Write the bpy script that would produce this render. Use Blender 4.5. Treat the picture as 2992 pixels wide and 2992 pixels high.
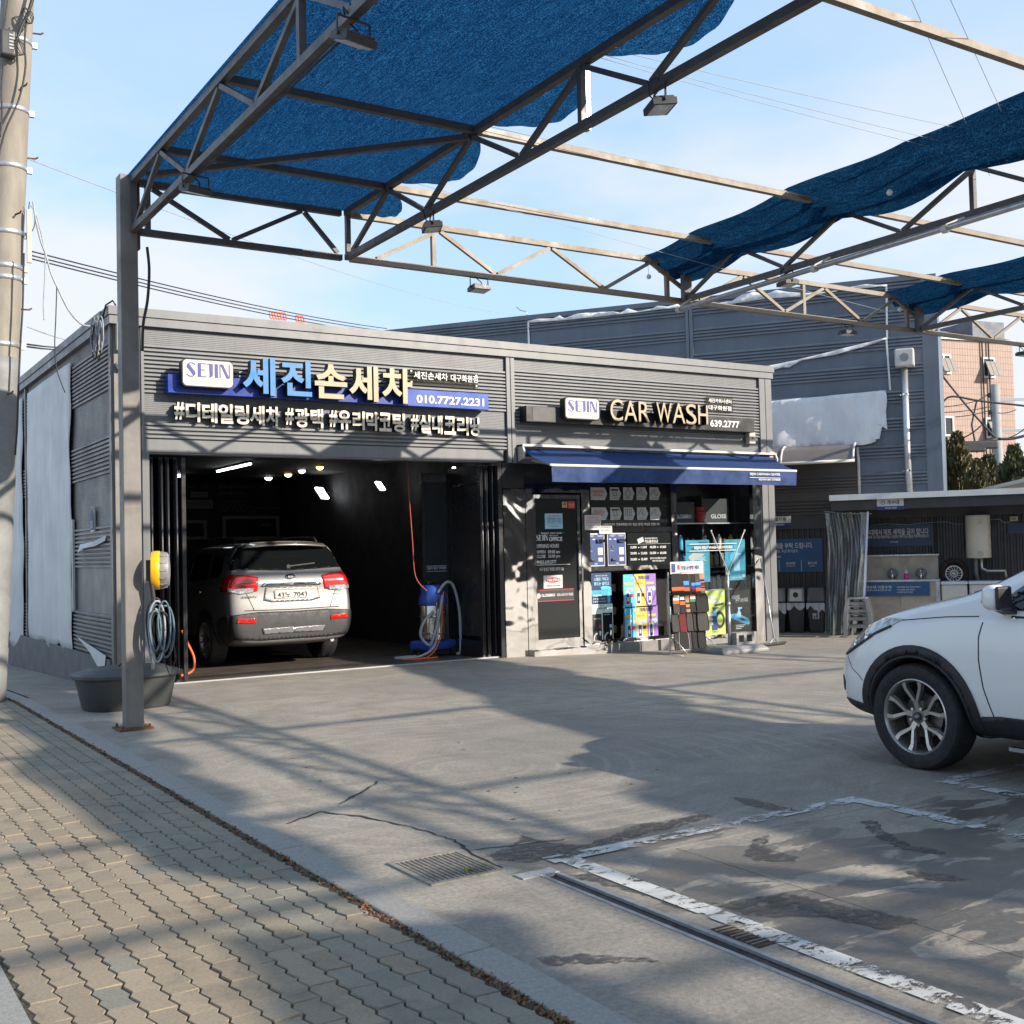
import bpy, bmesh, math, random
from mathutils import Vector, Matrix
from mathutils.bvhtree import BVHTree
from math import sin, cos, tan, pi, radians, sqrt, atan2
random.seed(7)
scene = bpy.context.scene
for o in list(bpy.data.objects): bpy.data.objects.remove(o)
COL = scene.collection

# ------------------------------------------------------------------ camera
YAW, PITCH, ROLL, FPX, EYE = radians(32.472), radians(1.973), radians(-1.387), 3326.5, 1.6
_f = Vector((sin(YAW)*cos(PITCH), cos(YAW)*cos(PITCH), sin(PITCH)))
_r0 = Vector((cos(YAW), -sin(YAW), 0)); _u0 = _r0.cross(_f)
_r = cos(ROLL)*_r0 + sin(ROLL)*_u0; _u = -sin(ROLL)*_r0 + cos(ROLL)*_u0
cd = bpy.data.cameras.new('camera'); cam = bpy.data.objects.new('camera', cd); COL.objects.link(cam)
cam.matrix_world = Matrix(((_r.x, _u.x, -_f.x, 0), (_r.y, _u.y, -_f.y, 0), (_r.z, _u.z, -_f.z, EYE), (0, 0, 0, 1)))
cd.sensor_width = 36; cd.sensor_fit = 'HORIZONTAL'; cd.lens = FPX/2992*36; cd.clip_start = .05; cd.clip_end = 3000
scene.camera = cam

# ------------------------------------------------------------------ light
SUN = Vector((.65, -1, .518)).normalized()
sl = bpy.data.lights.new('sun', 'SUN'); so = bpy.data.objects.new('sun', sl); COL.objects.link(so)
sl.energy = 3.0; sl.angle = radians(.5); sl.color = (1, .89, .75)
so.rotation_euler = (-SUN).to_track_quat('-Z', 'Y').to_euler(); so.location = (20, -30, 40)
wd = bpy.data.worlds.new('World'); scene.world = wd; wd.use_nodes = True
nt = wd.node_tree; nt.nodes.clear()
def N(t, typ, **k):
    n = t.nodes.new(typ)
    for a, b in k.items():
        if a.startswith('i_'): n.inputs[int(a[2:]) if a[2:].isdigit() else a[2:].replace('_', ' ')].default_value = b
        else: setattr(n, a, b)
    return n
def ramp(t, src, stops):
    n = t.nodes.new('ShaderNodeValToRGB'); e = n.color_ramp.elements
    while len(e) < len(stops): e.new(.5)
    for q, (p, c) in zip(e, stops):
        q.position = p; q.color = (c, c, c, 1) if isinstance(c, (int, float)) else (*c, 1)
    t.links.new(src, n.inputs[0]); return n.outputs[0]
sky = N(nt, 'ShaderNodeTexSky', sky_type='NISHITA', sun_disc=False, sun_elevation=math.asin(SUN.z),
        sun_rotation=atan2(SUN.x, SUN.y), altitude=50, air_density=1.0, dust_density=1.2, ozone_density=2.2)
tc = N(nt, 'ShaderNodeTexCoord'); mp = N(nt, 'ShaderNodeMapping'); mp.inputs['Scale'].default_value = (1, 1, 2.6)
mp.inputs['Location'].default_value = (3.3, 1.7, .2)
nt.links.new(tc.outputs['Generated'], mp.inputs[0])
nz = N(nt, 'ShaderNodeTexNoise'); nz.inputs['Scale'].default_value = 2.3; nz.inputs['Detail'].default_value = 7; nz.inputs['Roughness'].default_value = .52
nt.links.new(mp.outputs[0], nz.inputs['Vector'])
cl = ramp(nt, nz.outputs[0], [(.40, 0), (.56, 1)])
sp = N(nt, 'ShaderNodeSeparateXYZ'); nt.links.new(tc.outputs['Generated'], sp.inputs[0])
hz = ramp(nt, sp.outputs[2], [(.0, 1), (.28, .9), (.44, 0)])
mm = N(nt, 'ShaderNodeMath', operation='MULTIPLY'); nt.links.new(cl, mm.inputs[0]); nt.links.new(hz, mm.inputs[1])
m2 = N(nt, 'ShaderNodeMath', operation='MULTIPLY'); nt.links.new(mm.outputs[0], m2.inputs[0]); m2.inputs[1].default_value = .92
veil = N(nt, 'ShaderNodeMixRGB'); veil.inputs[0].default_value = .76; nt.links.new(sky.outputs[0], veil.inputs[1]); veil.inputs[2].default_value = (1.32, 1.84, 2.5, 1)      # thin high haze
mx = N(nt, 'ShaderNodeMixRGB'); nt.links.new(m2.outputs[0], mx.inputs[0]); nt.links.new(veil.outputs[0], mx.inputs[1]); mx.inputs[2].default_value = (2.35, 2.4, 2.52, 1)
bg = N(nt, 'ShaderNodeBackground'); bg.inputs[1].default_value = .15; nt.links.new(mx.outputs[0], bg.inputs[0])
ow = N(nt, 'ShaderNodeOutputWorld'); nt.links.new(bg.outputs[0], ow.inputs[0])
scene.view_settings.view_transform = 'Standard'; scene.view_settings.look = 'None'
scene.view_settings.exposure = 1.4; scene.view_settings.gamma = 1; scene.view_settings.use_curve_mapping = False

# ------------------------------------------------------------------ helpers
def ray(x, y): return _f + (x-1496)/FPX*_r - (y-1496)/FPX*_u
CAM = Vector((0, 0, EYE))
def onY(x, y, Y): d = ray(x, y); return CAM + d*(Y/d.y)            # photograph point -> point on a wall plane y = Y
def onX(x, y, X): d = ray(x, y); return CAM + d*(X/d.x)
def onZ(x, y, z=0.0): d = ray(x, y); return CAM + d*((z-EYE)/d.z)
def sm(a, b, x): t = max(0, min(1, (x-a)/(b-a))); return t*t*(3-2*t)
def gz(x, y):                                                      # fall of the ground
    if x < 3.5: return -.03*max(0, y-14.2)
    return -.1*sm(8.5, 13, x)*sm(9, 13, y)

class MB:
    def __init__(s): s.v = []; s.f = []; s.m = []
    def add(s, vs, fs, m=0):
        b = len(s.v); s.v += [tuple(p) for p in vs]
        for f in fs: s.f.append(tuple(b+i for i in f)); s.m.append(m)
        return s
    def box(s, x0, x1, y0, y1, z0, z1, m=0):
        vs = [(x, y, z) for z in (z0, z1) for y in (y0, y1) for x in (x0, x1)]
        return s.add(vs, [(0, 2, 3, 1), (4, 5, 7, 6), (0, 1, 5, 4), (2, 6, 7, 3), (0, 4, 6, 2), (1, 3, 7, 5)], m)
    def bar(s, p, q, w, h, up=(0, 0, 1), m=0):
        p = Vector(p); q = Vector(q); d = (q-p).normalized(); up = Vector(up)
        sd = d.cross(up)
        if sd.length < 1e-4: sd = d.cross(Vector((1, 0, 0)))
        sd.normalize(); up = sd.cross(d).normalized()
        vs = [e + a*sd*w/2 + b*up*h/2 for e in (p, q) for a, b in ((-1, -1), (1, -1), (1, 1), (-1, 1))]
        return s.add(vs, [(0, 1, 2, 3), (7, 6, 5, 4), (0, 4, 5, 1), (1, 5, 6, 2), (2, 6, 7, 3), (3, 7, 4, 0)], m)
    def tube(s, path, r, n=8, m=0, cap=True):
        path = [Vector(p) for p in path]; k = len(path); rs = r if isinstance(r, (list, tuple)) else [r]*k
        vs = []; prev = None
        for i, p in enumerate(path):
            d = (path[min(i+1, k-1)]-path[max(i-1, 0)])
            d = d.normalized() if d.length > 1e-9 else Vector((0, 0, 1))
            if prev is None:
                a = d.cross(Vector((0, 0, 1)))
                if a.length < .05: a = d.cross(Vector((1, 0, 0)))
            else:
                a = prev - d*prev.dot(d)
                if a.length < 1e-6: a = d.cross(Vector((1, 0, 0)))
            a.normalize(); b = d.cross(a); prev = a
            vs += [p + rs[i]*(cos(2*pi*j/n)*a + sin(2*pi*j/n)*b) for j in range(n)]
        fs = [(i*n+j, i*n+(j+1) % n, (i+1)*n+(j+1) % n, (i+1)*n+j) for i in range(k-1) for j in range(n)]
        if cap: fs += [tuple(range(n-1, -1, -1)), tuple((k-1)*n+j for j in range(n))]
        return s.add(vs, fs, m)
    def lathe(s, prof, n=24, c=(0, 0, 0), axis='z', m=0, cap=True):
        vs = []
        for r, h in prof:
            for j in range(n):
                a = 2*pi*j/n; x, y = r*cos(a), r*sin(a)
                p = {'z': (x, y, h), 'x': (h, x, y), 'y': (x, -h if False else h, y)}[axis]
                vs.append((p[0]+c[0], p[1]+c[1], p[2]+c[2]))
        k = len(prof)
        fs = [(i*n+j, i*n+(j+1) % n, (i+1)*n+(j+1) % n, (i+1)*n+j) for i in range(k-1) for j in range(n)]
        if cap: fs += [tuple(range(n-1, -1, -1)), tuple((k-1)*n+j for j in range(n))]
        return s.add(vs, fs, m)
    def prism(s, poly, off, m=0, m2=None):
        n = len(poly); off = Vector(off); a = [Vector(p) for p in poly]; b = [p+off for p in a]
        s.add(a+b, [tuple(range(n-1, -1, -1)), tuple(range(n, 2*n))], m)
        s.add(a+b, [(i, (i+1) % n, n+(i+1) % n, n+i) for i in range(n)], m if m2 is None else m2)
        return s
    def grid(s, fn, nu, nv, m=0):
        vs = [fn(i/nu, j/nv) for j in range(nv+1) for i in range(nu+1)]
        return s.add(vs, [(j*(nu+1)+i, j*(nu+1)+i+1, (j+1)*(nu+1)+i+1, (j+1)*(nu+1)+i) for j in range(nv) for i in range(nu)], m)
    def mesh(s, name, mats, smooth=False, fix=True):
        me = bpy.data.meshes.new(name); me.from_pydata(s.v, [], s.f)
        for mt in (mats if isinstance(mats, (list, tuple)) else [mats]): me.materials.append(mt)
        me.polygons.foreach_set('material_index', s.m)
        if fix:
            bm = bmesh.new(); bm.from_mesh(me); bmesh.ops.recalc_face_normals(bm, faces=bm.faces); bm.to_mesh(me); bm.free()
        if smooth:
            me.polygons.foreach_set('use_smooth', [True]*len(me.polygons))
            if smooth != True: me.set_sharp_from_angle(angle=radians(smooth))
        me.update(); return me
    def build(s, name, mats, parent=None, smooth=False, loc=None, fix=True):
        return link(name, s.mesh(name, mats, smooth, fix), parent, loc)
def link(name, me, parent=None, loc=None):
    o = bpy.data.objects.new(name, me); COL.objects.link(o)
    if parent is not None: o.parent = parent
    if loc is not None: o.location = loc
    return o
def tag(o, label=None, cat=None, group=None, kind=None):
    if label: o['label'] = label
    if cat: o['category'] = cat
    if group: o['group'] = group
    if kind: o['kind'] = kind
    return o
def thing(name, label, cat, loc=(0, 0, 0), rz=0, group=None):
    o = bpy.data.objects.new(name, None); COL.objects.link(o); o.location = loc; o.rotation_euler = (0, 0, rz); o.empty_display_size = .1
    return tag(o, label, cat, group)
def bevel(o, w=.01, seg=2):
    m = o.modifiers.new('bevel', 'BEVEL'); m.width = w; m.segments = seg; m.limit_method = 'ANGLE'; return o
def copy_tree(o, parent=None):
    c = o.copy(); COL.objects.link(c)
    if parent is not None: c.parent = parent
    for ch in list(o.children): copy_tree(ch, c)
    return c

# ------------------------------------------------------------------ materials
def principled(t, col, rough, metal=0):
    b = t.nodes.new('ShaderNodeBsdfPrincipled'); b.inputs['Base Color'].default_value = (*col, 1)
    b.inputs['Roughness'].default_value = rough; b.inputs['Metallic'].default_value = metal; return b
def mat(name, col, rough=.6, metal=0, var=.12, scale=6, col2=None, bump=0, bscale=60, spec=None, coat=0, emit=None, estr=0, stretch=None, rvar=.1):
    m = bpy.data.materials.new(name); m.use_nodes = True; t = m.node_tree; t.nodes.clear()
    b = principled(t, col, rough, metal); o = t.nodes.new('ShaderNodeOutputMaterial'); t.links.new(b.outputs[0], o.inputs[0])
    tc = t.nodes.new('ShaderNodeTexCoord'); v = tc.outputs['Object']
    if stretch:
        mp = t.nodes.new('ShaderNodeMapping'); mp.inputs['Scale'].default_value = stretch; t.links.new(v, mp.inputs[0]); v = mp.outputs[0]
    n = N(t, 'ShaderNodeTexNoise'); n.inputs['Scale'].default_value = scale; n.inputs['Detail'].default_value = 6; n.inputs['Roughness'].default_value = .62
    t.links.new(v, n.inputs['Vector'])
    c2 = col2 or tuple(max(0, x*(1-2.2*var)) for x in col); c1 = col if col2 else tuple(min(1, x*(1+.8*var)) for x in col)
    r = ramp(t, n.outputs[0], [(.3, c2), (.68, c1)]); t.links.new(r, b.inputs['Base Color'])
    if rvar:
        rr = ramp(t, n.outputs[0], [(.3, min(1, rough+rvar)), (.7, max(0, rough-rvar))]); t.links.new(rr, b.inputs['Roughness'])
    if bump:
        n2 = N(t, 'ShaderNodeTexNoise'); n2.inputs['Scale'].default_value = bscale; n2.inputs['Detail'].default_value = 4; t.links.new(v, n2.inputs['Vector'])
        bp = t.nodes.new('ShaderNodeBump'); bp.inputs['Strength'].default_value = bump; bp.inputs['Distance'].default_value = .02
        t.links.new(n2.outputs[0], bp.inputs['Height']); t.links.new(bp.outputs[0], b.inputs['Normal'])
    if spec is not None: b.inputs['Specular IOR Level'].default_value = spec
    if coat: b.inputs['Coat Weight'].default_value = coat; b.inputs['Coat Roughness'].default_value = .04
    if emit: b.inputs['Emission Color'].default_value = (*emit, 1); b.inputs['Emission Strength'].default_value = estr
    return m
def glass_mat(name, tint=(.5, .55, .58), thru=.6, rough=.02):
    m = bpy.data.materials.new(name); m.use_nodes = True; t = m.node_tree; t.nodes.clear()
    tr = t.nodes.new('ShaderNodeBsdfTransparent'); tr.inputs[0].default_value = (*[c*thru for c in tint], 1)
    gl = t.nodes.new('ShaderNodeBsdfGlossy'); gl.inputs['Roughness'].default_value = rough; gl.inputs[0].default_value = (1, 1, 1, 1)
    fr = t.nodes.new('ShaderNodeFresnel'); fr.inputs[0].default_value = 1.5
    mi = t.nodes.new('ShaderNodeMixShader'); o = t.nodes.new('ShaderNodeOutputMaterial')
    ge = t.nodes.new('ShaderNodeNewGeometry'); iv = t.nodes.new('ShaderNodeMath'); iv.operation = 'SUBTRACT'; iv.inputs[0].default_value = 1; t.links.new(ge.outputs['Backfacing'], iv.inputs[1]); ml = t.nodes.new('ShaderNodeMath'); ml.operation = 'MULTIPLY'; t.links.new(fr.outputs[0], ml.inputs[0]); t.links.new(iv.outputs[0], ml.inputs[1])      # reflect at the outer face only
    t.links.new(ml.outputs[0], mi.inputs[0]); t.links.new(tr.outputs[0], mi.inputs[1]); t.links.new(gl.outputs[0], mi.inputs[2]); t.links.new(mi.outputs[0], o.inputs[0])
    return m
def streaks(m, amt=.35, scale=5):
    t = m.node_tree; b = next(n for n in t.nodes if n.type == 'BSDF_PRINCIPLED'); src = b.inputs['Base Color'].links[0].from_socket
    tc = t.nodes.new('ShaderNodeTexCoord'); mp = t.nodes.new('ShaderNodeMapping'); mp.inputs['Scale'].default_value = (1, 1, .07); t.links.new(tc.outputs['Object'], mp.inputs[0])
    n = N(t, 'ShaderNodeTexNoise'); n.inputs['Scale'].default_value = scale; n.inputs['Detail'].default_value = 8; n.inputs['Roughness'].default_value = .7; t.links.new(mp.outputs[0], n.inputs['Vector'])
    mx_ = t.nodes.new('ShaderNodeMixRGB'); mx_.blend_type = 'MULTIPLY'; mx_.inputs[0].default_value = amt; t.links.new(src, mx_.inputs[1]); t.links.new(ramp(t, n.outputs[0], [(.35, .45), (.62, 1.0)]), mx_.inputs[2]); t.links.new(mx_.outputs[0], b.inputs['Base Color']); return m
M = {}
M['clad'] = mat('grey_cladding', (.158, .167, .178), .42, .0, .035, 2.5, bump=.04, bscale=9)
M['clad_trim'] = mat('grey_trim', (.152, .159, .168), .4, 0, .05, 3)
M['clad_side'] = mat('side_cladding', (.195, .192, .190), .45, 0, .08, 2.2, bump=.04, bscale=9)
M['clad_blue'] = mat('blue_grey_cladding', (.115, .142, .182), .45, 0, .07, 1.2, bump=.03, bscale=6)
M['clad_shaded'] = mat('shade_tinted_cladding', (.075, .066, .063), .5, 0, .08, 2)  # blue-grey cladding again, with the smoked canopy's brownish shade put into its colour
M['dark_clad'] = mat('charcoal_cladding', (.042, .042, .047), .5, 0, .1, 3)
M['black'] = mat('black_paint', (.012, .012, .014), .35, 0, .1, 4)
M['black_matte'] = mat('black_wall', (.013, .013, .015), .8, 0, .15, 3)
M['door_black'] = mat('black_door_metal', (.018, .018, .021), .32, .0, .1, 5)
M['steel_frame'] = mat('canopy_steel', (.085, .083, .083), .5, .0, .12, 7, bump=.05, bscale=40)
M['column'] = mat('column_paint', (.185, .174, .160), .5, 0, .12, 3.2, bump=.05, bscale=30)
M['purlin'] = mat('rust_touched_steel', (.19, .172, .145), .55, 0, .1, 5, col2=(.19, .135, .08), bump=.05, bscale=40)
M['rust'] = mat('rust', (.17, .07, .03), .85, 0, .3, 25, bump=.3, bscale=60)
M['zinc'] = mat('galvanised_steel', (.50, .51, .52), .38, .75, .1, 14)
M['chrome'] = mat('chrome', (.80, .80, .80), .09, 1, .03, 3, rvar=.03)
M['white_plastic'] = mat('white_plastic', (.52, .51, .485), .45, 0, .06, 5)
M['cream_plastic'] = mat('cream_plastic', (.46, .42, .33), .45, 0, .06, 4)
M['grey_plastic'] = mat('grey_plastic', (.22, .22, .22), .5, 0, .08, 6)
M['dark_plastic'] = mat('dark_plastic', (.035, .035, .038), .5, 0, .12, 8)
M['rubber'] = mat('rubber', (.016, .016, .017), .75, 0, .15, 20, bump=.1, bscale=90)
M['white'] = mat('white_print', (.60, .60, .60), .5, 0, .02, 5, rvar=0)
M['print_grey'] = mat('grey_print', (.42, .44, .46), .5, 0, .03, 5, rvar=0)
M['print_black'] = mat('black_print', (.02, .02, .025), .5, 0, .03, 5, rvar=0)
M['print_red'] = mat('red_print', (.55, .03, .04), .45, 0, .03, 5, rvar=0)
M['print_yellow'] = mat('yellow_print', (.70, .47, .05), .5, 0, .03, 5, rvar=0)
M['print_cyan'] = mat('cyan_print', (.08, .45, .72), .5, 0, .03, 5, rvar=0)
M['print_purple'] = mat('purple_print', (.26, .14, .45), .5, 0, .03, 5, rvar=0)
M['print_green'] = mat('green_print', (.38, .52, .10), .5, 0, .04, 3, rvar=0)
M['print_mint'] = mat('mint_print', (.55, .72, .66), .5, 0, .04, 3, rvar=0)
M['print_blue'] = mat('blue_print', (.012, .042, .18), .5, 0, .04, 3, rvar=0)
M['print_teal'] = mat('teal_print', (.05, .36, .52), .5, 0, .2, 4, rvar=0)
M['print_navy'] = mat('navy_print', (.012, .045, .13), .4, 0, .12, 1.5, rvar=0)
M['paper_blue'] = mat('pale_blue_paper', (.32, .55, .70), .6, 0, .04, 6, rvar=0)
M['paper'] = mat('white_paper', (.56, .55, .53), .7, 0, .04, 6, rvar=0)
M['sign_blue'] = mat('sign_blue', (.008, .034, .25), .32, 0, .06, 2)
M['letter_blue'] = mat('letter_blue', (.014, .165, .42), .35, 0, .03, 3)
M['letter_gold'] = mat('letter_gold', (.37, .30, .185), .4, 0, .03, 3)
M['plate_white'] = mat('plate_white', (.52, .50, .45), .4, 0, .03, 2)
M['letter_steel'] = mat('letter_steel', (.62, .56, .46), .30, .35, .06, 4)
M['logo_blue'] = mat('logo_blue', (.030, .030, .22), .4, 0, .03, 3)
M['gold_print'] = mat('gold_print', (.55, .47, .34), .4, 0, .03, 3)
M['awning'] = mat('awning_cloth', (.004, .030, .125), .75, 0, .12, 5, bump=.08, bscale=160)
M['vinyl'] = mat('white_vinyl', (.60, .60, .60), .5, 0, .04, 1.6, bump=.12, bscale=3)
M['banner'] = mat('white_banner', (.74, .75, .78), .55, 0, .06, 1.4, bump=.3, bscale=2.6)
M['rag'] = mat('torn_cloth', (.70, .71, .72), .6, 0, .08, 4, bump=.2, bscale=12)
M['granite'] = mat('granite', (.30, .288, .262), .7, 0, .16, 60, col2=(.215, .207, .192), bump=.15, bscale=120)
M['soil'] = mat('joint_soil', (.075, .062, .047), .95, 0, .3, 30, bump=.5, bscale=60)
M['floor_in'] = mat('garage_floor', (.10, .085, .07), .45, 0, .25, 2.2, bump=.05, bscale=30)
M['pole'] = mat('pole_concrete', (.27, .245, .205), .85, 0, .1, 5, bump=.12, bscale=45, stretch=(1, 1, .35))
M['pole_wrap'] = mat('pole_wrap', (.20, .205, .20), .6, 0, .12, 3, bump=.25, bscale=18)
M['cable'] = mat('cable_black', (.02, .02, .022), .6, 0, .1, 8)
M['cable_grey'] = mat('cable_grey', (.32, .34, .36), .55, 0, .1, 8)
M['cable_blue'] = mat('hose_bluegrey', (.10, .16, .19), .5, 0, .2, 8)
M['orange'] = mat('orange_rubber', (.75, .12, .03), .5, 0, .08, 8)
M['red_cord'] = mat('red_cord', (.38, .06, .05), .6, 0, .1, 8)
M['yellow'] = mat('yellow_plastic', (.85, .42, .01), .4, 0, .05, 8)
M['tub'] = mat('tub_plastic', (.048, .054, .054), .5, 0, .14, 5)
M['blue_plastic'] = mat('blue_plastic', (.02, .07, .33), .35, 0, .06, 5)
M['lamp_white'] = mat('lamp_white', (.9, .9, .9), .4, 0, 0, 5, emit=(.93, .97, 1), estr=4.5, rvar=0)
M['lamp_warm'] = mat('lamp_warm', (.9, .6, .3), .4, 0, 0, 5, emit=(1, .58, .16), estr=4, rvar=0)
M['flood_glass'] = mat('flood_glass', (.55, .57, .56), .25, 0, .2, 14)
M['tile_white'] = mat('sink_panel', (.42, .36, .29), .5, 0, .12, 4)
M['pink_soap'] = mat('pink_soap', (.65, .05, .32), .25, 0, .03, 5)
M['enamel'] = mat('cream_enamel', (.60, .575, .50), .3, 0, .05, 2)
M['cinder'] = mat('cinder_block', (.30, .29, .28), .9, 0, .2, 30, bump=.4, bscale=70)
M['leaf_dry'] = mat('dry_leaf', (.20, .085, .03), .8, 0, .3, 20)
M['leaf_green'] = mat('weed_green', (.10, .14, .03), .7, 0, .3, 20)
M['conifer'] = mat('conifer_green', (.085, .105, .045), .8, 0, .3, 3)
M['conifer_b'] = mat('conifer_brown', (.21, .165, .075), .85, 0, .3, 3)
M['bark'] = mat('bark', (.08, .055, .04), .9, 0, .2, 20, bump=.4)
M['shelf'] = mat('shelf_black', (.018, .018, .02), .5, 0, .1, 6)
M['shop_floor'] = mat('shop_floor', (.20, .19, .18), .4, 0, .1, 4)
M['amber'] = mat('amber_strip', (.45, .32, .12), .4, 0, .1, 4)
M['brown_roof'] = mat('brown_roof', (.16, .10, .085), .8, 0, .15, 3)
M['white_sheet'] = mat('white_roof_edge', (.66, .68, .68), .45, 0, .06, 3)
M['grey_roof'] = mat('grey_roof', (.42, .43, .42), .6, 0, .05, 1)
M['red_plastic'] = mat('red_plastic', (.5, .03, .03), .35, 0, .05, 5)
M['box_card'] = mat('cardboard', (.42, .28, .15), .8, 0, .08, 8)
M['pane_dark'] = mat('dark_pane', (.02, .024, .027), .06, 0, .05, 3, spec=.6, rvar=0)
M['film'] = mat('black_window_film', (.011, .014, .015), .14, 0, .08, 2, rvar=0)
M['pane_shop'] = glass_mat('shop_glass', (.92, .95, .96), .95)
M['poly'] = mat('smoked_polycarbonate', (.15, .13, .125), .25, 0, .06, 2)
for k_, a_ in (('clad', .30), ('clad_trim', .28), ('clad_side', .35), ('clad_blue', .22), ('column', .35), ('steel_frame', .3), ('vinyl', .22), ('banner', .15), ('pole', .3), ('dark_clad', .3)): streaks(M[k_], a_)
def newmat(name):
    m = bpy.data.materials.new(name); m.use_nodes = True; t = m.node_tree; t.nodes.clear()
    o = t.nodes.new('ShaderNodeOutputMaterial'); return m, t, o
def math_(t, op, a, b=None, clamp=False):
    n = t.nodes.new('ShaderNodeMath'); n.operation = op; n.use_clamp = clamp
    for i, x in enumerate((a, b)):
        if x is None: continue
        if isinstance(x, (int, float)): n.inputs[i].default_value = x
        else: t.links.new(x, n.inputs[i])
    return n.outputs[0]
def noise(t, v, scale, detail=5, rough=.6, dist=0):
    n = N(t, 'ShaderNodeTexNoise'); n.inputs['Scale'].default_value = scale; n.inputs['Detail'].default_value = detail
    n.inputs['Roughness'].default_value = rough; n.inputs['Distortion'].default_value = dist; t.links.new(v, n.inputs['Vector']); return n.outputs[0]
def mixc(t, f, a, b, typ='MIX'):
    n = t.nodes.new('ShaderNodeMixRGB'); n.blend_type = typ
    for i, x in enumerate((f, a, b)):
        if isinstance(x, (int, float)): n.inputs[i].default_value = x
        elif isinstance(x, tuple): n.inputs[i].default_value = (*x, 1)
        else: t.links.new(x, n.inputs[i])
    return n.outputs[0]
def mapped(t, scale=(1, 1, 1), loc=(0, 0, 0), rot=(0, 0, 0), src='Object'):
    tc = t.nodes.new('ShaderNodeTexCoord'); mp = t.nodes.new('ShaderNodeMapping')
    mp.inputs['Scale'].default_value = scale; mp.inputs['Location'].default_value = loc; mp.inputs['Rotation'].default_value = rot
    t.links.new(tc.outputs[src], mp.inputs[0]); return mp.outputs[0]

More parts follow.
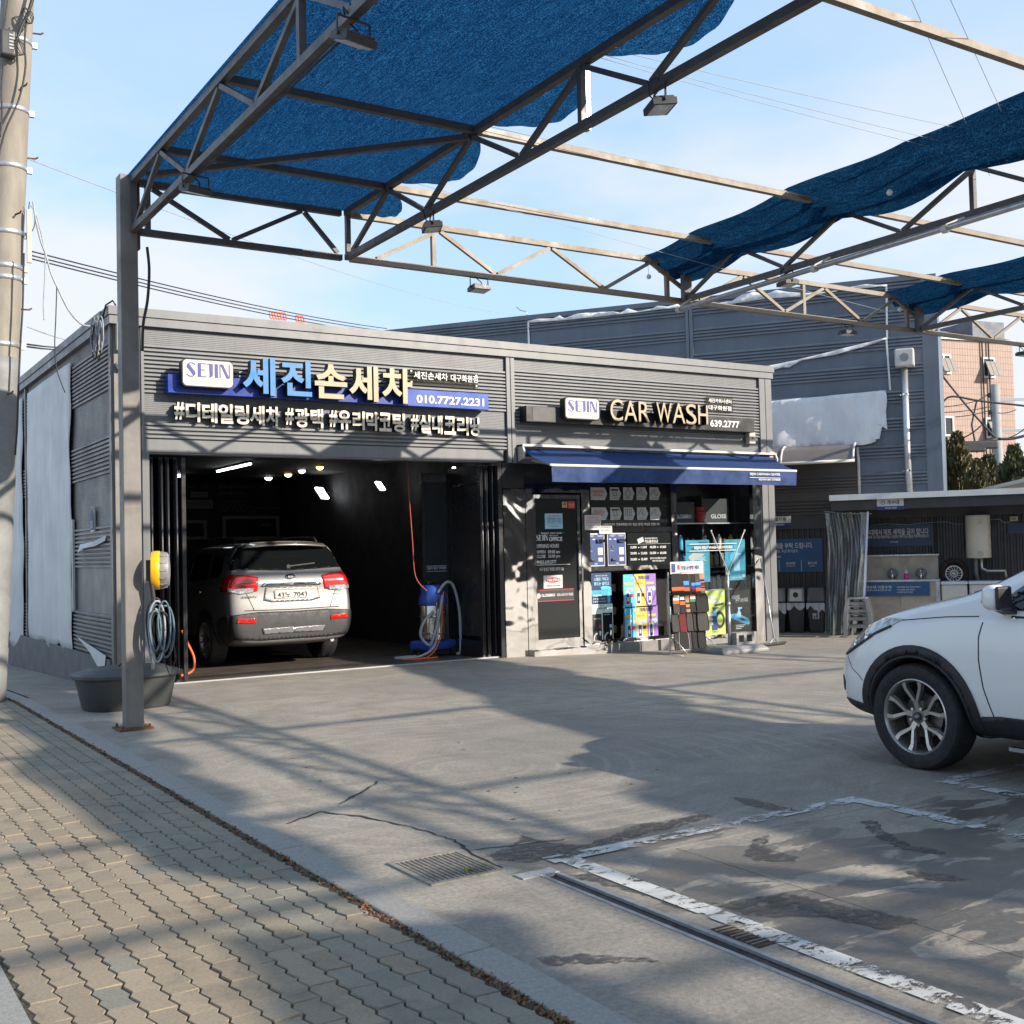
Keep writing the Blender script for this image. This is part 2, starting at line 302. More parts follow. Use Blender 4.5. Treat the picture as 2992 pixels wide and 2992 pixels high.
def concrete():
    m, t, o = newmat('forecourt_concrete'); v = mapped(t)
    big = noise(t, v, .45, 5, .6); mid = noise(t, v, 2.6, 6, .65, .4); fine = noise(t, v, 38, 4, .7)
    c = ramp(t, mid, [(.25, (.212, .186, .150)), (.5, (.315, .280, .228)), (.75, (.388, .347, .285))])
    c = mixc(t, ramp(t, big, [(.35, .7), (.62, 0)]), c, (.195, .180, .160), 'MIX')
    c = mixc(t, .55, c, ramp(t, fine, [(.32, .25), (.68, .68)]), 'OVERLAY'); c = mixc(t, .5, c, ramp(t, noise(t, v, 190, 3, .8), [(.33, .22), (.67, .72)]), 'OVERLAY')
    wr_ = N(t, 'ShaderNodeTexWave', wave_type='RINGS', rings_direction='Z'); wr_.inputs['Scale'].default_value = 1.7; wr_.inputs['Distortion'].default_value = 1.2; wr_.inputs['Detail'].default_value = 3; t.links.new(mapped(t, (1, 1, 1), (-4.3, -7.4, 0)), wr_.inputs['Vector'])
    c = mixc(t, math_(t, 'MULTIPLY', ramp(t, wr_.outputs['Fac'], [(.80, 0), (.95, .16)]), ramp(t, noise(t, v, .8, 3), [(.45, 0), (.6, 1)])), c, (.50, .46, .40))
    # tyre sweeps and rubbed streaks
    vs = mapped(t, (.35, 3.2, 1), (0, 0, 0), (0, 0, .28)); st = noise(t, vs, 2.2, 6, .7, .8)
    c = mixc(t, ramp(t, st, [(.50, 0), (.70, .5)]), c, (.150, .138, .122))
    st2 = noise(t, mapped(t, (1.5, .5, 1), (7, 3, 0), (0, 0, -.5)), 1.6, 7, .7, 1.2); c = mixc(t, ramp(t, st2, [(.54, 0), (.60, .22), (.72, .45)]), c, (.135, .126, .114))
    # small spots
    vo = N(t, 'ShaderNodeTexVoronoi'); vo.inputs['Scale'].default_value = 3.4; vo.inputs['Randomness'].default_value = 1; t.links.new(mapped(t, (1, 2.2, 1)), vo.inputs['Vector'])
    sp_ = ramp(t, vo.outputs['Distance'], [(.03, 1), (.055, 0)])
    gate = ramp(t, noise(t, v, 1.1, 2), [(.50, 0), (.56, 1)])
    c = mixc(t, math_(t, 'MULTIPLY', sp_, gate), c, (.12, .11, .10))
    # wet patches: hosed water round the bay
    sx = t.nodes.new('ShaderNodeSeparateXYZ'); tcn = t.nodes.new('ShaderNodeTexCoord'); t.links.new(tcn.outputs['Object'], sx.inputs[0])
    def win(s, a, b, c_, d):
        x1 = N(t, 'ShaderNodeMapRange', interpolation_type='SMOOTHSTEP'); t.links.new(s, x1.inputs[0]); x1.inputs[1].default_value = a; x1.inputs[2].default_value = b
        x2 = N(t, 'ShaderNodeMapRange', interpolation_type='SMOOTHSTEP'); t.links.new(s, x2.inputs[0]); x2.inputs[1].default_value = c_; x2.inputs[2].default_value = d; x2.inputs[3].default_value = 1; x2.inputs[4].default_value = 0
        return math_(t, 'MULTIPLY', x1.outputs[0], x2.outputs[0])
    reg = math_(t, 'MULTIPLY', win(sx.outputs[0], 3.05, 3.5, 5.6, 8.6), win(sx.outputs[1], -6, -4, 4.2, 5.35))
    reg2 = math_(t, 'MULTIPLY', win(sx.outputs[0], 2.9, 3.15, 4.2, 5.2), win(sx.outputs[1], 4.55, 4.85, 5.15, 5.5))
    wn = noise(t, mapped(t, (.75, 2.0, 1), (3.1, 1.7, 0), (0, 0, .12)), 1.9, 5, .55, .7)
    wet = ramp(t, math_(t, 'ADD', wn, math_(t, 'MAXIMUM', math_(t, 'MULTIPLY', reg, .33), math_(t, 'MULTIPLY', reg2, .36))), [(.775, 0), (.805, 1)])
    wet = math_(t, 'MULTIPLY', wet, math_(t, 'MAXIMUM', reg, reg2))
    c = mixc(t, wet, c, mixc(t, 1.0, c, (.43, .425, .43), 'MULTIPLY'))
    b = principled(t, (.3, .3, .3), .75); t.links.new(c, b.inputs['Base Color'])
    t.links.new(ramp(t, wet, [(.2, .78), (.9, .30)]), b.inputs['Roughness'])
    bp = t.nodes.new('ShaderNodeBump'); bp.inputs['Strength'].default_value = .22; bp.inputs['Distance'].default_value = .01
    t.links.new(math_(t, 'ADD', fine, math_(t, 'MULTIPLY', st, .6)), bp.inputs['Height']); t.links.new(bp.outputs[0], b.inputs['Normal'])
    t.links.new(b.outputs[0], o.inputs[0]); return m
M['concrete'] = concrete()
def paver(name, c1, c2, c3):
    m, t, o = newmat(name); v = mapped(t)
    oi = t.nodes.new('ShaderNodeObjectInfo')
    geo = t.nodes.new('ShaderNodeNewGeometry')
    rnd = math_(t, 'FRACT', math_(t, 'ADD', oi.outputs['Random'], math_(t, 'MULTIPLY', geo.outputs['Random Per Island'], 3.7)))
    wv = t.nodes.new('ShaderNodeVectorMath'); wv.operation = 'ADD'; t.links.new(geo.outputs['Position'], wv.inputs[0])
    n = noise(t, wv.outputs[0], 1.1, 5, .6); f = noise(t, wv.outputs[0], 70, 4, .7)
    c = ramp(t, math_(t, 'ADD', math_(t, 'MULTIPLY', rnd, .5), math_(t, 'MULTIPLY', n, .5)), [(.2, c2), (.5, c1), (.8, c3)])
    c = mixc(t, .45, c, ramp(t, f, [(.3, .28), (.7, .66)]), 'OVERLAY')
    st = noise(t, wv.outputs[0], 3.5, 5, .65, .5); c = mixc(t, ramp(t, st, [(.52, 0), (.70, .6)]), c, (.12, .105, .085)); c = mixc(t, ramp(t, noise(t, wv.outputs[0], .55, 4, .6, .6), [(.48, 0), (.66, .45)]), c, (.15, .132, .108))
    b = principled(t, c1, .85); t.links.new(c, b.inputs['Base Color'])
    bp = t.nodes.new('ShaderNodeBump'); bp.inputs['Strength'].default_value = .25; bp.inputs['Distance'].default_value = .006; t.links.new(f, bp.inputs['Height']); t.links.new(bp.outputs[0], b.inputs['Normal'])
    t.links.new(b.outputs[0], o.inputs[0]); return m
M['paver_tan'] = paver('tan_paver', (.285, .230, .160), (.248, .200, .142), (.31, .25, .175))
M['paver_green'] = paver('grey_green_paver', (.222, .206, .160), (.196, .186, .148), (.245, .222, .170))
def mirror_steel():
    m, t, o = newmat('polished_steel'); v = mapped(t, (1, 1, .8)); b = principled(t, (.60, .59, .575), .07, 1)
    n = noise(t, v, 1.7, 2, .45, .5); bp = t.nodes.new('ShaderNodeBump'); bp.inputs['Strength'].default_value = .75; bp.inputs['Distance'].default_value = .045
    t.links.new(n, bp.inputs['Height']); t.links.new(bp.outputs[0], b.inputs['Normal']); t.links.new(b.outputs[0], o.inputs[0]); return m
M['mirror'] = mirror_steel()
def net_mat(name='blue_shade_net', dens=1.0, trl=.62):
    m, t, o = newmat(name); v = mapped(t, (1, 1, 1)); wv = mapped(t, (75, 5, 12), (0, 0, 0), (0, 0, .35))
    w = noise(t, wv, 1.0, 4, .75, .6); f = noise(t, v, 95, 3, .85); g_ = noise(t, v, 1.2, 3)
    c = ramp(t, math_(t, 'ADD', math_(t, 'MULTIPLY', w, .25), math_(t, 'MULTIPLY', f, .75)), [(.34, (.002*dens, .012*dens, .037*dens)), (.5, (.005*dens, .034*dens, .098*dens)), (.64, (.034*dens, .19*dens, .40*dens))])  # palest blue speckles put the sparkle of the mesh into its colour
    d = t.nodes.new('ShaderNodeBsdfDiffuse'); t.links.new(c, d.inputs[0])
    tl = t.nodes.new('ShaderNodeBsdfTranslucent'); t.links.new(c, tl.inputs[0])
    mi = t.nodes.new('ShaderNodeMixShader'); mi.inputs[0].default_value = trl; t.links.new(d.outputs[0], mi.inputs[1]); t.links.new(tl.outputs[0], mi.inputs[2])
    tr = t.nodes.new('ShaderNodeBsdfTransparent'); m2_ = t.nodes.new('ShaderNodeMixShader')
    t.links.new(ramp(t, f, [(.66, 0), (.74, .5)]), m2_.inputs[0]); t.links.new(mi.outputs[0], m2_.inputs[1]); t.links.new(tr.outputs[0], m2_.inputs[2])
    t.links.new(m2_.outputs[0], o.inputs[0]); return m
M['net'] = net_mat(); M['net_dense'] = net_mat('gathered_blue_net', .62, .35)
def worn_paint():
    m, t, o = newmat('worn_line_paint'); v = mapped(t); n = noise(t, mapped(t, (1, 2.0, 1), (0, 0, 0), (0, 0, .3)), 5.5, 8, .8, .4); n2 = noise(t, v, 1.0, 3)
    b = principled(t, (.66, .66, .64), .65); t.links.new(ramp(t, noise(t, v, 5, 5), [(.3, (.38, .38, .365)), (.7, (.56, .56, .54))]), b.inputs['Base Color'])
    tr = t.nodes.new('ShaderNodeBsdfTransparent'); mi = t.nodes.new('ShaderNodeMixShader')
    oi = t.nodes.new('ShaderNodeObjectInfo')
    t.links.new(ramp(t, math_(t, 'ADD', math_(t, 'MULTIPLY', n, .8), math_(t, 'ADD', math_(t, 'MULTIPLY', n2, .3), math_(t, 'MULTIPLY', oi.outputs['Alpha'], -.001))), [(.53, 0), (.55, 1)]), mi.inputs[0])
    t.links.new(tr.outputs[0], mi.inputs[1]); t.links.new(b.outputs[0], mi.inputs[2]); t.links.new(mi.outputs[0], o.inputs[0]); return m
M['line'] = worn_paint()
def curtain_mat():
    m, t, o = newmat('clear_plastic_sheet'); v = mapped(t, (6, 6, 1)); n = noise(t, v, 3, 4, .6, .5)
    g_ = t.nodes.new('ShaderNodeBsdfGlossy'); g_.inputs['Roughness'].default_value = .12; g_.inputs[0].default_value = (.75, .78, .8, 1)
    d = t.nodes.new('ShaderNodeBsdfDiffuse'); d.inputs[0].default_value = (.20, .225, .235, 1)
    tr = t.nodes.new('ShaderNodeBsdfTransparent'); tr.inputs[0].default_value = (.62, .66, .68, 1)
    bp = t.nodes.new('ShaderNodeBump'); bp.inputs['Strength'].default_value = .8; bp.inputs['Distance'].default_value = .03; t.links.new(n, bp.inputs['Height']); t.links.new(bp.outputs[0], g_.inputs['Normal'])
    a = t.nodes.new('ShaderNodeMixShader'); a.inputs[0].default_value = .45; t.links.new(d.outputs[0], a.inputs[1]); t.links.new(g_.outputs[0], a.inputs[2])
    b = t.nodes.new('ShaderNodeMixShader'); t.links.new(ramp(t, n, [(.3, .32), (.7, .72)]), b.inputs[0]); t.links.new(tr.outputs[0], b.inputs[1]); t.links.new(a.outputs[0], b.inputs[2])
    t.links.new(b.outputs[0], o.inputs[0]); return m
M['curtain'] = curtain_mat()
def tile_mat():
    m, t, o = newmat('pink_wall_tile'); v = mapped(t)
    br = N(t, 'ShaderNodeTexBrick'); br.offset = 0; br.inputs['Scale'].default_value = 1; br.inputs['Brick Width'].default_value = .155; br.inputs['Row Height'].default_value = .30
    br.inputs['Mortar Size'].default_value = .016; br.inputs['Color1'].default_value = (.30, .19, .15, 1); br.inputs['Color2'].default_value = (.34, .22, .175, 1); br.inputs['Mortar'].default_value = (.16, .105, .085, 1)
    sx = t.nodes.new('ShaderNodeSeparateXYZ'); t.links.new(v, sx.inputs[0]); cx = t.nodes.new('ShaderNodeCombineXYZ'); t.links.new(sx.outputs[0], cx.inputs[0]); t.links.new(sx.outputs[2], cx.inputs[1]); t.links.new(cx.outputs[0], br.inputs['Vector'])
    b = principled(t, (.5, .3, .25), .6); t.links.new(mixc(t, ramp(t, noise(t, v, .5, 4), [(.4, 0), (.7, .3)]), br.outputs[0], (.26, .22, .17)), b.inputs['Base Color']); t.links.new(b.outputs[0], o.inputs[0]); return m
M['pink_tile'] = tile_mat()

# ------------------------------------------------------------------ lettering
TSC = bpy.data.scenes.new('scratch'); TVL = TSC.view_layers[0]      # empty scratch scene: fast evaluation of lettering and car shells
PEND = []
def lettering(body, c, xdir, up, w, h, mats, parent, name='lettering', depth=0.0, bold=.0, spacing=1.0):
    """text filling a w x h box centred at c, on the plane of xdir and up; the meshes are made together in set_type()"""
    if not isinstance(mats, (list, tuple)): mats = [mats]
    o = bpy.data.objects.new(name, bpy.data.meshes.new(name)); COL.objects.link(o); o.parent = parent
    inv = parent.matrix_basis.inverted() if parent is not None else Matrix()
    PEND.append((o, body, Vector(c), Vector(xdir).normalized(), Vector(up).normalized(), w, h, list(mats), depth, round(bold, 3), spacing, inv))
    return o
def set_type():
    groups = {}
    for p in PEND: groups.setdefault((.5 if p[8] else 0, p[9], p[10]), []).append(p)
    for (ext, off, spc), L in groups.items():
        words = sorted({p[1] for p in L}); cu = bpy.data.curves.new('lettering', 'FONT'); cu.body = '\n'.join(words); cu.size = 1; cu.extrude = ext; cu.offset = off; cu.resolution_u = 4
        cu.space_character = spc; cu.space_line = 2.0
        ob = bpy.data.objects.new('tmp', cu); TSC.collection.objects.link(ob); TVL.update(); me = bpy.data.meshes.new_from_object(ob.evaluated_get(TVL.depsgraph)); bpy.data.objects.remove(ob); bpy.data.curves.remove(cu)
        co = [v.co.copy() for v in me.vertices]; rows = {}
        for p in me.polygons:
            k = int(math.floor((-p.center.y+1.05)/2.0)); rows.setdefault(k, []).append((tuple(p.vertices), p.normal.z))
        cache = {}
        for (o, body, c, xd, ud, w, h, mats, depth, bold, spc_, inv) in L:
            k = words.index(body); key = (k, tuple(m.name for m in mats))
            if key not in cache:
                fs = rows.get(k, []); used = sorted({i for f, n in fs for i in f}); mp = {v: i for i, v in enumerate(used)}
                m2 = bpy.data.meshes.new('lettering'); m2.from_pydata([co[v] for v in used], [], [[mp[i] for i in f] for f, n in fs])
                for x in mats: m2.materials.append(x)
                m2.polygons.foreach_set('material_index', [0 if (n > .7 or len(mats) == 1) else 1 for f, n in fs]); m2.update()
                xs = [co[v].x for v in used] or [0, 1]; ys = [co[v].y for v in used] or [0, 1]; cache[key] = (m2, min(xs), max(xs), min(ys), max(ys))
            m2, x0, x1, y0, y1 = cache[key]; o.data = m2
            nd = xd.cross(ud); sx = w/max(1e-6, x1-x0); sy = h/max(1e-6, y1-y0); org = c-xd*sx*(x0+x1)/2-ud*sy*(y0+y1)/2; sz = depth if depth else 1
            o.matrix_basis = inv @ Matrix(((xd.x*sx, ud.x*sy, nd.x*sz, org.x), (xd.y*sx, ud.y*sy, nd.y*sz, org.y), (xd.z*sx, ud.z*sy, nd.z*sz, org.z), (0, 0, 0, 1)))
        bpy.data.meshes.remove(me)
XF = (1, 0, 0); UP = (0, 0, 1)
def ftext(body, x0, y0, x1, y1, Y, mats, parent, **k):
    """text on a wall plane y = Y between two opposite corners given in the photograph"""
    a = onY(x0, y0, Y); b = onY(x1, y1, Y); 
    return lettering(body, ((a.x+b.x)/2, Y, (a.z+b.z)/2), XF, UP, abs(b.x-a.x), abs(a.z-b.z), mats, parent, **k)
LOGO = [  # thick and thin strokes of the emblem lettering, unit height, polygons
  [(.03, .80), (.13, .96), (.30, .68), (.53, .30), (.50, .12), (.42, .04), (.24, .36), (.04, .66)],
  [(.10, .93), (.16, 1.0), (.36, 1.02), (.52, .90), (.50, .84), (.36, .96), (.18, .94)], [(.44, .07), (.36, -.02), (.18, -.02), (.0, .12), (.02, .18), (.18, .05), (.34, .05)],
  [(.66, 1.0), (.84, 1.0), (.84, 0), (.66, 0)], [(.84, 1.0), (1.14, 1.0), (1.14, .94), (.84, .94)], [(.84, .55), (1.08, .55), (1.08, .49), (.84, .49)], [(.84, .06), (1.14, .06), (1.14, 0), (.84, 0)],
  [(1.32, 1.0), (1.52, 1.0), (1.52, .16), (1.44, .03), (1.30, 0), (1.30, .03), (1.34, .10)], [(1.18, 1.0), (1.32, 1.0), (1.32, .94), (1.18, .94)],
  [(1.64, 1.0), (1.82, 1.0), (1.82, 0), (1.64, 0)],
  [(1.92, 1.0), (1.97, 1.0), (1.97, 0), (1.92, 0)], [(1.97, 1.0), (2.12, 1.0), (2.48, .0), (2.32, .0)], [(2.46, 1.0), (2.51, 1.0), (2.51, 0.0), (2.48, .0), (2.46, .06)]]
def logo(x0, z0, w, h, Y, m, parent):
    b = MB()
    for p in LOGO: b.prism([(x0+x/2.5*w, Y, z0+z*h) for x, z in p], (0, .004, 0))
    return b.build('emblem', m, parent)

# ------------------------------------------------------------------ ground
b = MB(); b.box(-600, 900, -500, 1200, -.62, -.60); g0 = b.build('terrain', mat('far_ground', (.28, .26, .24), .9, 0, .15, .4)); tag(g0, kind='structure')
fc = bpy.data.objects.new('forecourt', None); COL.objects.link(fc); tag(fc, kind='structure')
SL = [(2.408, 3.12, -9, -1), (2.408, 3.12, -1, 4.72), (3.23, 3.98, -9, -1), (3.23, 3.98, -1, 4.72), (2.408, 7.66, 4.72, 14.72)]
SL += [(a, c, y0, y1) for a, c in ((3.98, 7.66), (7.66, 11.4), (11.4, 15.2), (15.2, 19), (19, 24)) for y0, y1 in ((-9, -5.2), (-5.2, -1), (-1, 4.72))]
SL += [(a, c, y0, y1) for a, c in ((7.66, 11.4), (11.4, 15.2), (15.2, 19), (19, 24)) for y0, y1 in ((4.72, 9.6), (9.6, 14.72))]
for X0_, X1_, Y0_, Y1_ in SL:
    x0, x1, y0, y1 = X0_+(.002 if X0_ == 3.23 else .003), X1_-(.002 if X1_ == 3.12 else .003), Y0_+.003, Y1_-.003
    if X1_ == 3.12 and Y1_ == 4.72: y1 = 4.7225
    nx, ny = max(1, int((x1-x0)/.6)), max(1, int((y1-y0)/.6))
    def f(u, v): x = x0+(x1-x0)*u; y = y0+(y1-y0)*v; return (x, y, gz(x, y))
    q = MB(); q.grid(f, nx, ny)
    ring = [f(k/nx, 0) for k in range(nx)]+[f(1, k/ny) for k in range(ny)]+[f(1-k/nx, 1) for k in range(nx)]+[f(0, 1-k/ny) for k in range(ny)]
    n_ = len(ring); q.add(ring+[(p[0], p[1], p[2]-.12) for p in ring], [(k, (k+1) % n_, n_+(k+1) % n_, n_+k) for k in range(n_)])
    q.build('slab', M['concrete'], fc)
b = MB(); b.box(2.50, 24, -9, 14.72, -.30, -.16); tag(b.build('slab_bed', M['soil'], fc), kind='stuff')
# strip beside the side wall, and the area right of and behind the shop
q = MB(); q.grid(lambda u, v: (2.44+1.035*u, 14.73+16*v, gz(2.6, 14.73+16*v)), 2, 10); tag(q.build('side_path', M['concrete']), kind='structure')
q = MB(); q.grid(lambda u, v: (14.86+40*u, 14.725+30*v, -.1), 10, 8); tag(q.build('rear_yard', M['concrete']), kind='structure')
q = MB(); q.grid(lambda u, v: (24+60*u, -20+34.72*v, -.1), 6, 6); tag(q.build('side_yard', M['concrete']), kind='structure')
# cracks and joints that opened
def ribbon(pts, w, name, parent, m, z=.004):
    q = MB(); L = []
    for i, p in enumerate(pts):
        a = Vector((*pts[max(0, i-1)], 0)); c = Vector((*pts[min(len(pts)-1, i+1)], 0)); d = (c-a).normalized(); s_ = Vector((-d.y, d.x, 0)); ww = w*(.5+random.random())
        L += [(p[0]+s_.x*ww/2, p[1]+s_.y*ww/2, gz(*p)+z), (p[0]-s_.x*ww/2, p[1]-s_.y*ww/2, gz(*p)+z)]
    q.add(L, [(2*i, 2*i+1, 2*i+3, 2*i+2) for i in range(len(pts)-1)]); return q.build(name, m, parent)
def wob(pts, n, a):
    out = []
    for i in range(len(pts)-1):
        for k in range(n):
            t = k/n; out.append((pts[i][0]+(pts[i+1][0]-pts[i][0])*t+random.uniform(-a, a), pts[i][1]+(pts[i+1][1]-pts[i][1])*t+random.uniform(-a, a)))
    return out+[pts[-1]]
M['grit'] = mat('grit', (.11, .10, .088), .95, 0, .3, 30)
M['crack'] = mat('crack_dirt', (.035, .032, .030), .95, 0, .3, 30)
ribbon(wob([(2.99, 6.86), (3.30, 7.12), (3.5, 7.36)], 6, .012), .022, 'crack', fc, M['crack'])
ribbon(wob([(2.52, 6.55), (2.80, 6.72), (2.95, 6.45), (3.01, 6.22), (3.10, 5.86), (3.12, 5.60), (3.07, 5.36), (3.04, 4.96)], 5, .014), .017, 'crack', fc, M['crack'])
ribbon(wob([(3.05, 5.36), (3.3, 5.30), (3.62, 5.22)], 5, .01), .010, 'crack', fc, M['crack'])
for k in range(60):      # grit, scraps and footprints of dirt scattered on the slabs
    x = random.uniform(2.7, 7.5); y = random.uniform(4.9, 12); r = random.uniform(.004, .011)
    q = MB(); a0 = random.random()*6; pts = [(x+r*1.9*cos(a0+a)*random.uniform(.5, 1.1), y+r*1.6*sin(a0+a)*random.uniform(.5, 1.1), gz(x, y)+.004) for a in [j*pi/4 for j in range(8)]]
    q.add(pts+[(p[0], p[1], p[2]-.003) for p in pts], [tuple(range(8))]); q.build('dirt_spot', M['grit'], fc)
# wet stains left by hosing, each with its own ragged outline
def wet_mat():
    m, t, o = newmat('wet_stain'); v = mapped(t, (1, 1.8, 1)); n = noise(t, v, 14, 6, .7, .4)
    b = principled(t, (.050, .047, .044), .45); tr = t.nodes.new('ShaderNodeBsdfTransparent'); mi = t.nodes.new('ShaderNodeMixShader')
    t.links.new(ramp(t, n, [(.38, .0), (.56, .85)]), mi.inputs[0]); t.links.new(tr.outputs[0], mi.inputs[1]); t.links.new(b.outputs[0], mi.inputs[2]); t.links.new(mi.outputs[0], o.inputs[0]); return m
M['wet'] = wet_mat()
def stain(pts):
    L = [onZ(x, y) for x, y in pts]; out = []
    for i in range(len(L)):
        a, c = L[i], L[(i+1) % len(L)]; d = c-a; nn_ = Vector((-d.y, d.x, 0)).normalized() if d.length > 1e-6 else Vector((1, 0, 0)); k_ = max(2, int(d.length/.025))
        for k in range(k_): out.append(a.lerp(c, k/k_)+nn_*random.uniform(-.014, .014))
    q = MB(); q.add([(p.x, p.y, .003) for p in out], [tuple(range(len(out)))]); return q.build('wet_stain', M['wet'], fc)
for s_ in ([(1425, 2500), (1500, 2470), (1530, 2440), (1600, 2462), (1700, 2470), (1800, 2440), (1830, 2462), (1780, 2490), (1640, 2505), (1540, 2520), (1450, 2515)], [(1790, 2440), (1860, 2412), (1950, 2398), (2050, 2378), (2085, 2386), (1990, 2415), (1900, 2430), (1850, 2450)],
           [(2130, 2328), (2200, 2336), (2330, 2368), (2270, 2372), (2180, 2352)], [(2510, 2398), (2560, 2400), (2585, 2430), (2660, 2470), (2770, 2492), (2740, 2500), (2630, 2480), (2560, 2445)], [(2645, 2545), (2760, 2555), (2830, 2570), (2780, 2578), (2680, 2565)],
           [(2175, 2500), (2210, 2450), (2245, 2440), (2235, 2480), (2330, 2505), (2320, 2520), (2215, 2515)], [(1660, 2560), (1800, 2545), (1960, 2600), (2060, 2660), (2000, 2660), (1860, 2610), (1740, 2580)], [(1560, 2800), (1700, 2790), (1900, 2800), (1930, 2812), (1760, 2815), (1600, 2822)], [(2080, 2640), (2300, 2610), (2480, 2650), (2700, 2690), (2600, 2720), (2400, 2680), (2200, 2680)]): stain(s_)
# parking bay markings
def stripe(x0, x1, y0, y1, z=.005):
    q = MB(); n = max(1, int(max(x1-x0, y1-y0)/.4))
    q.grid(lambda u, v: (x0+(x1-x0)*u, y0+(y1-y0)*v, gz(x0+(x1-x0)*u, y0+(y1-y0)*v)+z), n if x1-x0 > y1-y0 else 1, n if x1-x0 <= y1-y0 else 1)
    return q.build('painted_line', M['line'], pm)
pm = bpy.data.objects.new('parking_markings', None); COL.objects.link(pm); tag(pm, kind='structure')
stripe(3.30, 5.66, 4.86, 4.98); stripe(3.34, 3.46, -3, 4.858); stripe(5.54, 5.66, -3, 4.858)
stripe(6.42, 8.9, 4.86, 4.98); stripe(6.42, 6.54, -3, 4.858)
# drainage channel: two steel edges and a dark slot with a grating
M['rail'] = mat('dull_steel', (.34, .34, .34), .5, .4, .15, 12)
dc = thing('drain_channel', 'narrow steel edged drain channel running beside the worn white parking line', 'drain', (3.175, 3, 0))
for x0, x1 in ((3.118, 3.140), (3.208, 3.232)):
    q = MB(); q.box(x0-3.175, x1-3.175, -12, 1.715, -.05, .0035); q.build('edge_rail', M['rail'], dc)
q = MB(); q.box(-.035, .033, -12, 1.715, -.09, -.010); q.build('channel_bed', M['crack'], dc)
q = MB(); q.box(-.16, .055, 1.716, 1.80, -.05, .008); q.build('end_plate', M['zinc'], dc)
M['grate'] = mat('weathered_grate', (.25, .228, .19), .75, 0, .2, 25)
gt = thing('drain_grate', 'square steel catch basin grate set in the concrete beside the kerb', 'grate', (2.815, 5.14, 0))
q = MB()
for y in (-.245, .215): q.box(-.21, .21, y, y+.03, -.03, .009)
for x in (-.21, .18): q.box(x, x+.03, -.215, .215, -.03, .009)
q.build('frame', M['grate'], gt)
for k in range(13):
    q = MB(); x = -.168+k*.0275; q.box(x, x+.010, -.214, .214, -.03, .007); q.build('bar', M['grate'], gt)
for k in range(3):
    q = MB(); y = -.11+k*.11; q.box(-.179, .179, y, y+.012, -.028, .003); q.build('cross_bar', M['grate'], gt)
q = MB(); q.box(-.19, .19, -.22, .22, .0025, .0045); q.build('pit', M['grit'], gt)
q = MB()
for k in range(26):
    a = random.random()*6.3; r = random.random()*.06; x, y = .06+r*cos(a), -.17+r*sin(a); l = .02+.03*random.random()
    q.add([(x, y, .006), (x+l*cos(a), y+l*sin(a), .02+.02*random.random()), (x+.01, y+.012, .008)], [(0, 1, 2)])
gw = q.build('weed_tuft', M['leaf_green'], fix=False, loc=(2.815, 5.14, .004)); tag(gw, 'small green weed tuft sprouting from the square drain grate', 'weed')
tg = thing('trench_grate', 'short rusty trench grate with broken bars beside the drain channel', 'grate', (3.30, 3.5, 0))
q = MB(); q.box(-.05, .05, -.14, .14, .001, .0035); q.build('pit', M['crack'], tg)
for k in range(9):
    q = MB(); y = -.13+k*.03; q.bar((-.05, y, .0045), (.05, y+random.uniform(-.006, .006), .0045), .007, .004); q.build('bar', M['purlin'] if k % 3 else M['rust'], tg)
# ------------------------------------------------------------------ pavement
pv = bpy.data.objects.new('pavement', None); COL.objects.link(pv); tag(pv, kind='structure')
q = MB(); q.grid(lambda u, v: (.70+1.57*u, -4+40*v, gz(1, -4+40*v)-.0075), 1, 20); tag(q.build('bedding', M['soil'], pv), kind='stuff')
PW, PL, ZA = .1125, .225, .0085
def zig(y, ph):      # shared saw-edge of the interlocking stones, as x offset along y
    t = ((y/PL*2+ph) % 1.0)
    return ZA*(1-2*t/.70 if t < .70 else -1+2*(t-.70)/.30)
TS = [0, .35, .5, .85, 1.0]
def paver_poly(y0, inset, iy=.0012):
    L = []
    for t in TS: y = t*PL; L.append((-PW/2+inset+zig(y, 0), y0+iy+(PL-2*iy)*t))
    Rr = []
    for t in TS: y = t*PL; Rr.append((PW/2-inset+zig(y, 0), y0+iy+(PL-2*iy)*t))
    return L+Rr[::-1]
def paver_mb(q, ox, oy, z, tilt=(0, 0)):
    p1 = paver_poly(0, .0044); p0 = [(x*1.0, y) for x, y in p1]; n = len(p1)
    jt = [random.uniform(.955, .975) for _ in p1]
    top = [(ox+x*j_, oy+PL/2+(y-PL/2)*.990, z+tilt[0]*x+tilt[1]*(y-PL/2)) for (x, y), j_ in zip(p1, jt)]
    mid = [(ox+x, oy+y, z-.006+tilt[0]*x+tilt[1]*(y-PL/2)) for x, y in p0]; bot = [(x, y, zz-.03) for x, y, zz in mid]
    q.add(top+mid+bot, [tuple(range(n))[::-1]]+[(r*n+i, r*n+(i+1) % n, (r+1)*n+(i+1) % n, (r+1)*n+i) for r in (0, 1) for i in range(n)])
pm1, pm2 = [], []
for k in range(9):
    for L_, mm_ in ((pm1, M['paver_tan']), (pm2, M['paver_green'])):
        q = MB(); paver_mb(q, 0, -PL/2, 0, (random.uniform(-.035, .035), random.uniform(-.02, .02))); L_.append(q.mesh('paver', mm_))
cells = []
ROW0 = .725
for r in range(13):
    xc = ROW0+PW*(r+.5)
    for k in range(-20, 110):
        y = k*PL+(PL/2 if r % 2 else 0)
        if 2.0 < y < 26: cells.append((sqrt(xc*xc+y*y), xc, y+PL/2, r))
        else: cells.append((999+abs(y), xc, y+PL/2, r))
vis = [c for c in cells if (c[2] > 3.0 and c[0] < 900)]
vis.sort(); near = vis[:300]; ns = set(near); far_ = [c for c in cells if c not in ns]
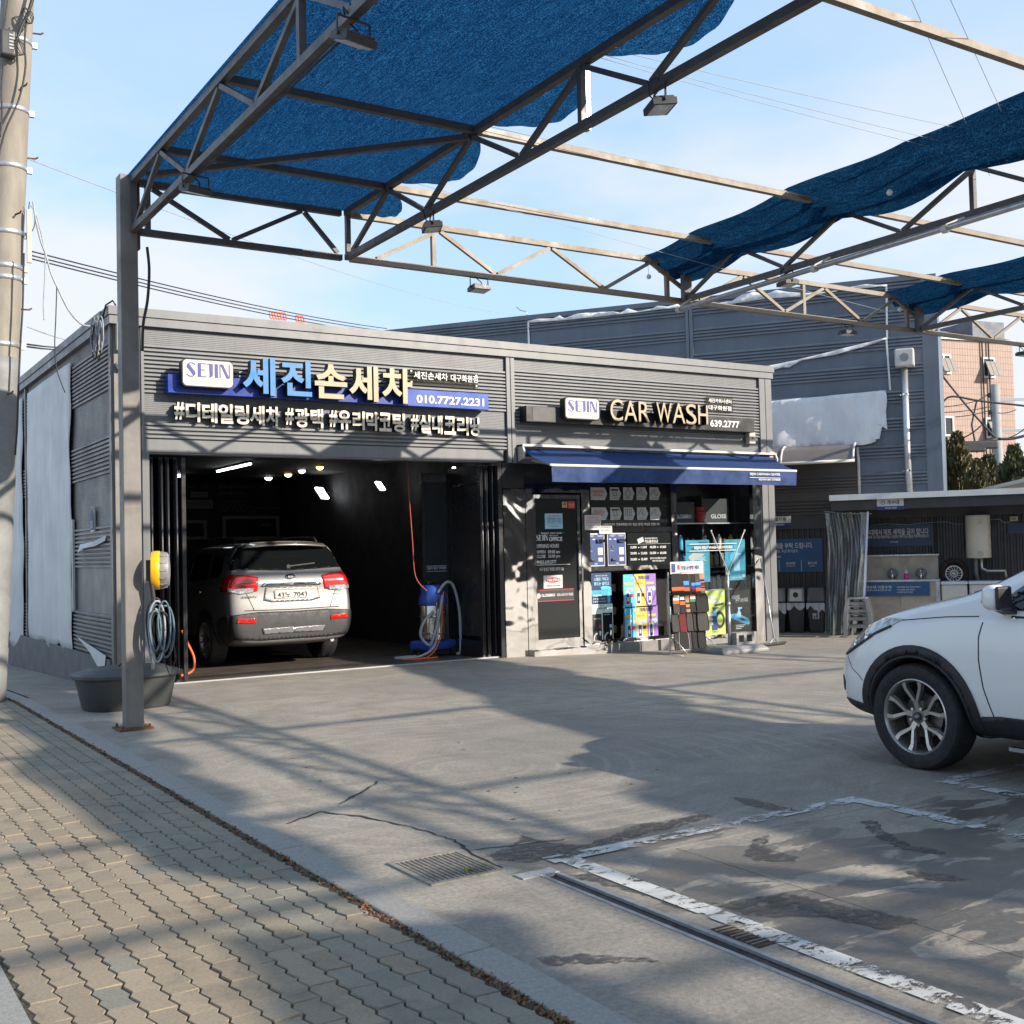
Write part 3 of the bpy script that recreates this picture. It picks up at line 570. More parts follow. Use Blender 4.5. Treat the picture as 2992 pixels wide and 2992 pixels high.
def is_green(xc, y):
    return (xc > 1.72+.12*sin(y*1.7)) if random.random() > .10 else random.random() < .4
for d, x, y, r in near:
    o = link('paver', (pm2 if is_green(x, y) else pm1)[random.randrange(9)], pv, (x+random.uniform(-.0016, .0016), y+random.uniform(-.001, .001), gz(x, y)+random.uniform(-.0035, .0025))); o.rotation_euler[2] = random.uniform(-.012, .012)
qt, qg = MB(), MB()
for d, x, y, r in far_: paver_mb(qg if is_green(x, y) else qt, x, y-PL/2, gz(x, y)+random.uniform(-.002, .002))
tag(qt.build('far_pavers', M['paver_tan'], pv), kind='stuff'); tag(qg.build('far_pavers', M['paver_green'], pv), kind='stuff')
kb = bpy.data.objects.new('kerb', None); COL.objects.link(kb); tag(kb, kind='structure')
y = -4.0
while y < 30:
    l = 1.0; q = MB(); z0, z1 = gz(2.4, y), gz(2.4, y+l)
    vs = [(2.240, y+.004, z0+.004), (2.405, y+.004, z0+.008), (2.405, y+l-.004, z1+.008), (2.240, y+l-.004, z1+.004)]
    q.add(vs+[(a, b_, c-.16) for a, b_, c in vs], [(0, 1, 2, 3), (0, 4, 5, 1), (1, 5, 6, 2), (2, 6, 7, 3), (3, 7, 4, 0)]); o = q.build('kerb_stone', M['granite'], kb); bevel(o, .008, 2); y += l
q = MB(); q.box(-3, .708, -6, 30, -.2, .006); o = q.build('road_edge_slab', M['granite']); tag(o, kind='structure')
# litter, moss and weeds in the gap along the kerb
q = MB()
q2 = MB()
for k in range(2600):
    y = random.random()**1.5*15+2.6; x = 2.185+random.random()*.058; z = gz(x, y)-.007
    l = random.uniform(.008, .026); a = random.random()*6.3; t_ = random.random()*.02
    tri = [(x, y, z), (x+l*cos(a), y+l*sin(a), z+t_), (x+l*.7*cos(a+1.1), y+l*.7*sin(a+1.1), z+t_*.5+.004)]
    (q2 if random.random() < (.35 if (int(y*1.7) % 3 == 0) else .12) else q).add(tri, [(0, 1, 2)])
tag(q.build('kerb_litter', M['leaf_dry'], fix=False), 'brown dry leaf litter lying in the gap along the kerb', 'leaf litter', kind='stuff')
tag(q2.build('kerb_weeds', M['leaf_green'], fix=False), 'small green weeds and moss along the kerb gap', 'weeds', kind='stuff')
# ------------------------------------------------------------------ car wash building
F = 14.70
def zones_profile(zs):
    pr = []
    for z0, z1, k in zs:
        if k == 'n': pr += [(0, z0), (0, z1)]; continue
        p, d = (.052, .034) if k == 'c' else (.024, .006) if k == 'f' else (.058, .034)
        n = max(1, round((z1-z0)/p)); p = (z1-z0)/n
        for i in range(n):
            z = z0+i*p; pr += [(0, z), (0, z+p*.34), (d, z+p*.36), (d, z+p*.84), (0, z+p*.995)]
    pr.append((0, zs[-1][1])); return pr
def ribbed(name, org, xd, nd, s0, s1, zs, m, parent, seg=1):
    pr = zones_profile(zs); xd = Vector(xd); nd = Vector(nd); org = Vector(org); q = MB(); vs = []
    for i in range(seg+1):
        s = s0+(s1-s0)*i/seg
        vs += [org+xd*s+nd*d+Vector((0, 0, z)) for d, z in pr]
    k = len(pr); q.add(vs, [(i*k+j, (i+1)*k+j, (i+1)*k+j+1, i*k+j+1) for i in range(seg) for j in range(k-1)])
    return q.build(name, m, parent)
def part(name, parent, m, *boxes, bev=0, smooth=False):
    q = MB()
    for bx in boxes: q.box(*bx)
    o = q.build(name, m, parent, smooth)
    if bev: bevel(o, bev)
    return o
cw = thing('car_wash_building', 'low grey ribbed metal car wash building with an open garage bay and a glass shop', 'building', (0, 0, 0))
fd = (0, -1, 0)
ribbed('cladding_panel', (0, F, 0), XF, fd, 3.83, 9.27, [(3.14, 3.36, 'c'), (3.36, 3.72, 'f'), (3.72, 4.36, 'c'), (4.36, 4.58, 'f')], M['clad'], cw)
ribbed('cladding_panel', (0, F, 0), XF, fd, 9.43, 14.60, [(2.95, 3.22, 'n'), (3.22, 3.50, 'f'), (3.50, 4.40, 'c'), (4.40, 4.58, 'f')], M['clad'], cw)
part('cornice', cw, M['clad_trim'], (3.40, 14.93, F-.075, F+.3, 4.58, 4.685), (3.385, 14.945, F-.095, F+.3, 4.692, 4.80), (3.40, 14.93, F-.06, F+.3, 4.684, 4.693))
part('cornice', cw, M['clad_side'], (3.385, 3.62, F+.301, 31, 4.58, 4.685), (3.37, 3.62, F+.301, 31, 4.692, 4.80), (3.40, 3.6, F+.301, 31, 4.684, 4.693))
part('header_beam', cw, M['clad_trim'], (3.83, 9.20, F-.035, F+.05, 2.975, 3.139))
part('header_lip', cw, M['clad_side'], (3.88, 9.15, F-.02, F+.15, 2.955, 2.974))
part('pilaster', cw, M['column'], (3.46, 3.62, F-.03, F+.1, -.1, 4.579)); part('pilaster', cw, M['clad_trim'], (3.632, 3.79, F-.02, F+.1, -.1, 4.579), (3.792, 3.829, F-.04, F+.1, -.1, 4.579))
part('door_jamb', cw, M['clad_trim'], (3.83, 3.88, F-.036, F+.12, -.05, 2.974)); part('door_jamb', cw, M['door_black'], (9.10, 9.17, F-.02, F+.2, -.05, 2.974))
part('pilaster', cw, M['clad_trim'], (9.28, 9.345, F-.05, F+.1, 2.95, 4.579)); part('pilaster', cw, M['clad_trim'], (9.36, 9.425, F-.05, F+.1, 2.95, 4.579))
part('pilaster', cw, M['clad_trim'], (14.605, 14.74, F-.05, F+.1, -.12, 4.579)); part('pilaster', cw, M['clad_trim'], (14.755, 14.90, F-.05, F+.1, -.12, 4.579))
# side wall
SW = (-1, 0, 0)
zs = [(.36, .92, 'd'), (.92, 1.50, 'n'), (1.50, 2.06, 'd'), (2.06, 2.70, 'f'), (2.70, 3.20, 'd'), (3.20, 3.76, 'f'), (3.76, 4.38, 'd'), (4.38, 4.58, 'f')]
ribbed('cladding_panel', (3.46, 0, 0), (0, 1, 0), SW, 14.82, 31, zs, M['clad_side'], cw)
part('plinth', cw, mat('plinth_paint', (.10, .104, .112), .5, 0, .12, 3), (3.40, 3.6, F+.12, 31, -.7, .358))
part('corner_trim', cw, M['clad_side'], (3.425, 3.459, F+.02, F+.118, -.1, 4.579)); part('corner_trim', cw, M['clad_side'], (3.41, 3.459, 20.72, 20.80, .36, 4.579))
part('inner_wall', cw, M['black_matte'], (3.47, 3.56, F+.13, 24, -.3, 4.57)); part('inner_wall', cw, M['black_matte'], (9.19, 9.27, F+.12, 24, -.2, 4.5))
part('right_wall', cw, M['clad'], (14.84, 14.92, F+.11, 24, -.2, 4.57)); part('back_wall', cw, M['black_matte'], (3.561, 14.83, 24.0, 24.15, -.3, 4.57))
part('back_wall_upper', cw, M['clad_side'], (3.47, 14.92, 24.16, 24.3, -.3, 4.79))
part('roof', cw, M['clad_side'], (3.5, 14.9, F+.305, 31, 4.50, 4.60)); part('garage_ceiling', cw, M['black_matte'], (3.561, 9.189, F+.16, 23.99, 3.225, 3.30))
part('header_back', cw, M['black_matte'], (3.83, 9.18, F+.155, F+.2, 2.975, 3.2))
part('shop_ceiling', cw, M['black_matte'], (9.271, 14.83, F+.2, 23.99, 3.0, 3.05))
part('garage_floor', cw, M['floor_in'], (3.561, 9.189, F+.10, 23.99, -.1, .004)); part('shop_floor', cw, M['shop_floor'], (9.271, 14.83, F+.06, 23.99, -.12, .02))
part('shop_back_wall', cw, M['dark_clad'], (9.271, 14.83, 18.2, 18.3, .02, 3.0))
part('threshold', cw, M['zinc'], (3.88, 9.10, F+.028, F+.098, -.05, .016))
# folding doors: leaves parked at both ends of the opening
def fold_door(xs, y0, y1, glaze):
    fdoor = bpy.data.objects.new('folding_door', None); COL.objects.link(fdoor); fdoor.parent = cw
    for i, (xa, xb) in enumerate(xs):
        q = MB(); d = Vector((xb-xa, y1-y0, 0)).normalized(); n = Vector((-d.y, d.x, 0))
        for zc in ((.10, .02, .26), (2.80, 2.66, 2.92)): q.bar((xa, y0, (zc[1]+zc[2])/2), (xb, y1, (zc[1]+zc[2])/2), .045, zc[2]-zc[1])
        for t in (0.03, .97): q.bar((xa+(xb-xa)*t, y0+(y1-y0)*t, .02), (xa+(xb-xa)*t, y0+(y1-y0)*t, 2.92), .05, .05, up=(1, 0, 0))
        q.bar((xa, y0, 1.47), (xb, y1, 1.47), .02, 2.3)
        q.build('leaf', M['door_black'], fdoor)
        q = MB(); q.tube([(xa, y0-.035, .05), (xa, y0-.035, 2.9)], .016, 8); q.build('hinge_tube', M['door_black'], fdoor, True)
    return fdoor
fold_door([(3.93, 4.02), (4.06, 4.03), (4.14, 4.20), (4.25, 4.22)], F+.10, F+.95, False)
dr_ = fold_door([(9.05, 9.00), (8.95, 8.97), (8.86, 8.80)], F+.10, F+.95, False)
q = MB(); q.bar((4.335, F+.06, 0.02), (4.335, F+.06, 2.92), .05, .05, up=(1, 0, 0)); q.build('leaf_edge', M['door_black'], cw)
# glazed leaf standing half open
gl = bpy.data.objects.new('glazed_leaf', None); COL.objects.link(gl); gl.parent = cw
pa, pb = Vector((8.78, F+.98, 0)), Vector((8.42, F+1.15, 0))
q = MB()
for z0, z1 in ((.02, .28), (2.72, 2.86)): q.bar(pa+Vector((0, 0, (z0+z1)/2)), pb+Vector((0, 0, (z0+z1)/2)), .045, z1-z0)
for p in (pa, pb): q.bar(p+Vector((0, 0, .02)), p+Vector((0, 0, 2.86)), .05, .05, up=(1, 0, 0))
q.build('frame', M['door_black'], gl)
q = MB(); q.bar(pa+Vector((0, 0, 1.5)), pb+Vector((0, 0, 1.5)), .008, 2.43); q.build('pane', M['pane_dark'], gl)
dl = (pa-pb).normalized(); nn = Vector((-dl.y, dl.x, 0)); nn = nn if nn.y < 0 else -nn
pc = (pa+pb)/2+nn*.012
lettering('SEJIN SELF WASH', pc+Vector((0, 0, 1.36)), dl, UP, .30, .055, M['print_grey'], gl, bold=.01)
for zz in (1.40, 1.315):
    q = MB(); q.bar(pb+dl*.04+nn*.012+Vector((0, 0, zz)), pa-dl*.04+nn*.012+Vector((0, 0, zz)), .003, .006); q.build('rule', M['print_grey'], gl)
# dim printed notices on the garage back wall and framed pictures
BW = 23.985
def btext(body, x0, y0, x1, y1, m='print_grey', nm='wall_lettering'): return ftext(body, x0, y0, x1, y1, BW, M[m], cw, name=nm)
M['dim'] = mat('dim_wall_print', (.16, .165, .17), .6, 0, .05, 5, rvar=0)
for row, (y, segs) in enumerate([(1401, [(528, 545), (548, 572), (576, 612), (680, 704), (708, 724), (728, 752), (756, 778), (782, 818)]), (1423, [(540, 570), (585, 604), (638, 664), (668, 692), (696, 726), (730, 748), (756, 776), (780, 798), (800, 816)]), (1442, [(638, 664), (668, 690), (694, 716)])]):
    for a, c_ in segs: btext('광택코팅'[:max(2, (c_-a)//9)], a, y-4, c_, y+4, 'dim')
pb_ = onY(555, 1437, BW); pe_ = onY(606, 1454, BW)
part('price_board', cw, M['dim'], (pb_.x, pe_.x, BW-.03, BW, pe_.z, pb_.z)); ftext('+20,000', 560, 1440, 600, 1450, BW-.035, M['print_black'], cw)
pb_ = onY(530, 1461, BW); pe_ = onY(621, 1486, BW)
part('notice_board', cw, M['dim'], (pb_.x, pe_.x, BW-.03, BW, pe_.z, pb_.z)); ftext('추가 / RV 승합 문의', 536, 1467, 615, 1479, BW-.035, M['print_black'], cw)
for i, (a, c_, y) in enumerate([(646, 724, 1465), (640, 740, 1477), (640, 820, 1485), (640, 750, 1493)]): btext('작업전 후 확인해주세요', a, y-3, c_, y+3, 'dim')
for (x0, y0, x1, y1) in ((648, 1508, 815, 1576), (530, 1520, 603, 1576)):
    a = onY(x0, y0, BW); c_ = onY(x1, y1, BW); fr = .07
    q = MB(); q.box(a.x, c_.x, BW-.05, BW, a.z-fr, a.z); q.box(a.x, c_.x, BW-.05, BW, c_.z, c_.z+fr); q.box(a.x, a.x+fr, BW-.05, BW, c_.z+fr, a.z-fr); q.box(c_.x-fr, c_.x, BW-.05, BW, c_.z+fr, a.z-fr)
    o = q.build('picture_frame', M['dim'], None); tag(o, 'wide framed car picture on the dark garage back wall' if x0 > 600 else 'smaller framed board at the left of the garage back wall', 'picture frame')
    q = MB(); q.box(a.x+fr, c_.x-fr, BW-.02, BW-.005, c_.z+fr, a.z-fr); q.build('picture', M['film'], o)
    if x0 > 600: ftext('SEJIN', 762, 1528, 795, 1540, BW-.03, M['dim'], o)
# lamps in the garage
def lamp_disc(p, r, m, label):
    t = thing('ceiling_spotlight', label, 'lamp', p, 0, 'spotlights in the garage ceiling')
    q = MB(); q.lathe([(r*1.25, 0), (r*1.25, .02), (r*1.02, .02), (r*1.02, .0)], 16, (0, 0, -.02)); q.build('rim', M['dark_plastic'], t)
    q = MB(); q.lathe([(.001, -.075), (r*.5, -.068), (r*.85, -.045), (r, -.018), (r, -.001)], 16); q.build('lens', m, t)
for (x, y, s, m, lb) in [(6.23, 21.5, .10, 'lamp_white', 'dim white spotlight at the left of the garage ceiling'), (8.19, 22.0, .12, 'lamp_white', 'bright white spotlight in the middle row of the garage ceiling'), (8.22, 21.0, .12, 'lamp_warm', 'left one of two warm orange spotlights in the garage ceiling'), (8.10, 20.0, .11, 'lamp_white', 'small white spotlight between the two warm spotlights'), (8.10, 19.15, .11, 'lamp_warm', 'right one of two warm orange spotlights in the garage ceiling')]:
    lamp_disc((x, y, 3.222), s*.62, M[m], lb)
for (x, y, z, lb) in [(8.93, 21.0, 2.85, 'larger bright square floodlight on the dark garage wall'), (8.70, 17.9, 2.80, 'middle square floodlight on the dark garage wall'), (8.95, 15.7, 2.93, 'small square floodlight at the right top of the garage opening')]:
    t = thing('garage_floodlight', lb, 'lamp', (x, y, z), 0, 'square floodlights along the garage wall')
    s = .13 if y > 20 else .085 if y > 17 else .04
    def rot(p): 
        v = Vector(p); v = Matrix.Rotation(radians(35), 3, 'Z') @ (Matrix.Rotation(radians(-35), 3, 'X') @ v); return v
    q = MB(); q.prism([rot((a*s*1.15, 0.03, c_*s*1.15)) for a, c_ in ((-1, -1), (1, -1), (1, 1), (-1, 1))], rot((0, .03, 0))); q.build('housing', M['dark_plastic'], t)
    q = MB(); q.prism([rot((a*s, 0.0, c_*s)) for a, c_ in ((-1, -1), (1, -1), (1, 1), (-1, 1))], rot((0, .028, 0))); q.build('panel', M['lamp_white'], t)
    q = MB(); q.tube([rot((0, .06, 0)), (.3 if y < 17 else .32, .1, .05)], .012, 6); q.build('bracket', M['dark_plastic'], t)
t = thing('tube_light', 'long thin white tube light on the garage ceiling', 'lamp', (6.55, 19.3, 3.20))
q = MB(); q.box(-.03, .03, -.9, .9, -.01, .02); q.build('housing', M['dark_plastic'], t); q = MB(); q.tube([(0, -.88, -.03), (0, .88, -.03)], .018, 8); q.build('tube', M['lamp_white'], t, True)
# torn vinyl on the side wall
def vinyl(y0, y1, z0, z1, label):
    q = MB()
    def f(u, v):
        y = y0+(y1-y0)*u; z = z0+(z1-z0)*v
        e = .018*sin(u*9+v*3)*sin(v*7+u*2)+.006*sin(v*23+u*5)
        zz = z - (.05*sin(u*17)+.03*sin(u*41) if v == 0 else 0)
        return (3.422-.012-abs(e)*.5, y + (.05*sin(v*12)+.03*sin(v*29) if u in (0, 1) else 0), zz)
    q.grid(f, 22, 34); o = q.build('vinyl_sheet', M['vinyl'], None, True); so = o.modifiers.new('thick', 'SOLIDIFY'); so.thickness = .004
    tag(o, label, 'vinyl sheet'); return o
vinyl(17.05, 20.52, .33, 4.45, 'tall wrinkled white vinyl sheet pinned over the grey side wall')
vinyl(21.0, 26.5, .1, 4.45, 'partly hidden white vinyl sheet behind the utility pole on the side wall')
q = MB(); q.prism([(3.392, 15.0, .40), (3.392, 16.7, .56), (3.385, 15.9, .40), (3.372, 15.05, .13)], (.004, 0, 0)); tag(q.build('vinyl_scrap', M['vinyl']), 'small torn white vinyl scrap hanging low at the wall corner', 'vinyl scrap')
q = MB(); q.prism([(3.41, 15.0, 1.93), (3.39, 15.6, 1.86), (3.40, 16.45, 1.84), (3.37, 16.5, 1.72), (3.38, 16.2, 1.78), (3.39, 15.5, 1.80), (3.40, 15.0, 1.86)], (.004, 0, 0)); tag(q.build('vinyl_scrap', M['vinyl']), 'narrow torn white strip halfway up the ribbed side wall', 'vinyl scrap')
q = MB(); q.box(3.40, 3.43, 16.96, 17.02, .9, 2.2); tag(q.build('corner_strip', M['white_plastic']), 'thin white plastic strip upright on the ribbed side wall', 'strip')
# house number plate
t = thing('number_plate', 'small house shaped blue number plate on the ribbed side wall', 'sign', (3.43, 15.75, 2.15))
hp = [(-.10, -.16), (.10, -.16), (.10, .10), (0, .19), (-.10, .10)]
q = MB(); q.prism([(0, -y, z) for y, z in hp], (-.02, 0, 0)); q.build('edge', M['white_plastic'], t)
q = MB(); q.prism([(-.022, -y*.82, z*.82) for y, z in hp], (-.004, 0, 0)); q.build('face', M['print_blue'], t)
lettering('103', (3.43-.03, 15.75, 2.09), (0, -1, 0), UP, .12, .10, M['white'], t, bold=.01)
# alarm boxes, wires at the left corner
t = thing('alarm_box', 'small cream alarm box with a red spot at the left building corner', 'box', (3.53, F-.05, 4.42))
part('housing', t, M['cream_plastic'], (-.05, .05, -.06, .018, -.18, .16), bev=.01); part('spot', t, M['print_red'], (.0, .035, -.064, -.061, -.12, -.05))
t = thing('security_camera', 'white dome security camera under the alarm box at the left corner', 'camera', (3.53, F-.08, 4.04))
q = MB(); q.lathe([(.055, .05), (.06, .02), (.06, 0)], 14); q.build('mount', M['white_plastic'], t, True); q = MB(); q.lathe([(.052, 0), (.045, -.03), (.02, -.05), (.002, -.053)], 14); q.build('dome', M['white_plastic'], t, True)
t = thing('alarm_box', 'cream alarm box with a round dot right of the telephone number board', 'box', (0, 0, 0))
a = onY(2187, 1263, F-.1); c_ = onY(2206, 1297, F-.1); part('housing', t, M['cream_plastic'], (a.x, c_.x, F-.12, F-.02, c_.z, a.z), bev=.01)
q = MB(); q.lathe([(.018, 0), (.018, -.01)], 10, ((a.x+c_.x)/2, F-.12, (a.z+c_.z)/2), 'y'); q.build('spot', M['leaf_green'], t)
a = onY(2245, 1320, F-.1); c_ = onY(2261, 1347, F-.1)
t = thing('alarm_box', 'cream alarm box with red letters above the right end of the awning', 'box'); part('housing', t, M['cream_plastic'], (a.x, c_.x, F-.13, F-.052, c_.z, a.z), bev=.01); part('spot', t, M['print_red'], (a.x+.02, c_.x-.02, F-.134, F-.131, c_.z+.03, c_.z+.07))
# ------------------------------------------------------------------ main sign
ms = thing('main_sign', 'long blue sign board with blue and gold raised Korean letters above the garage', 'sign')
YB = F-.20
a = onY(490, 1092, YB); c_ = onY(1190, 1185, YB); e_ = onY(1428, 1199, YB)
part('board', ms, M['sign_blue'], (a.x, c_.x, YB, F-.022, 3.725, 3.965), bev=.006); part('board', ms, mat('sign_blue_bright', (.014, .062, .34), .3, 0, .04, 2), (c_.x+.002, e_.x, YB-.004, F-.022, 3.72, 3.965), bev=.006)
def rrect(x0, x1, z0, z1, r, Y, n=5):
    P = []
    for cx, cz, a0 in ((x1-r, z1-r, 0), (x0+r, z1-r, 90), (x0+r, z0+r, 180), (x1-r, z0+r, 270)):
        for k in range(n+1): an = radians(a0+90*k/n); P.append((cx+r*cos(an), Y, cz+r*sin(an)))
    return P
def plate(parent, px0, py0, px1, py1, YP, d):
    a = onY(px0, py0, YP); c_ = onY(px1, py1, YP); x0, x1, z1, z0 = a.x, c_.x, a.z, c_.z
    q = MB(); q.prism(rrect(x0, x1, z0, z1, .06, YP), (0, d, 0)); q.build('plate_rim', M['black'], parent)
    q = MB(); q.prism(rrect(x0+.012, x1-.012, z0+.012, z1-.012, .055, YP-.004), (0, .0035, 0)); q.build('plate_face', M['plate_white'], parent)
    w = x1-x0; h = z1-z0
    logo(x0+.08*w, z0+.36*h, .84*w, .50*h, YP-.009, M['logo_blue'], parent)
    lettering('CAR WASH CENTER', ((x0+x1)/2, YP-.006, z0+.20*h), XF, UP, .76*w, .055*h, M['gold_print'], parent, spacing=1.35, bold=.012)
    for zz in (.31, .115): part('rule', parent, M['gold_print'], (x0+.1*w, x1-.1*w, YP-.007, YP-.0045, z0+zz*h, z0+zz*h+.004))
plate(ms, 531, 1046, 683, 1136, F-.33, .13)
YL = F-.345
for ch, x0, y0, x1, y1, m in [('세', 704, 1043, 801, 1159, 'letter_blue'), ('진', 816, 1052, 907, 1161, 'letter_blue'), ('손', 914, 1063, 1010, 1169, 'letter_gold'), ('세', 1014, 1067, 1101, 1176, 'letter_gold'), ('차', 1110, 1074, 1200, 1182, 'letter_gold')]:
    ftext(ch, x0, y0, x1, y1, YL+.06, [M[m], M['black']], ms, name='letter', depth=.12, bold=.028)
ftext('010.7727.2231', 1217, 1153, 1415, 1188, YB-.010, [M['white']], ms, name='telephone_number', bold=.03)
# small clear plate
t = thing('branch_plate', 'small clear plate with white Korean branch lettering above the telephone number', 'sign')
a = onY(1196, 1080, F-.07); c_ = onY(1397, 1130, F-.07)
q = MB(); q.box(a.x, c_.x, F-.07, F-.06, 4.06, 4.28); q.build('plate', glass_mat('clear_acrylic', (.80, .78, .70), .82, .1), t)
for x in (a.x+.03, c_.x-.03):
    for z in (4.09, 4.25): q = MB(); q.lathe([(.012, 0), (.012, .06)], 8, (x, F-.075, z), 'y'); q.build('standoff', M['zinc'], t)
ftext('세진손세차', 1209, 1084, 1309, 1113, F-.08, [M['white']], t, bold=.015); ftext('대구화원점', 1317, 1093, 1396, 1119, F-.08, [M['white']], t, bold=.015)
hs = thing('hashtag_sign', 'row of pale metal Korean hashtag letters under the blue sign', 'sign')
for ch, x0, x1 in [('#', 507, 537), ('디', 540, 583), ('테', 588, 633), ('일', 636, 679), ('링', 684, 726), ('세', 727, 771), ('차', 773, 816), ('#', 831, 856), ('광', 858, 901), ('택', 904, 942), ('#', 959, 983), ('유', 984, 1023), ('리', 1027, 1063), ('막', 1066, 1105), ('코', 1104, 1141), ('팅', 1144, 1181), ('#', 1197, 1220), ('실', 1221, 1256), ('내', 1259, 1290), ('크', 1294, 1329), ('리', 1332, 1366), ('닝', 1369, 1398)]:
    xm = (x0+x1)/2; yt = 1174+(xm-540)*.0545; hh = 60-.006*(xm-500)
    if ch == '#': yt += 2; hh -= 8
    ftext(ch, x0, yt, x1, yt+hh, F-.085, [M['letter_steel'], M['black']], hs, name='letter', depth=.07, bold=.03)
# ------------------------------------------------------------------ shop sign
ss = thing('shop_sign', 'long black sign board with gold CAR WASH letters above the blue awning', 'sign')
a = onY(1537, 1185, F-.22); e_ = onY(2204, 1240, F-.22)
part('board', ss, M['black'], (a.x, e_.x, F-.22, F-.022, 3.575, 3.82), bev=.006); part('grey_segment', ss, M['dark_clad'], (a.x+.12, a.x+.72, F-.224, F-.221, 3.59, 3.805))
plate(ss, 1650, 1159, 1752, 1229, F-.36, .14)
for ch, x0, y0, x1, y1 in [('C', 672, 265, 757, 415), ('A', 762, 275, 853, 419), ('R', 860, 282, 936, 421), ('W', 978, 288, 1082, 426), ('A', 1084, 292, 1172, 431), ('S', 1174, 298, 1246, 439), ('H', 1254, 305, 1322, 437)]:
    ftext(ch, 1480+x0/2.273, 1050+y0/2.273, 1480+x1/2.273, 1050+y1/2.273, F-.31, [M['letter_gold'], M['black']], ss, name='letter', depth=.13, bold=-.0)
ftext('639.2777', 2075, 1226, 2161, 1251, F-.228, [M['white']], ss, name='telephone_number', bold=.03)
t = thing('branch_plate', 'small clear plate with two lines of white Korean letters above the shop telephone number', 'sign')
a = onY(2064, 1158, F-.07); c_ = onY(2142, 1206, F-.07); part('plate', t, glass_mat('clear_acrylic_b', (.80, .78, .70), .85, .1), (a.x, c_.x, F-.07, F-.06, c_.z, a.z))
ftext('세진카워시센터', 2070, 1163, 2137, 1180, F-.075, [M['white']], t, bold=.02); ftext('대구화원점', 2070, 1183, 2137, 1201, F-.075, [M['white']], t, bold=.02)
# ------------------------------------------------------------------ awning
aw = thing('awning', 'blue retractable fabric awning stretched over the shop window', 'awning')
q = MB(); q.box(9.47, 14.86, F-.17, F-.01, 3.20, 3.235); q.box(9.47, 14.86, F-.03, F-.01, 3.02, 3.2); q.build('top_rail', M['white_plastic'], aw)
q = MB(); q.tube([(9.52, F-.09, 3.11), (14.82, F-.09, 3.11)], .06, 12); q.build('roller', M['awning'], aw, True)
for x in (9.47, 14.84):
    q = MB(); q.prism([(x, F-.02, 2.98), (x, F-.18, 3.02), (x, F-.20, 3.12), (x, F-.15, 3.22), (x, F-.02, 3.23)], (.03, 0, 0)); q.build('end_cap', M['white_plastic'], aw)
YA = 13.72; ZF = 2.86
def cloth(u, v):
    x = 9.50+(14.80-9.50)*u; x2 = 9.42+(14.47-9.42)*u; s_ = sin(pi*v)
    return (x+(x2-x)*v, F-.10-(F-.10-YA)*v, 3.16+(ZF-3.16)*v-.03*s_-.008*sin(u*23)*s_-.005*sin(u*7+2)*s_)
q = MB(); q.grid(cloth, 48, 12); o = q.build('cloth', M['awning'], aw, True)
q = MB(); q.bar((9.40, YA, ZF-.01), (14.49, YA, ZF-.01), .04, .034); o = q.build('front_bar', M['white_plastic'], aw); bevel(o, .01)
q = MB(); q.grid(lambda u, v: (9.42+5.05*u, YA-.024-.012*sin(u*61)*v-.01*sin(u*23+1)*v, ZF-.036-.225*v), 90, 4); q.build('valance', M['awning'], aw, True)
q = MB(); q.box(9.42, 14.47, YA-.028, YA-.025, ZF-.030, ZF-.020); q.build('trim_stripe', M['cream_plastic'], aw)
for x in (9.62, 14.3):
    q = MB(); q.tube([(x+.05, F-.1, 3.0), (x+(.55 if x < 12 else -.55), 14.2, 2.84), (x, YA+.03, ZF-.05)], .022, 8); q.build('arm', M['white_plastic'], aw, True)
ftext('SEJIN CARWASH CENTER', 2191, 1381, 2280, 1392, YA-.045, [M['white']], aw, bold=.015); ftext('세진카워시센터 대구화원점', 2216, 1398, 2280, 1405, YA-.045, [M['white']], aw, bold=.02)
a = onY(2191, 1394.5, YA-.045); c_ = onY(2280, 1395.5, YA-.045); part('rule', aw, M['white'], (a.x, c_.x, YA-.046, YA-.043, a.z-.008, a.z))
# ------------------------------------------------------------------ shop front
def P1(x, y): return (1480+x/3.512, 1400+y/3.512)
def P2(x, y): return (1900+x/3.577, 1380+y/3.577)
G = F+.03
sf = cw
St = M['mirror']
part('steel_panel', sf, St, (9.18, 9.575, F-.03, F+.04, -.1, 2.56)); part('fascia_panel', sf, M['black'], (9.18, 9.575, F-.02, F+.04, 2.565, 2.949))
part('door_frame', sf, St, (9.58, 9.70, F-.04, F+.04, -.1, 2.62)); part('door_frame', sf, St, (10.64, 10.80, F-.035, F+.04, .0, 2.949)); part('door_frame', sf, St, (9.702, 10.638, F-.04, F+.04, 2.50, 2.62))
part('transom_pane', sf, M['pane_dark'], (9.58, 10.63, F, F+.02, 2.625, 2.949)); part('step', sf, St, (9.60, 11.0, F-.16, F-.041, -.12, .06))
door = part('door', sf, St, (9.715, 10.62, F-.02, F+.02, .03, .22), (9.715, 9.77, F-.02, F+.02, .22, 2.47), (10.565, 10.62, F-.02, F+.02, .22, 2.47), (9.77, 10.565, F-.02, F+.02, 2.41, 2.47))
q = MB(); q.box(9.77, 10.565, F-.006, F+.006, .22, 2.41); q.build('door_pane', M['film'], door)
q = MB(); q.tube([(10.60, F-.075, .95), (10.60, F-.075, 1.68)], .016, 10); q.tube([(10.60, F-.075, 1.08), (10.60, F-.02, 1.08)], .01, 8); q.tube([(10.60, F-.075, 1.55), (10.60, F-.02, 1.55)], .01, 8); q.build('handle', M['chrome'], door, True)
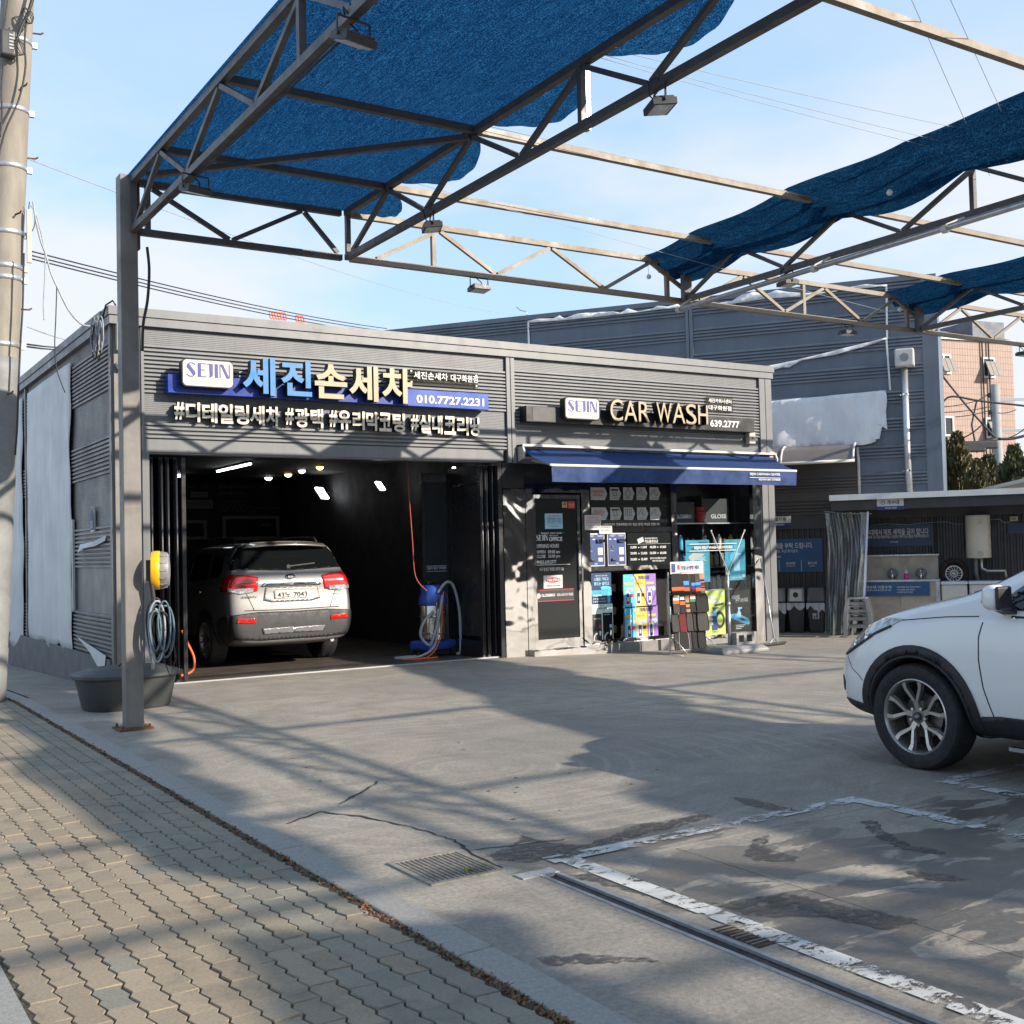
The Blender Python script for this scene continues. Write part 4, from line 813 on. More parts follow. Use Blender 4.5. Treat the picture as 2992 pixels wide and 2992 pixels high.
# window frames
W1 = (10.805, 12.50)
part('mullion', sf, St, (12.50, 12.62, F-.035, F+.05, .0, 2.949)); part('mullion', sf, St, (14.38, 14.56, F-.035, F+.05, -.1, 2.949)); part('mullion', sf, M['chrome'], (14.57, 14.603, F-.03, F+.05, -.1, 2.949))
part('rail', sf, St, (W1[0], W1[1], F-.03, F+.04, 1.865, 1.945)); part('rail', sf, St, (W1[0], W1[1], F-.03, F+.04, 1.245, 1.315)); part('rail', sf, St, (W1[0], W1[1], F-.03, F+.04, .085, .15)); part('rail', sf, St, (12.622, 14.378, F-.03, F+.04, .02, .09))
part('pane', sf, M['film'], (W1[0], W1[1], G-.005, G+.005, 1.945, 2.949)); part('pane', sf, M['pane_shop'], (W1[0], W1[1], G-.005, G+.005, .15, 1.245)); part('pane', sf, M['pane_shop'], (12.62, 14.38, G-.005, G+.005, .09, 2.949))
for k in range(10):
    x = 10.62+k*.38
    if x > 14.4: break
    part('plinth_tile', sf, mat('stone_tile', (.22, .215, .21), .45, 0, .12, 9) if k == 0 else bpy.data.materials['stone_tile'], (x+.002, min(x+.377, 14.37), F-.10 if x < 12.3 else F-.035, F+.03, -.13, .084 if x < 12.5 else .018))
# door lettering
YD = F-.010
dt = lambda s, x0, y0, x1, y1, m='white', b_=.012: ftext(s, *P1(x0, y0), *P1(x1, y1), YD, [M[m]], door, bold=b_)
dt('· happy new year ·', 335, 543, 590, 566); dt('Welcome to', 436, 570, 527, 586); dt('OFFICE', 436, 594, 572, 634, b_=.03); dt('OPENING HOURS', 309, 668, 538, 702); dt('OPEN', 311, 732, 400, 760); dt('09:00 am', 425, 730, 548, 760); dt('CLOSE', 310, 778, 400, 808); dt('22:00 pm', 427, 776, 550, 810); dt('053.639.2777', 337, 835, 512, 866, b_=.02); dt('대구 달성군 화원읍 설화로 535', 340, 908, 588, 936)
a = onY(*P1(305, 632), YD); c_ = onY(*P1(422, 572), YD); logo(a.x, a.z, c_.x-a.x, c_.z-a.z, YD-.004, M['white'], door)
a = onY(*P1(311, 883), YD); c_ = onY(*P1(653, 883), YD); part('rule', door, M['white'], (a.x, c_.x, YD-.002, YD, a.z-.005, a.z+.004))
q = MB(); q.lathe([(.022, 0), (.022, -.003)], 10, (onY(*P1(322, 848), YD).x, YD, onY(*P1(322, 850), YD).z), 'y'); q.build('phone_mark', M['white'], door)
# stickers, notices and posters: each a flat sheet of its own
def sheet(name, label, c0, c1, Y, m, cat='poster', conv=P1, group=None):
    a = onY(*conv(*c0), Y); c_ = onY(*conv(*c1), Y)
    q = MB(); q.box(a.x, c_.x, Y, Y+.003, c_.z, a.z); o = q.build(name, m); tag(o, label, cat, group)
    o.update_tag(); W, H = c_.x-a.x, a.z-c_.z
    def put(nm, mm, x0, y0, x1, y1, lift=.002, poly=None):      # fractions from the top left
        q = MB()
        if poly: q.prism([(a.x+W*x, Y-lift, a.z-H*y) for x, y in poly], (0, .0015, 0))
        else: q.box(a.x+W*x0, a.x+W*x1, Y-lift, Y-lift+.0015, a.z-H*y1, a.z-H*y0)
        return q.build(nm, mm, o)
    def wr(s, x0, y0, x1, y1, mm, lift=.005, bold=.015):
        return lettering(s, (a.x+W*(x0+x1)/2, Y-lift, a.z-H*(y0+y1)/2), XF, UP, W*(x1-x0), H*(y1-y0), [mm], o, bold=bold)
    return o, put, wr
YS = F-.010
o, pt, wr = sheet('notice', 'pale blue paper notice taped high on the shop door', (392, 352), (577, 508), YS-.002, M['paper_blue'], 'notice')
wr('무인기 운영시간 안내', .18, .12, .82, .24, M['print_red']); wr('OPEN 09:00 - 22:00', .1, .30, .9, .40, M['print_blue']); wr('카드 충전 가능', .1, .46, .9, .55, M['print_black']); wr('문의 053-639-2777', .12, .60, .9, .66, M['print_black']); wr('세진카워시센터', .25, .80, .75, .86, M['print_black'])
o, pt, wr = sheet('sticker', 'red square sticker in the top corner of the shop door', (627, 228), (702, 300), YS-.002, M['print_red'], 'sticker'); wr('에스원', .15, .3, .85, .6, M['white']); wr('SECURITY', .2, .68, .8, .78, M['white'])
o, pt, wr = sheet('sticker', 'gold square sticker left of the red sticker on the shop door', (570, 232), (622, 292), YS-.002, M['amber'], 'sticker'); pt('mark', M['print_black'], .2, .3, .8, .5)
o, pt, wr = sheet('sticker', 'white sticker with red oval emblem on the shop door', (379, 990), (577, 1115), YS-.002, M['paper'], 'sticker')
pt('oval', M['print_red'], 0, 0, 0, 0, .003, [(.5+.40*cos(k*pi/10)*(1.0), .36+.21*sin(k*pi/10)) for k in range(20)]); wr('MA·FRA', .16, .26, .84, .46, M['white'], .008, .03); wr('대한민국 공식 수입원', .14, .74, .86, .86, M['print_black'])
o, pt, wr = sheet('sticker', 'wide black sticker with pink edges low on the shop door', (281, 1140), (693, 1240), YS-.002, M['print_black'], 'sticker')
pt('edge', M['print_red'], 0, 0, 1, .05); pt('edge', M['print_red'], 0, .95, 1, 1); wr('GLOSSBRO', .18, .36, .52, .60, M['white'], bold=.03); wr('글로스브로 공식 취급점', .57, .36, .97, .60, M['white'])
pt('mark', M['white'], 0, 0, 0, 0, .003, [(.1+.06*cos(k*pi/8), .5+.22*sin(k*pi/8)) for k in range(16)])
o, pt, wr = sheet('notice', 'white paper notice taped beside the window icons', (800, 368), (972, 520), F-.036, M['paper'], 'notice')
wr('무인기 운영시간 안내', .15, .12, .85, .22, M['print_red']); wr('OPEN - 22:00', .08, .30, .92, .38, M['print_red']); wr('카드 충전 가능 안내', .08, .46, .92, .54, M['print_blue']); wr('문의 053-639-2777', .1, .66, .9, .71, M['print_black']); wr('세진카워시센터', .25, .82, .75, .87, M['print_blue'])
o, pt, wr = sheet('notice', 'small handwritten paper note stuck over the window rail', (950, 478), (1085, 560), F-.042, M['paper'], 'notice'); wr('카드 잔액은 꼭', .12, .15, .85, .32, M['print_black'], bold=0); wr('확인 하세요', .14, .45, .82, .65, M['print_black'], bold=0)
# white icon row on the window film
fl = bpy.data.objects.new('window_icons', None); COL.objects.link(fl); fl.parent = cw
YF = G-.008
def arrow(x0, y0, x1, y1, cap, red):
    a = onY(*P1(x0, y0), YF); c_ = onY(*P1(x1, y1), YF); w, h = c_.x-a.x, a.z-c_.z; tip = .05
    q = MB(); q.prism([(a.x, YF, a.z), (c_.x-tip, YF, a.z), (c_.x, YF, a.z-h/2), (c_.x-tip, YF, c_.z), (a.x, YF, c_.z)], (0, .002, 0)); q.build('icon_tile', M['print_grey'], fl)
    if red:
        lettering(red[0], (a.x+w*.44, YF-.003, a.z-h*.35), XF, UP, w*.6, h*.24, [M['print_red']], fl, bold=.02); lettering(red[1], (a.x+w*.44, YF-.003, a.z-h*.63), XF, UP, w*.55, h*.18, [M['print_red']], fl, bold=.02)
        return
    q = MB(); cx, cz = a.x+w*.42, a.z-h*.42; k = cap % 4; Y_ = YF-.003
    if k == 0:
        q.bar((cx-.07, Y_, cz+.045), (cx+.07, Y_, cz+.045), .003, .03); q.bar((cx-.04, Y_, cz+.02), (cx-.02, Y_, cz-.06), .003, .008); q.bar((cx+.02, Y_, cz+.02), (cx+.05, Y_, cz-.04), .003, .008); q.bar((cx-.02, Y_, cz-.06), (cx+.05, Y_, cz-.04), .003, .008)
    elif k == 1:
        q.tube([(cx+.05*cos(j*pi/6), Y_, cz-.02+.06*sin(j*pi/6)) for j in range(13)], .004, 4); q.bar((cx, Y_, cz+.04), (cx+.01, Y_, cz+.09), .003, .01)
    elif k == 2:
        for d in (0, .03, .06, .09): q.bar((cx-.06+d*1.3, Y_, cz-.05), (cx-.06+d*1.3, Y_, cz+.05), .003, .006)
        q.bar((cx-.07, Y_, cz+.055), (cx+.07, Y_, cz+.055), .003, .006); q.bar((cx-.07, Y_, cz-.055), (cx+.07, Y_, cz-.055), .003, .006)
    else:
        q.tube([(cx-.08, Y_, cz-.05), (cx-.04, Y_, cz+.01), (cx, Y_, cz+.06), (cx+.03, Y_, cz+.02), (cx, Y_, cz-.01), (cx+.04, Y_, cz-.05), (cx+.08, Y_, cz-.02)], .004, 4)
    q.build('icon', M['print_black'], fl)
    lettering('사용방법', (a.x+w*.42, YF-.003, c_.z+h*.13), XF, UP, w*.5, h*.09, [M['print_black']], fl)
for x0, x1, cap, red in [(862, 1035, 0, ('신규고객', '(카드발급)')), (1058, 1177, 0, None), (1196, 1313, 1, None), (1332, 1447, 3, None), (1466, 1581, 3, None)]: arrow(x0, 84, x1, 214, cap, red)
for x0, x1, cap, red in [(870, 1045, 0, ('카드소지시', '(재충전)')), (1064, 1186, 0, None), (1202, 1321, 2, None), (1338, 1455, 3, None), (1472, 1589, 3, None)]: arrow(x0, 290, x1, 416, cap, red)
ftext('셀프세차 이용방법', *P1(870, 0), *P1(1180, 32), YF, [M['print_grey']], fl, bold=.01); ftext('선불충전카드 전용매장입니다. 현금 (동전) 투입은 안됩니다.', *P1(982, 453), *P1(1575, 482), YF, [M['white']], fl, bold=.012)
# charging kiosks
for i, (x0, x1) in enumerate(((815, 1012), (1033, 1229))):
    k = thing('card_kiosk', ['left of two dark blue card charging kiosks in the shop window', 'right of two dark blue card charging kiosks in the shop window'][i], 'kiosk', (0, 0, 0), 0, 'card charging kiosks in the window')
    Y = F-.02; a = onY(*P1(x0, 565), Y); c_ = onY(*P1(x1, 912), Y); x_, X_ = a.x, c_.x; zt, zb = 1.855, 1.325; w, h = X_-x_, zt-zb
    part('bezel', k, M['zinc'], (x_, X_, Y, F+.035, zb, zt)); part('face', k, M['print_blue'], (x_+.015, X_-.015, Y-.006, Y-.001, zb+.02, zt-.02))
    for fx, fz, fw, fh, mm in [(.08, .80, .12, .03, 'white'), (.34, .80, .12, .03, 'white')]: part('label_strip', k, M[mm], (x_+fx*w, x_+(fx+fw)*w, Y-.009, Y-.0065, zb+fz*h, zb+(fz+fh)*h))
    part('card_slot', k, M['chrome'], (x_+.56*w, x_+.92*w, Y-.05, Y-.007, zb+.72*h, zb+.82*h), bev=.008); part('screen', k, M['paper'], (x_+.60*w, x_+.88*w, Y-.012, Y-.007, zb+.34*h, zb+.56*h), bev=.004)
    part('button', k, M['leaf_green'], (x_+.20*w, x_+.30*w, Y-.02, Y-.007, zb+.55*h, zb+.61*h), bev=.008); part('dispenser', k, M['dark_plastic'], (x_+.18*w, x_+.42*w, Y-.035, Y-.007, zb+.15*h, zb+.23*h), bev=.01); part('code_plate', k, M['print_grey'], (x_+.62*w, x_+.86*w, Y-.010, Y-.007, zb+.14*h, zb+.26*h))
    lettering('카드발급기', (x_+.26*w, Y-.009, zt-.045), XF, UP, .3*w, .025, [M['white']], k, bold=.02); lettering('카드충전기', (x_+.74*w, Y-.009, zt-.045), XF, UP, .3*w, .025, [M['white']], k, bold=.02); lettering('카드투입', (x_+.2*w, Y-.009, zb+.46*h), XF, UP, .2*w, .018, [M['white']], k); lettering('NSA', (x_+.5*w, Y-.009, zb+.075*h), XF, UP, .16*w, .022, [M['white']], k, bold=.03)
pb2 = part('price_panel', cw, M['film'], (onY(*P1(1237, 700), F).x, 12.495, F-.01, F+.03, 1.318, 1.862))
for s, x0, y0, x1, y1 in [('카드충전안내', 1418, 622, 1552, 656), ('셀프세차장을 이용해 주셔서', 1418, 600, 1548, 614), ('10,000', 1272, 688, 1335, 714), ('11,000', 1378, 686, 1440, 712), ('40,000', 1470, 685, 1535, 711), ('47,000', 1572, 684, 1637, 710), ('20,000', 1272, 749, 1337, 775), ('23,000', 1378, 748, 1444, 774), ('50,000', 1470, 746, 1536, 772), ('60,000', 1575, 744, 1641, 770), ('30,000', 1272, 811, 1339, 837), ('35,000', 1380, 809, 1446, 835), ('충전하신 카드는 환불이 되지 않으며', 1473, 803, 1637, 817), ('사용기한 없습니다', 1492, 830, 1620, 844), ('●', 1350, 695, 1362, 707), ('●', 1546, 691, 1558, 703), ('●', 1352, 757, 1364, 769), ('●', 1548, 752, 1560, 764), ('●', 1354, 818, 1366, 830)]: ftext(s, *P1(x0, y0), *P1(x1, y1), F-.014, [M['white']], pb2, bold=.018)
a = onY(*P1(1240, 668), F-.012); part('rule', pb2, M['print_grey'], (a.x, 12.48, F-.013, F-.011, a.z-.004, a.z))
q = MB(); p = onY(*P1(1376, 628), F-.014); q.bar(p-Vector((.06, 0, .02)), p+Vector((.06, 0, .02)), .003, .08); q.build('card_mark', M['print_grey'], pb2)
# posters behind the lower panes
YP = F-.0
def spray(x, w, y0, y1): return [(x-w*.28, y0), (x+w*.5, y0), (x+w*.5, y0+.03), (x+w*.14, y0+.045), (x+w*.14, y0+.09), (x+w*.30, y0+.13), (x+w*.32, y1), (x-w*.32, y1), (x-w*.30, y0+.13), (x-w*.12, y0+.09), (x-w*.12, y0+.05)]
YP = G-.010
for i, (y0, y1) in enumerate(((980, 1305), (1312, 1636))):
    o, pt, wr = sheet('product_poster', ['upper three colour spray bottle poster in the lower shop window', 'lower three colour spray bottle poster in the lower shop window'][i], (1196+i*14, y0), (1538+i*20, y1), YP, M['print_cyan'], 'poster', group='three colour product posters')
    pt('band', M['print_yellow'], .34, 0, .67, 1, .002); pt('band', M['print_purple'], .67, 0, 1, 1, .002)
    wr('크리스탈', .44, .05, .80, .17, M['print_blue'], .008, .035); wr('코팅제', .20, .07, .43, .16, M['white'], .008, .03)
    for k, (cx, m_) in enumerate(((.15, 'print_blue'), (.48, 'print_blue'), (.82, 'print_purple'))):
        pt('label_strip', M['print_yellow' if k != 1 else 'amber'], cx-.12, .25, cx+.12, .31, .004)
        pt('bottle_outline', M['white'], 0, 0, 0, 0, .004, spray(cx-.03, .22, .40, .92)); pt('bottle', M['print_blue'], 0, 0, 0, 0, .006, [(cx-.03+.045*c1, yy) for c1, yy in ((-1, .56), (1, .56), (1, .88), (-1, .88))]); pt('bottle_label', M['white'], cx-.055, .68, cx-.005, .80, .008)
        pt('disc', M['paper_blue'], 0, 0, 0, 0, .005, [(cx+.10+.06*cos(j*pi/7), .45+.07*sin(j*pi/7)) for j in range(14)]); pt('car_mark', M[['print_red', 'print_black', 'print_purple'][k]], cx+.06, .58, cx+.15, .68, .005)
o, pt, wr = sheet('product_poster', 'dark blue poster with a car and spray bottle in the lower shop window', (866, 962), (1080, 1280), YP, M['print_navy'], 'poster')
pt('glow', M['print_teal'], .0, .55, 1, .72); wr('스템은 가리고', .12, .15, .86, .26, M['paper_blue'], .007, .025); wr('광도는 살리고', .12, .29, .88, .40, M['paper_blue'], .007, .025); wr('셀프세차의 새로운 기준', .2, .08, .8, .12, M['white']); wr('광택, 발수, 코팅까지', .06, .79, .72, .85, M['white']); wr('손쉽게 한번에 완성', .06, .88, .72, .93, M['white'])
pt('car', M['print_cyan'], 0, 0, 0, 0, .004, [(.45, .46), (.6, .42), (.85, .43), (.98, .48), (.98, .54), (.5, .54)]); pt('bottle', M['print_cyan'], 0, 0, 0, 0, .006, spray(.85, .22, .50, .95)); pt('label_strip', M['paper_blue'], .06, .69, .5, .74, .006)
o, pt, wr = sheet('product_poster', 'pale mint poster with two tyre pictures in the lower shop window', (868, 1288), (1098, 1655), YP-.004, M['print_mint'], 'poster')
pt('picture', M['print_black'], .03, .26, .47, .99); pt('picture', M['film'], .52, .24, .97, .99); wr('폼샤 타이어 광택제', .28, .09, .74, .14, M['print_black']); wr('품샤', .4, .03, .6, .05, M['print_black']); wr('디테일러 글로스', .56, .27, .86, .30, M['white'], .006); wr('디테일러 코팅', .10, .37, .40, .41, M['white'], .006)
for cx, m_ in ((.38, 'print_red'), (.88, 'paper_blue')):
    pt('bottle', M['print_black'], cx-.06, .64, cx+.06, .88, .006); pt('cap', M[m_], cx-.05, .56, cx+.05, .64, .006); pt('bottle_label', M['white'], cx-.04, .72, cx+.04, .84, .008)
    pt('tyre', M['print_grey'], 0, 0, 0, 0, .0035, [(cx-.32+.02, .98), (cx-.30, .86), (cx-.22, .78), (cx-.12, .76), (cx-.12, .80), (cx-.2, .82), (cx-.25, .88), (cx-.26, .98)])
o, pt, wr = sheet('product_poster', 'left pale teal product poster behind the large shop window', (367, 712), (628, 1142), G+.012, M['print_teal'], 'poster', P2); pt('bottle', M['paper_blue'], 0, 0, 0, 0, .004, spray(.62, .4, .40, .9)); wr('NEW PRODUCT', .55, .04, .95, .07, M['print_navy']); pt('splash', M['paper'], 0, 0, 0, 0, .003, [(.1, .4), (.3, .3), (.8, .33), (.6, .42), (.9, .5), (.5, .47), (.2, .5)])
o, pt, wr = sheet('product_poster', 'right teal poster with white spray bottle behind the large shop window', (775, 703), (1000, 1122), G+.012, M['print_teal'], 'poster', P2); pt('halo', M['print_cyan'], 0, 0, 0, 0, .003, [(.52+.30*cos(j*pi/9), .45+.15*sin(j*pi/9)) for j in range(18)]); pt('bottle', M['paper_blue'], 0, 0, 0, 0, .005, spray(.55, .5, .34, .78)); wr('세차용품 추천', .45, .15, .95, .20, M['paper_blue']); wr('MADE IN KOREA', .3, .92, .8, .95, M['white']); pt('code_plate', M['paper'], .83, .87, .95, .93)
o, pt, wr = sheet('product_poster', 'lime green poster with a tyre and blue bottle in the large shop window', (568, 1240), (790, 1688), G-.010, M['print_green'], 'poster', P2)
wr('funky', .06, .09, .68, .20, M['white'], .007, .03); wr('black', .16, .19, .78, .28, M['white'], .007, .03); pt('label_strip', M['print_black'], 0, 0, 0, 0, .003, [(.48, .32), (.92, .28), (.92, .33), (.48, .37)])
pt('tyre', M['print_black'], 0, 0, 0, 0, .003, [(.70+.26*cos(j*pi/12), .67+.20*sin(j*pi/12)) for j in range(24)]); pt('rim', M['print_green'], 0, 0, 0, 0, .0045, [(.72+.15*cos(j*pi/10), .67+.12*sin(j*pi/10)) for j in range(20)]); pt('bottle', M['print_blue'], 0, 0, 0, 0, .006, spray(.45, .42, .38, .90)); pt('bottle_top', M['print_cyan'], .36, .46, .54, .58, .008)
for k in range(3): pt('label_strip', M['paper'], .10, .52+k*.10, .36, .575+k*.10, .008)
pt('code_plate', M['paper'], .80, .05, .92, .11); wr('FORMULA', .30, .92, .62, .95, M['print_black'])
o, pt, wr = sheet('product_poster', 'black poster with a glowing blue car in the large shop window', (820, 1232), (1050, 1655), G+.012, M['film'], 'poster', P2)
pt('car', M['print_cyan'], 0, 0, 0, 0, .003, [(.02, .58), (.3, .56), (.6, .62), (.9, .70), (.98, .80), (.9, .85), (.5, .78), (.05, .66)]); pt('car_window', M['film'], 0, 0, 0, 0, .0045, [(.42, .67), (.62, .68), (.82, .75), (.60, .74)]); pt('bottle', M['paper_blue'], 0, 0, 0, 0, .006, spray(.45, .3, .42, .64)); wr('네임네임', .12, .12, .5, .22, M['white'], .006, 0); wr('손이 닿는대로', .30, .20, .9, .30, M['white'], .006, 0)
for k in range(3): pt('label_strip', M['white'], .28, .84+k*.04, .75-.1*k, .855+k*.04, .006)
gw2 = bpy.data.objects.new('window_lettering', None); COL.objects.link(gw2); gw2.parent = cw
ftext('SEJIN SELF WASH 24 HOURS', *P2(458, 775), *P2(858, 802), F-.0, [M['white']], gw2, bold=.02)
for y in (752, 824): a = onY(*P2(410, y), F); c_ = onY(*P2(905, y), F); part('rule', gw2, M['white'], (a.x, c_.x, F-.002, F, a.z-.005, a.z+.005))
# shelves with stock behind the panes
sh = thing('display_shelf', 'black display shelf with car care bottles behind the large shop window', 'shelf', (0, 0, 0))
part('back_panel', sh, M['shelf'], (12.66, 14.82, 15.455, 15.475, .02, 2.7))
for x in (12.66, 13.52, 14.30, 14.78): part('upright', sh, M['shelf'], (x, x+.04, 15.05, 15.45, .02, 2.5))
for z in (.35, .85, 1.25, 1.55, 2.02): part('shelf_board', sh, M['shelf'], (12.70, 14.78, 15.03, 15.45, z-.025, z)); part('shelf_edge', sh, M['zinc'], (12.70, 14.78, 15.022, 15.029, z-.022, z-.003))
bcol = ['print_black', 'print_grey', 'white', 'print_cyan', 'orange', 'paper_blue', 'white_plastic', 'print_teal', 'print_yellow']
bl = ['black', 'grey', 'white', 'cyan', 'orange', 'pale blue', 'off white', 'teal', 'yellow']
protos = {}
def bottle(kind, mname):
    key = (kind, mname)
    if key in protos: return protos[key]
    q = MB()
    if kind == 0: q.lathe([(.036, 0), (.038, .02), (.038, .13), (.02, .165), (.015, .18), (.015, .21)], 12)
    elif kind == 1:
        q.lathe([(.04, 0), (.042, .02), (.042, .14), (.015, .19), (.013, .21)], 12); q.box(-.055, .02, -.012, .012, .21, .24); q.box(-.05, -.04, -.008, .008, .17, .21)
    elif kind == 2: q.lathe([(.045, 0), (.047, .02), (.047, .20), (.02, .235), (.02, .26)], 12)
    else: q.box(-.04, .04, -.03, .03, 0, .17); q.lathe([(.014, .17), (.014, .2)], 8)
    protos[key] = (q.mesh('bottle', M[mname], 40)); return protos[key]
nb = 0
rowname = {1.55: 'the upper shelf', .35: 'the bottom shelf', .85: 'the lower shelf', 1.25: 'the middle shelf', 2.02: 'the top shelf'}
ordn = ['first', 'second', 'third', 'fourth', 'fifth', 'sixth', 'seventh', 'eighth', 'ninth', 'tenth', 'eleventh', 'twelfth', 'thirteenth', 'fourteenth', 'fifteenth', 'sixteenth', 'seventeenth', 'eighteenth']
for z in (.35, .85, 1.25, 1.55):
    x = 12.80; i = 0
    while x < 14.7:
        if not (13.45 < x < 13.60):
            ci = random.randrange(len(bcol)); o = link('bottle', bottle(random.randrange(4), bcol[ci]), None, (x, 15.13+random.random()*.06, z+.001)); o.rotation_euler[2] = random.random()*.6
            tag(o, '%s car care bottle, %s from the left on %s in the window' % (bl[ci], ordn[i], rowname[z]), 'bottle', 'bottles on the display shelf'); i += 1
        x += random.uniform(.12, .17)
for i, (x, m_, w_, s) in enumerate(((13.05, 'film', .62, 'GLOSSBRO'), (13.86, 'film', .62, 'GLOSS'))):
    q = MB(); q.box(-w_/2, w_/2, -.16, .16, 0, .42 if i else .36); o = q.build('display_box', M['print_black'], None, loc=(x, 15.22, 2.021)); tag(o, ['left black box with slanted white lettering on the top shelf', 'right black box with slanted white lettering on the top shelf'][i], 'box', 'black boxes on the top shelf')
    lettering(s, (x+.05, 15.05, 2.13), XF, UP, .36, .075, [M['white']], o, bold=.03)
for k in range(3):
    q = MB(); q.lathe([(.08, 0), (.115, .085), (.125, .088), (.125, .10), (.105, .10), (.075, .012)], 18, cap=False); q.lathe([(.078, .004), (.001, .004)], 18, cap=False); o = q.build('bucket', M['red_plastic'], None, 40, loc=(13.53, 15.14, 2.021+k*.088)); tag(o, ['lowest', 'middle', 'topmost'][k]+' of three stacked red buckets in the shop window', 'bucket', 'stacked red buckets')
# low wooden shelf behind the lower left window
for k, z in enumerate((.22, .52, .90)):
    q = MB(); q.box(10.86, 11.5, 14.95, 15.25, z, z+.12); o = q.build('carton', M['box_card']); tag(o, 'cardboard carton on the '+['floor level', 'middle', 'upper'][k]+' row behind the lower shop window', 'carton', 'cartons behind the lower window')
q = MB(); q.box(12.0, 12.45, 14.95, 15.3, .05, .5); o = q.build('mat_pile', M['dark_plastic']); tag(o, 'dark pile of folded mats at the right of the lower shop window', 'mats')
# ------------------------------------------------------------------ floor mat display rack
ra = onZ(1962, 1900, -.07); RY = 13.72
RX0, RX1 = onY(1958, 1800, RY).x, onY(2053, 1790, RY).x
rk = thing('mat_rack', 'wire display rack hung with sample car mats outside the shop', 'rack', (0, 0, 0))
zb0 = gz(12, RY)
q = MB()
for x in (RX0, RX1): q.tube([(x, RY+.02, zb0+.03), (x, RY+.02, zb0+1.30)], .013, 8); q.tube([(x-.02, RY-.30, zb0+.015), (x+.0, RY+.30, zb0+.015)], .012, 6)
q.build('frame', M['white_plastic'], rk, True)
for z in (.30, .62, .95, 1.22):
    q = MB(); q.tube([(RX0, RY+.01, zb0+z), (RX1, RY+.01, zb0+z)], .008, 6); q.build('crossbar', M['zinc'], rk)
for x in (RX0, RX1): q = MB(); q.tube([(x, RY, zb0+.28), (x+.05, RY-.12, zb0+.20), (x+.12, RY-.25, zb0+.03)], .008, 6); q.build('brace', M['zinc'], rk, True)
a = onY(*P2(208, 938), RY-.02); c_ = onY(*P2(550, 1055), RY-.02)
hd = part('header_card', rk, M['paper'], (a.x, c_.x, RY-.02, RY-.012, c_.z, a.z))
lettering('코일·순정형 매트', ((a.x+c_.x)/2+.07, RY-.024, (a.z+c_.z)/2-.0), XF, UP, (c_.x-a.x)*.58, .07, [M['print_blue']], rk, bold=.03)
lettering('맞춤제작 가능 문의', ((a.x+c_.x)/2+.03, RY-.024, c_.z+.025), XF, UP, (c_.x-a.x)*.5, .02, [M['print_red']], rk)
part('header_mark', rk, M['print_blue'], (a.x+.02, a.x+.10, RY-.0225, RY-.0205, c_.z+.03, a.z-.03)); part('header_mark', rk, M['print_red'], (a.x+.14, a.x+.19, RY-.0225, RY-.0205, c_.z+.07, a.z-.05))
M['mat_black'] = mat('mat_black', (.022, .021, .021), .95, 0, .2, 60, bump=.4, bscale=200); M['mat_grey'] = mat('mat_coil_grey', (.10, .095, .09), .95, 0, .6, 90, col2=(.02, .02, .02), bump=.8, bscale=160)
M['mat_brown'] = mat('mat_brown', (.07, .055, .045), .95, 0, .4, 90, bump=.8, bscale=160); M['mat_red'] = mat('mat_red', (.20, .025, .03), .95, 0, .4, 90, bump=.8, bscale=160)
M['mat_tan'] = mat('mat_tan', (.36, .21, .12), .9, 0, .1, 40); M['mat_orange'] = mat('mat_orange', (.72, .12, .03), .9, 0, .05, 40); M['mat_green'] = mat('mat_green', (.04, .22, .05), .9, 0, .05, 40); M['mat_blue'] = mat('mat_blue', (.06, .25, .62), .9, 0, .05, 40); M['mat_white'] = mat('mat_white', (.68, .67, .66), .9, 0, .05, 40); M['mat_navy'] = mat('mat_navy', (.02, .04, .16), .9, 0, .05, 40)
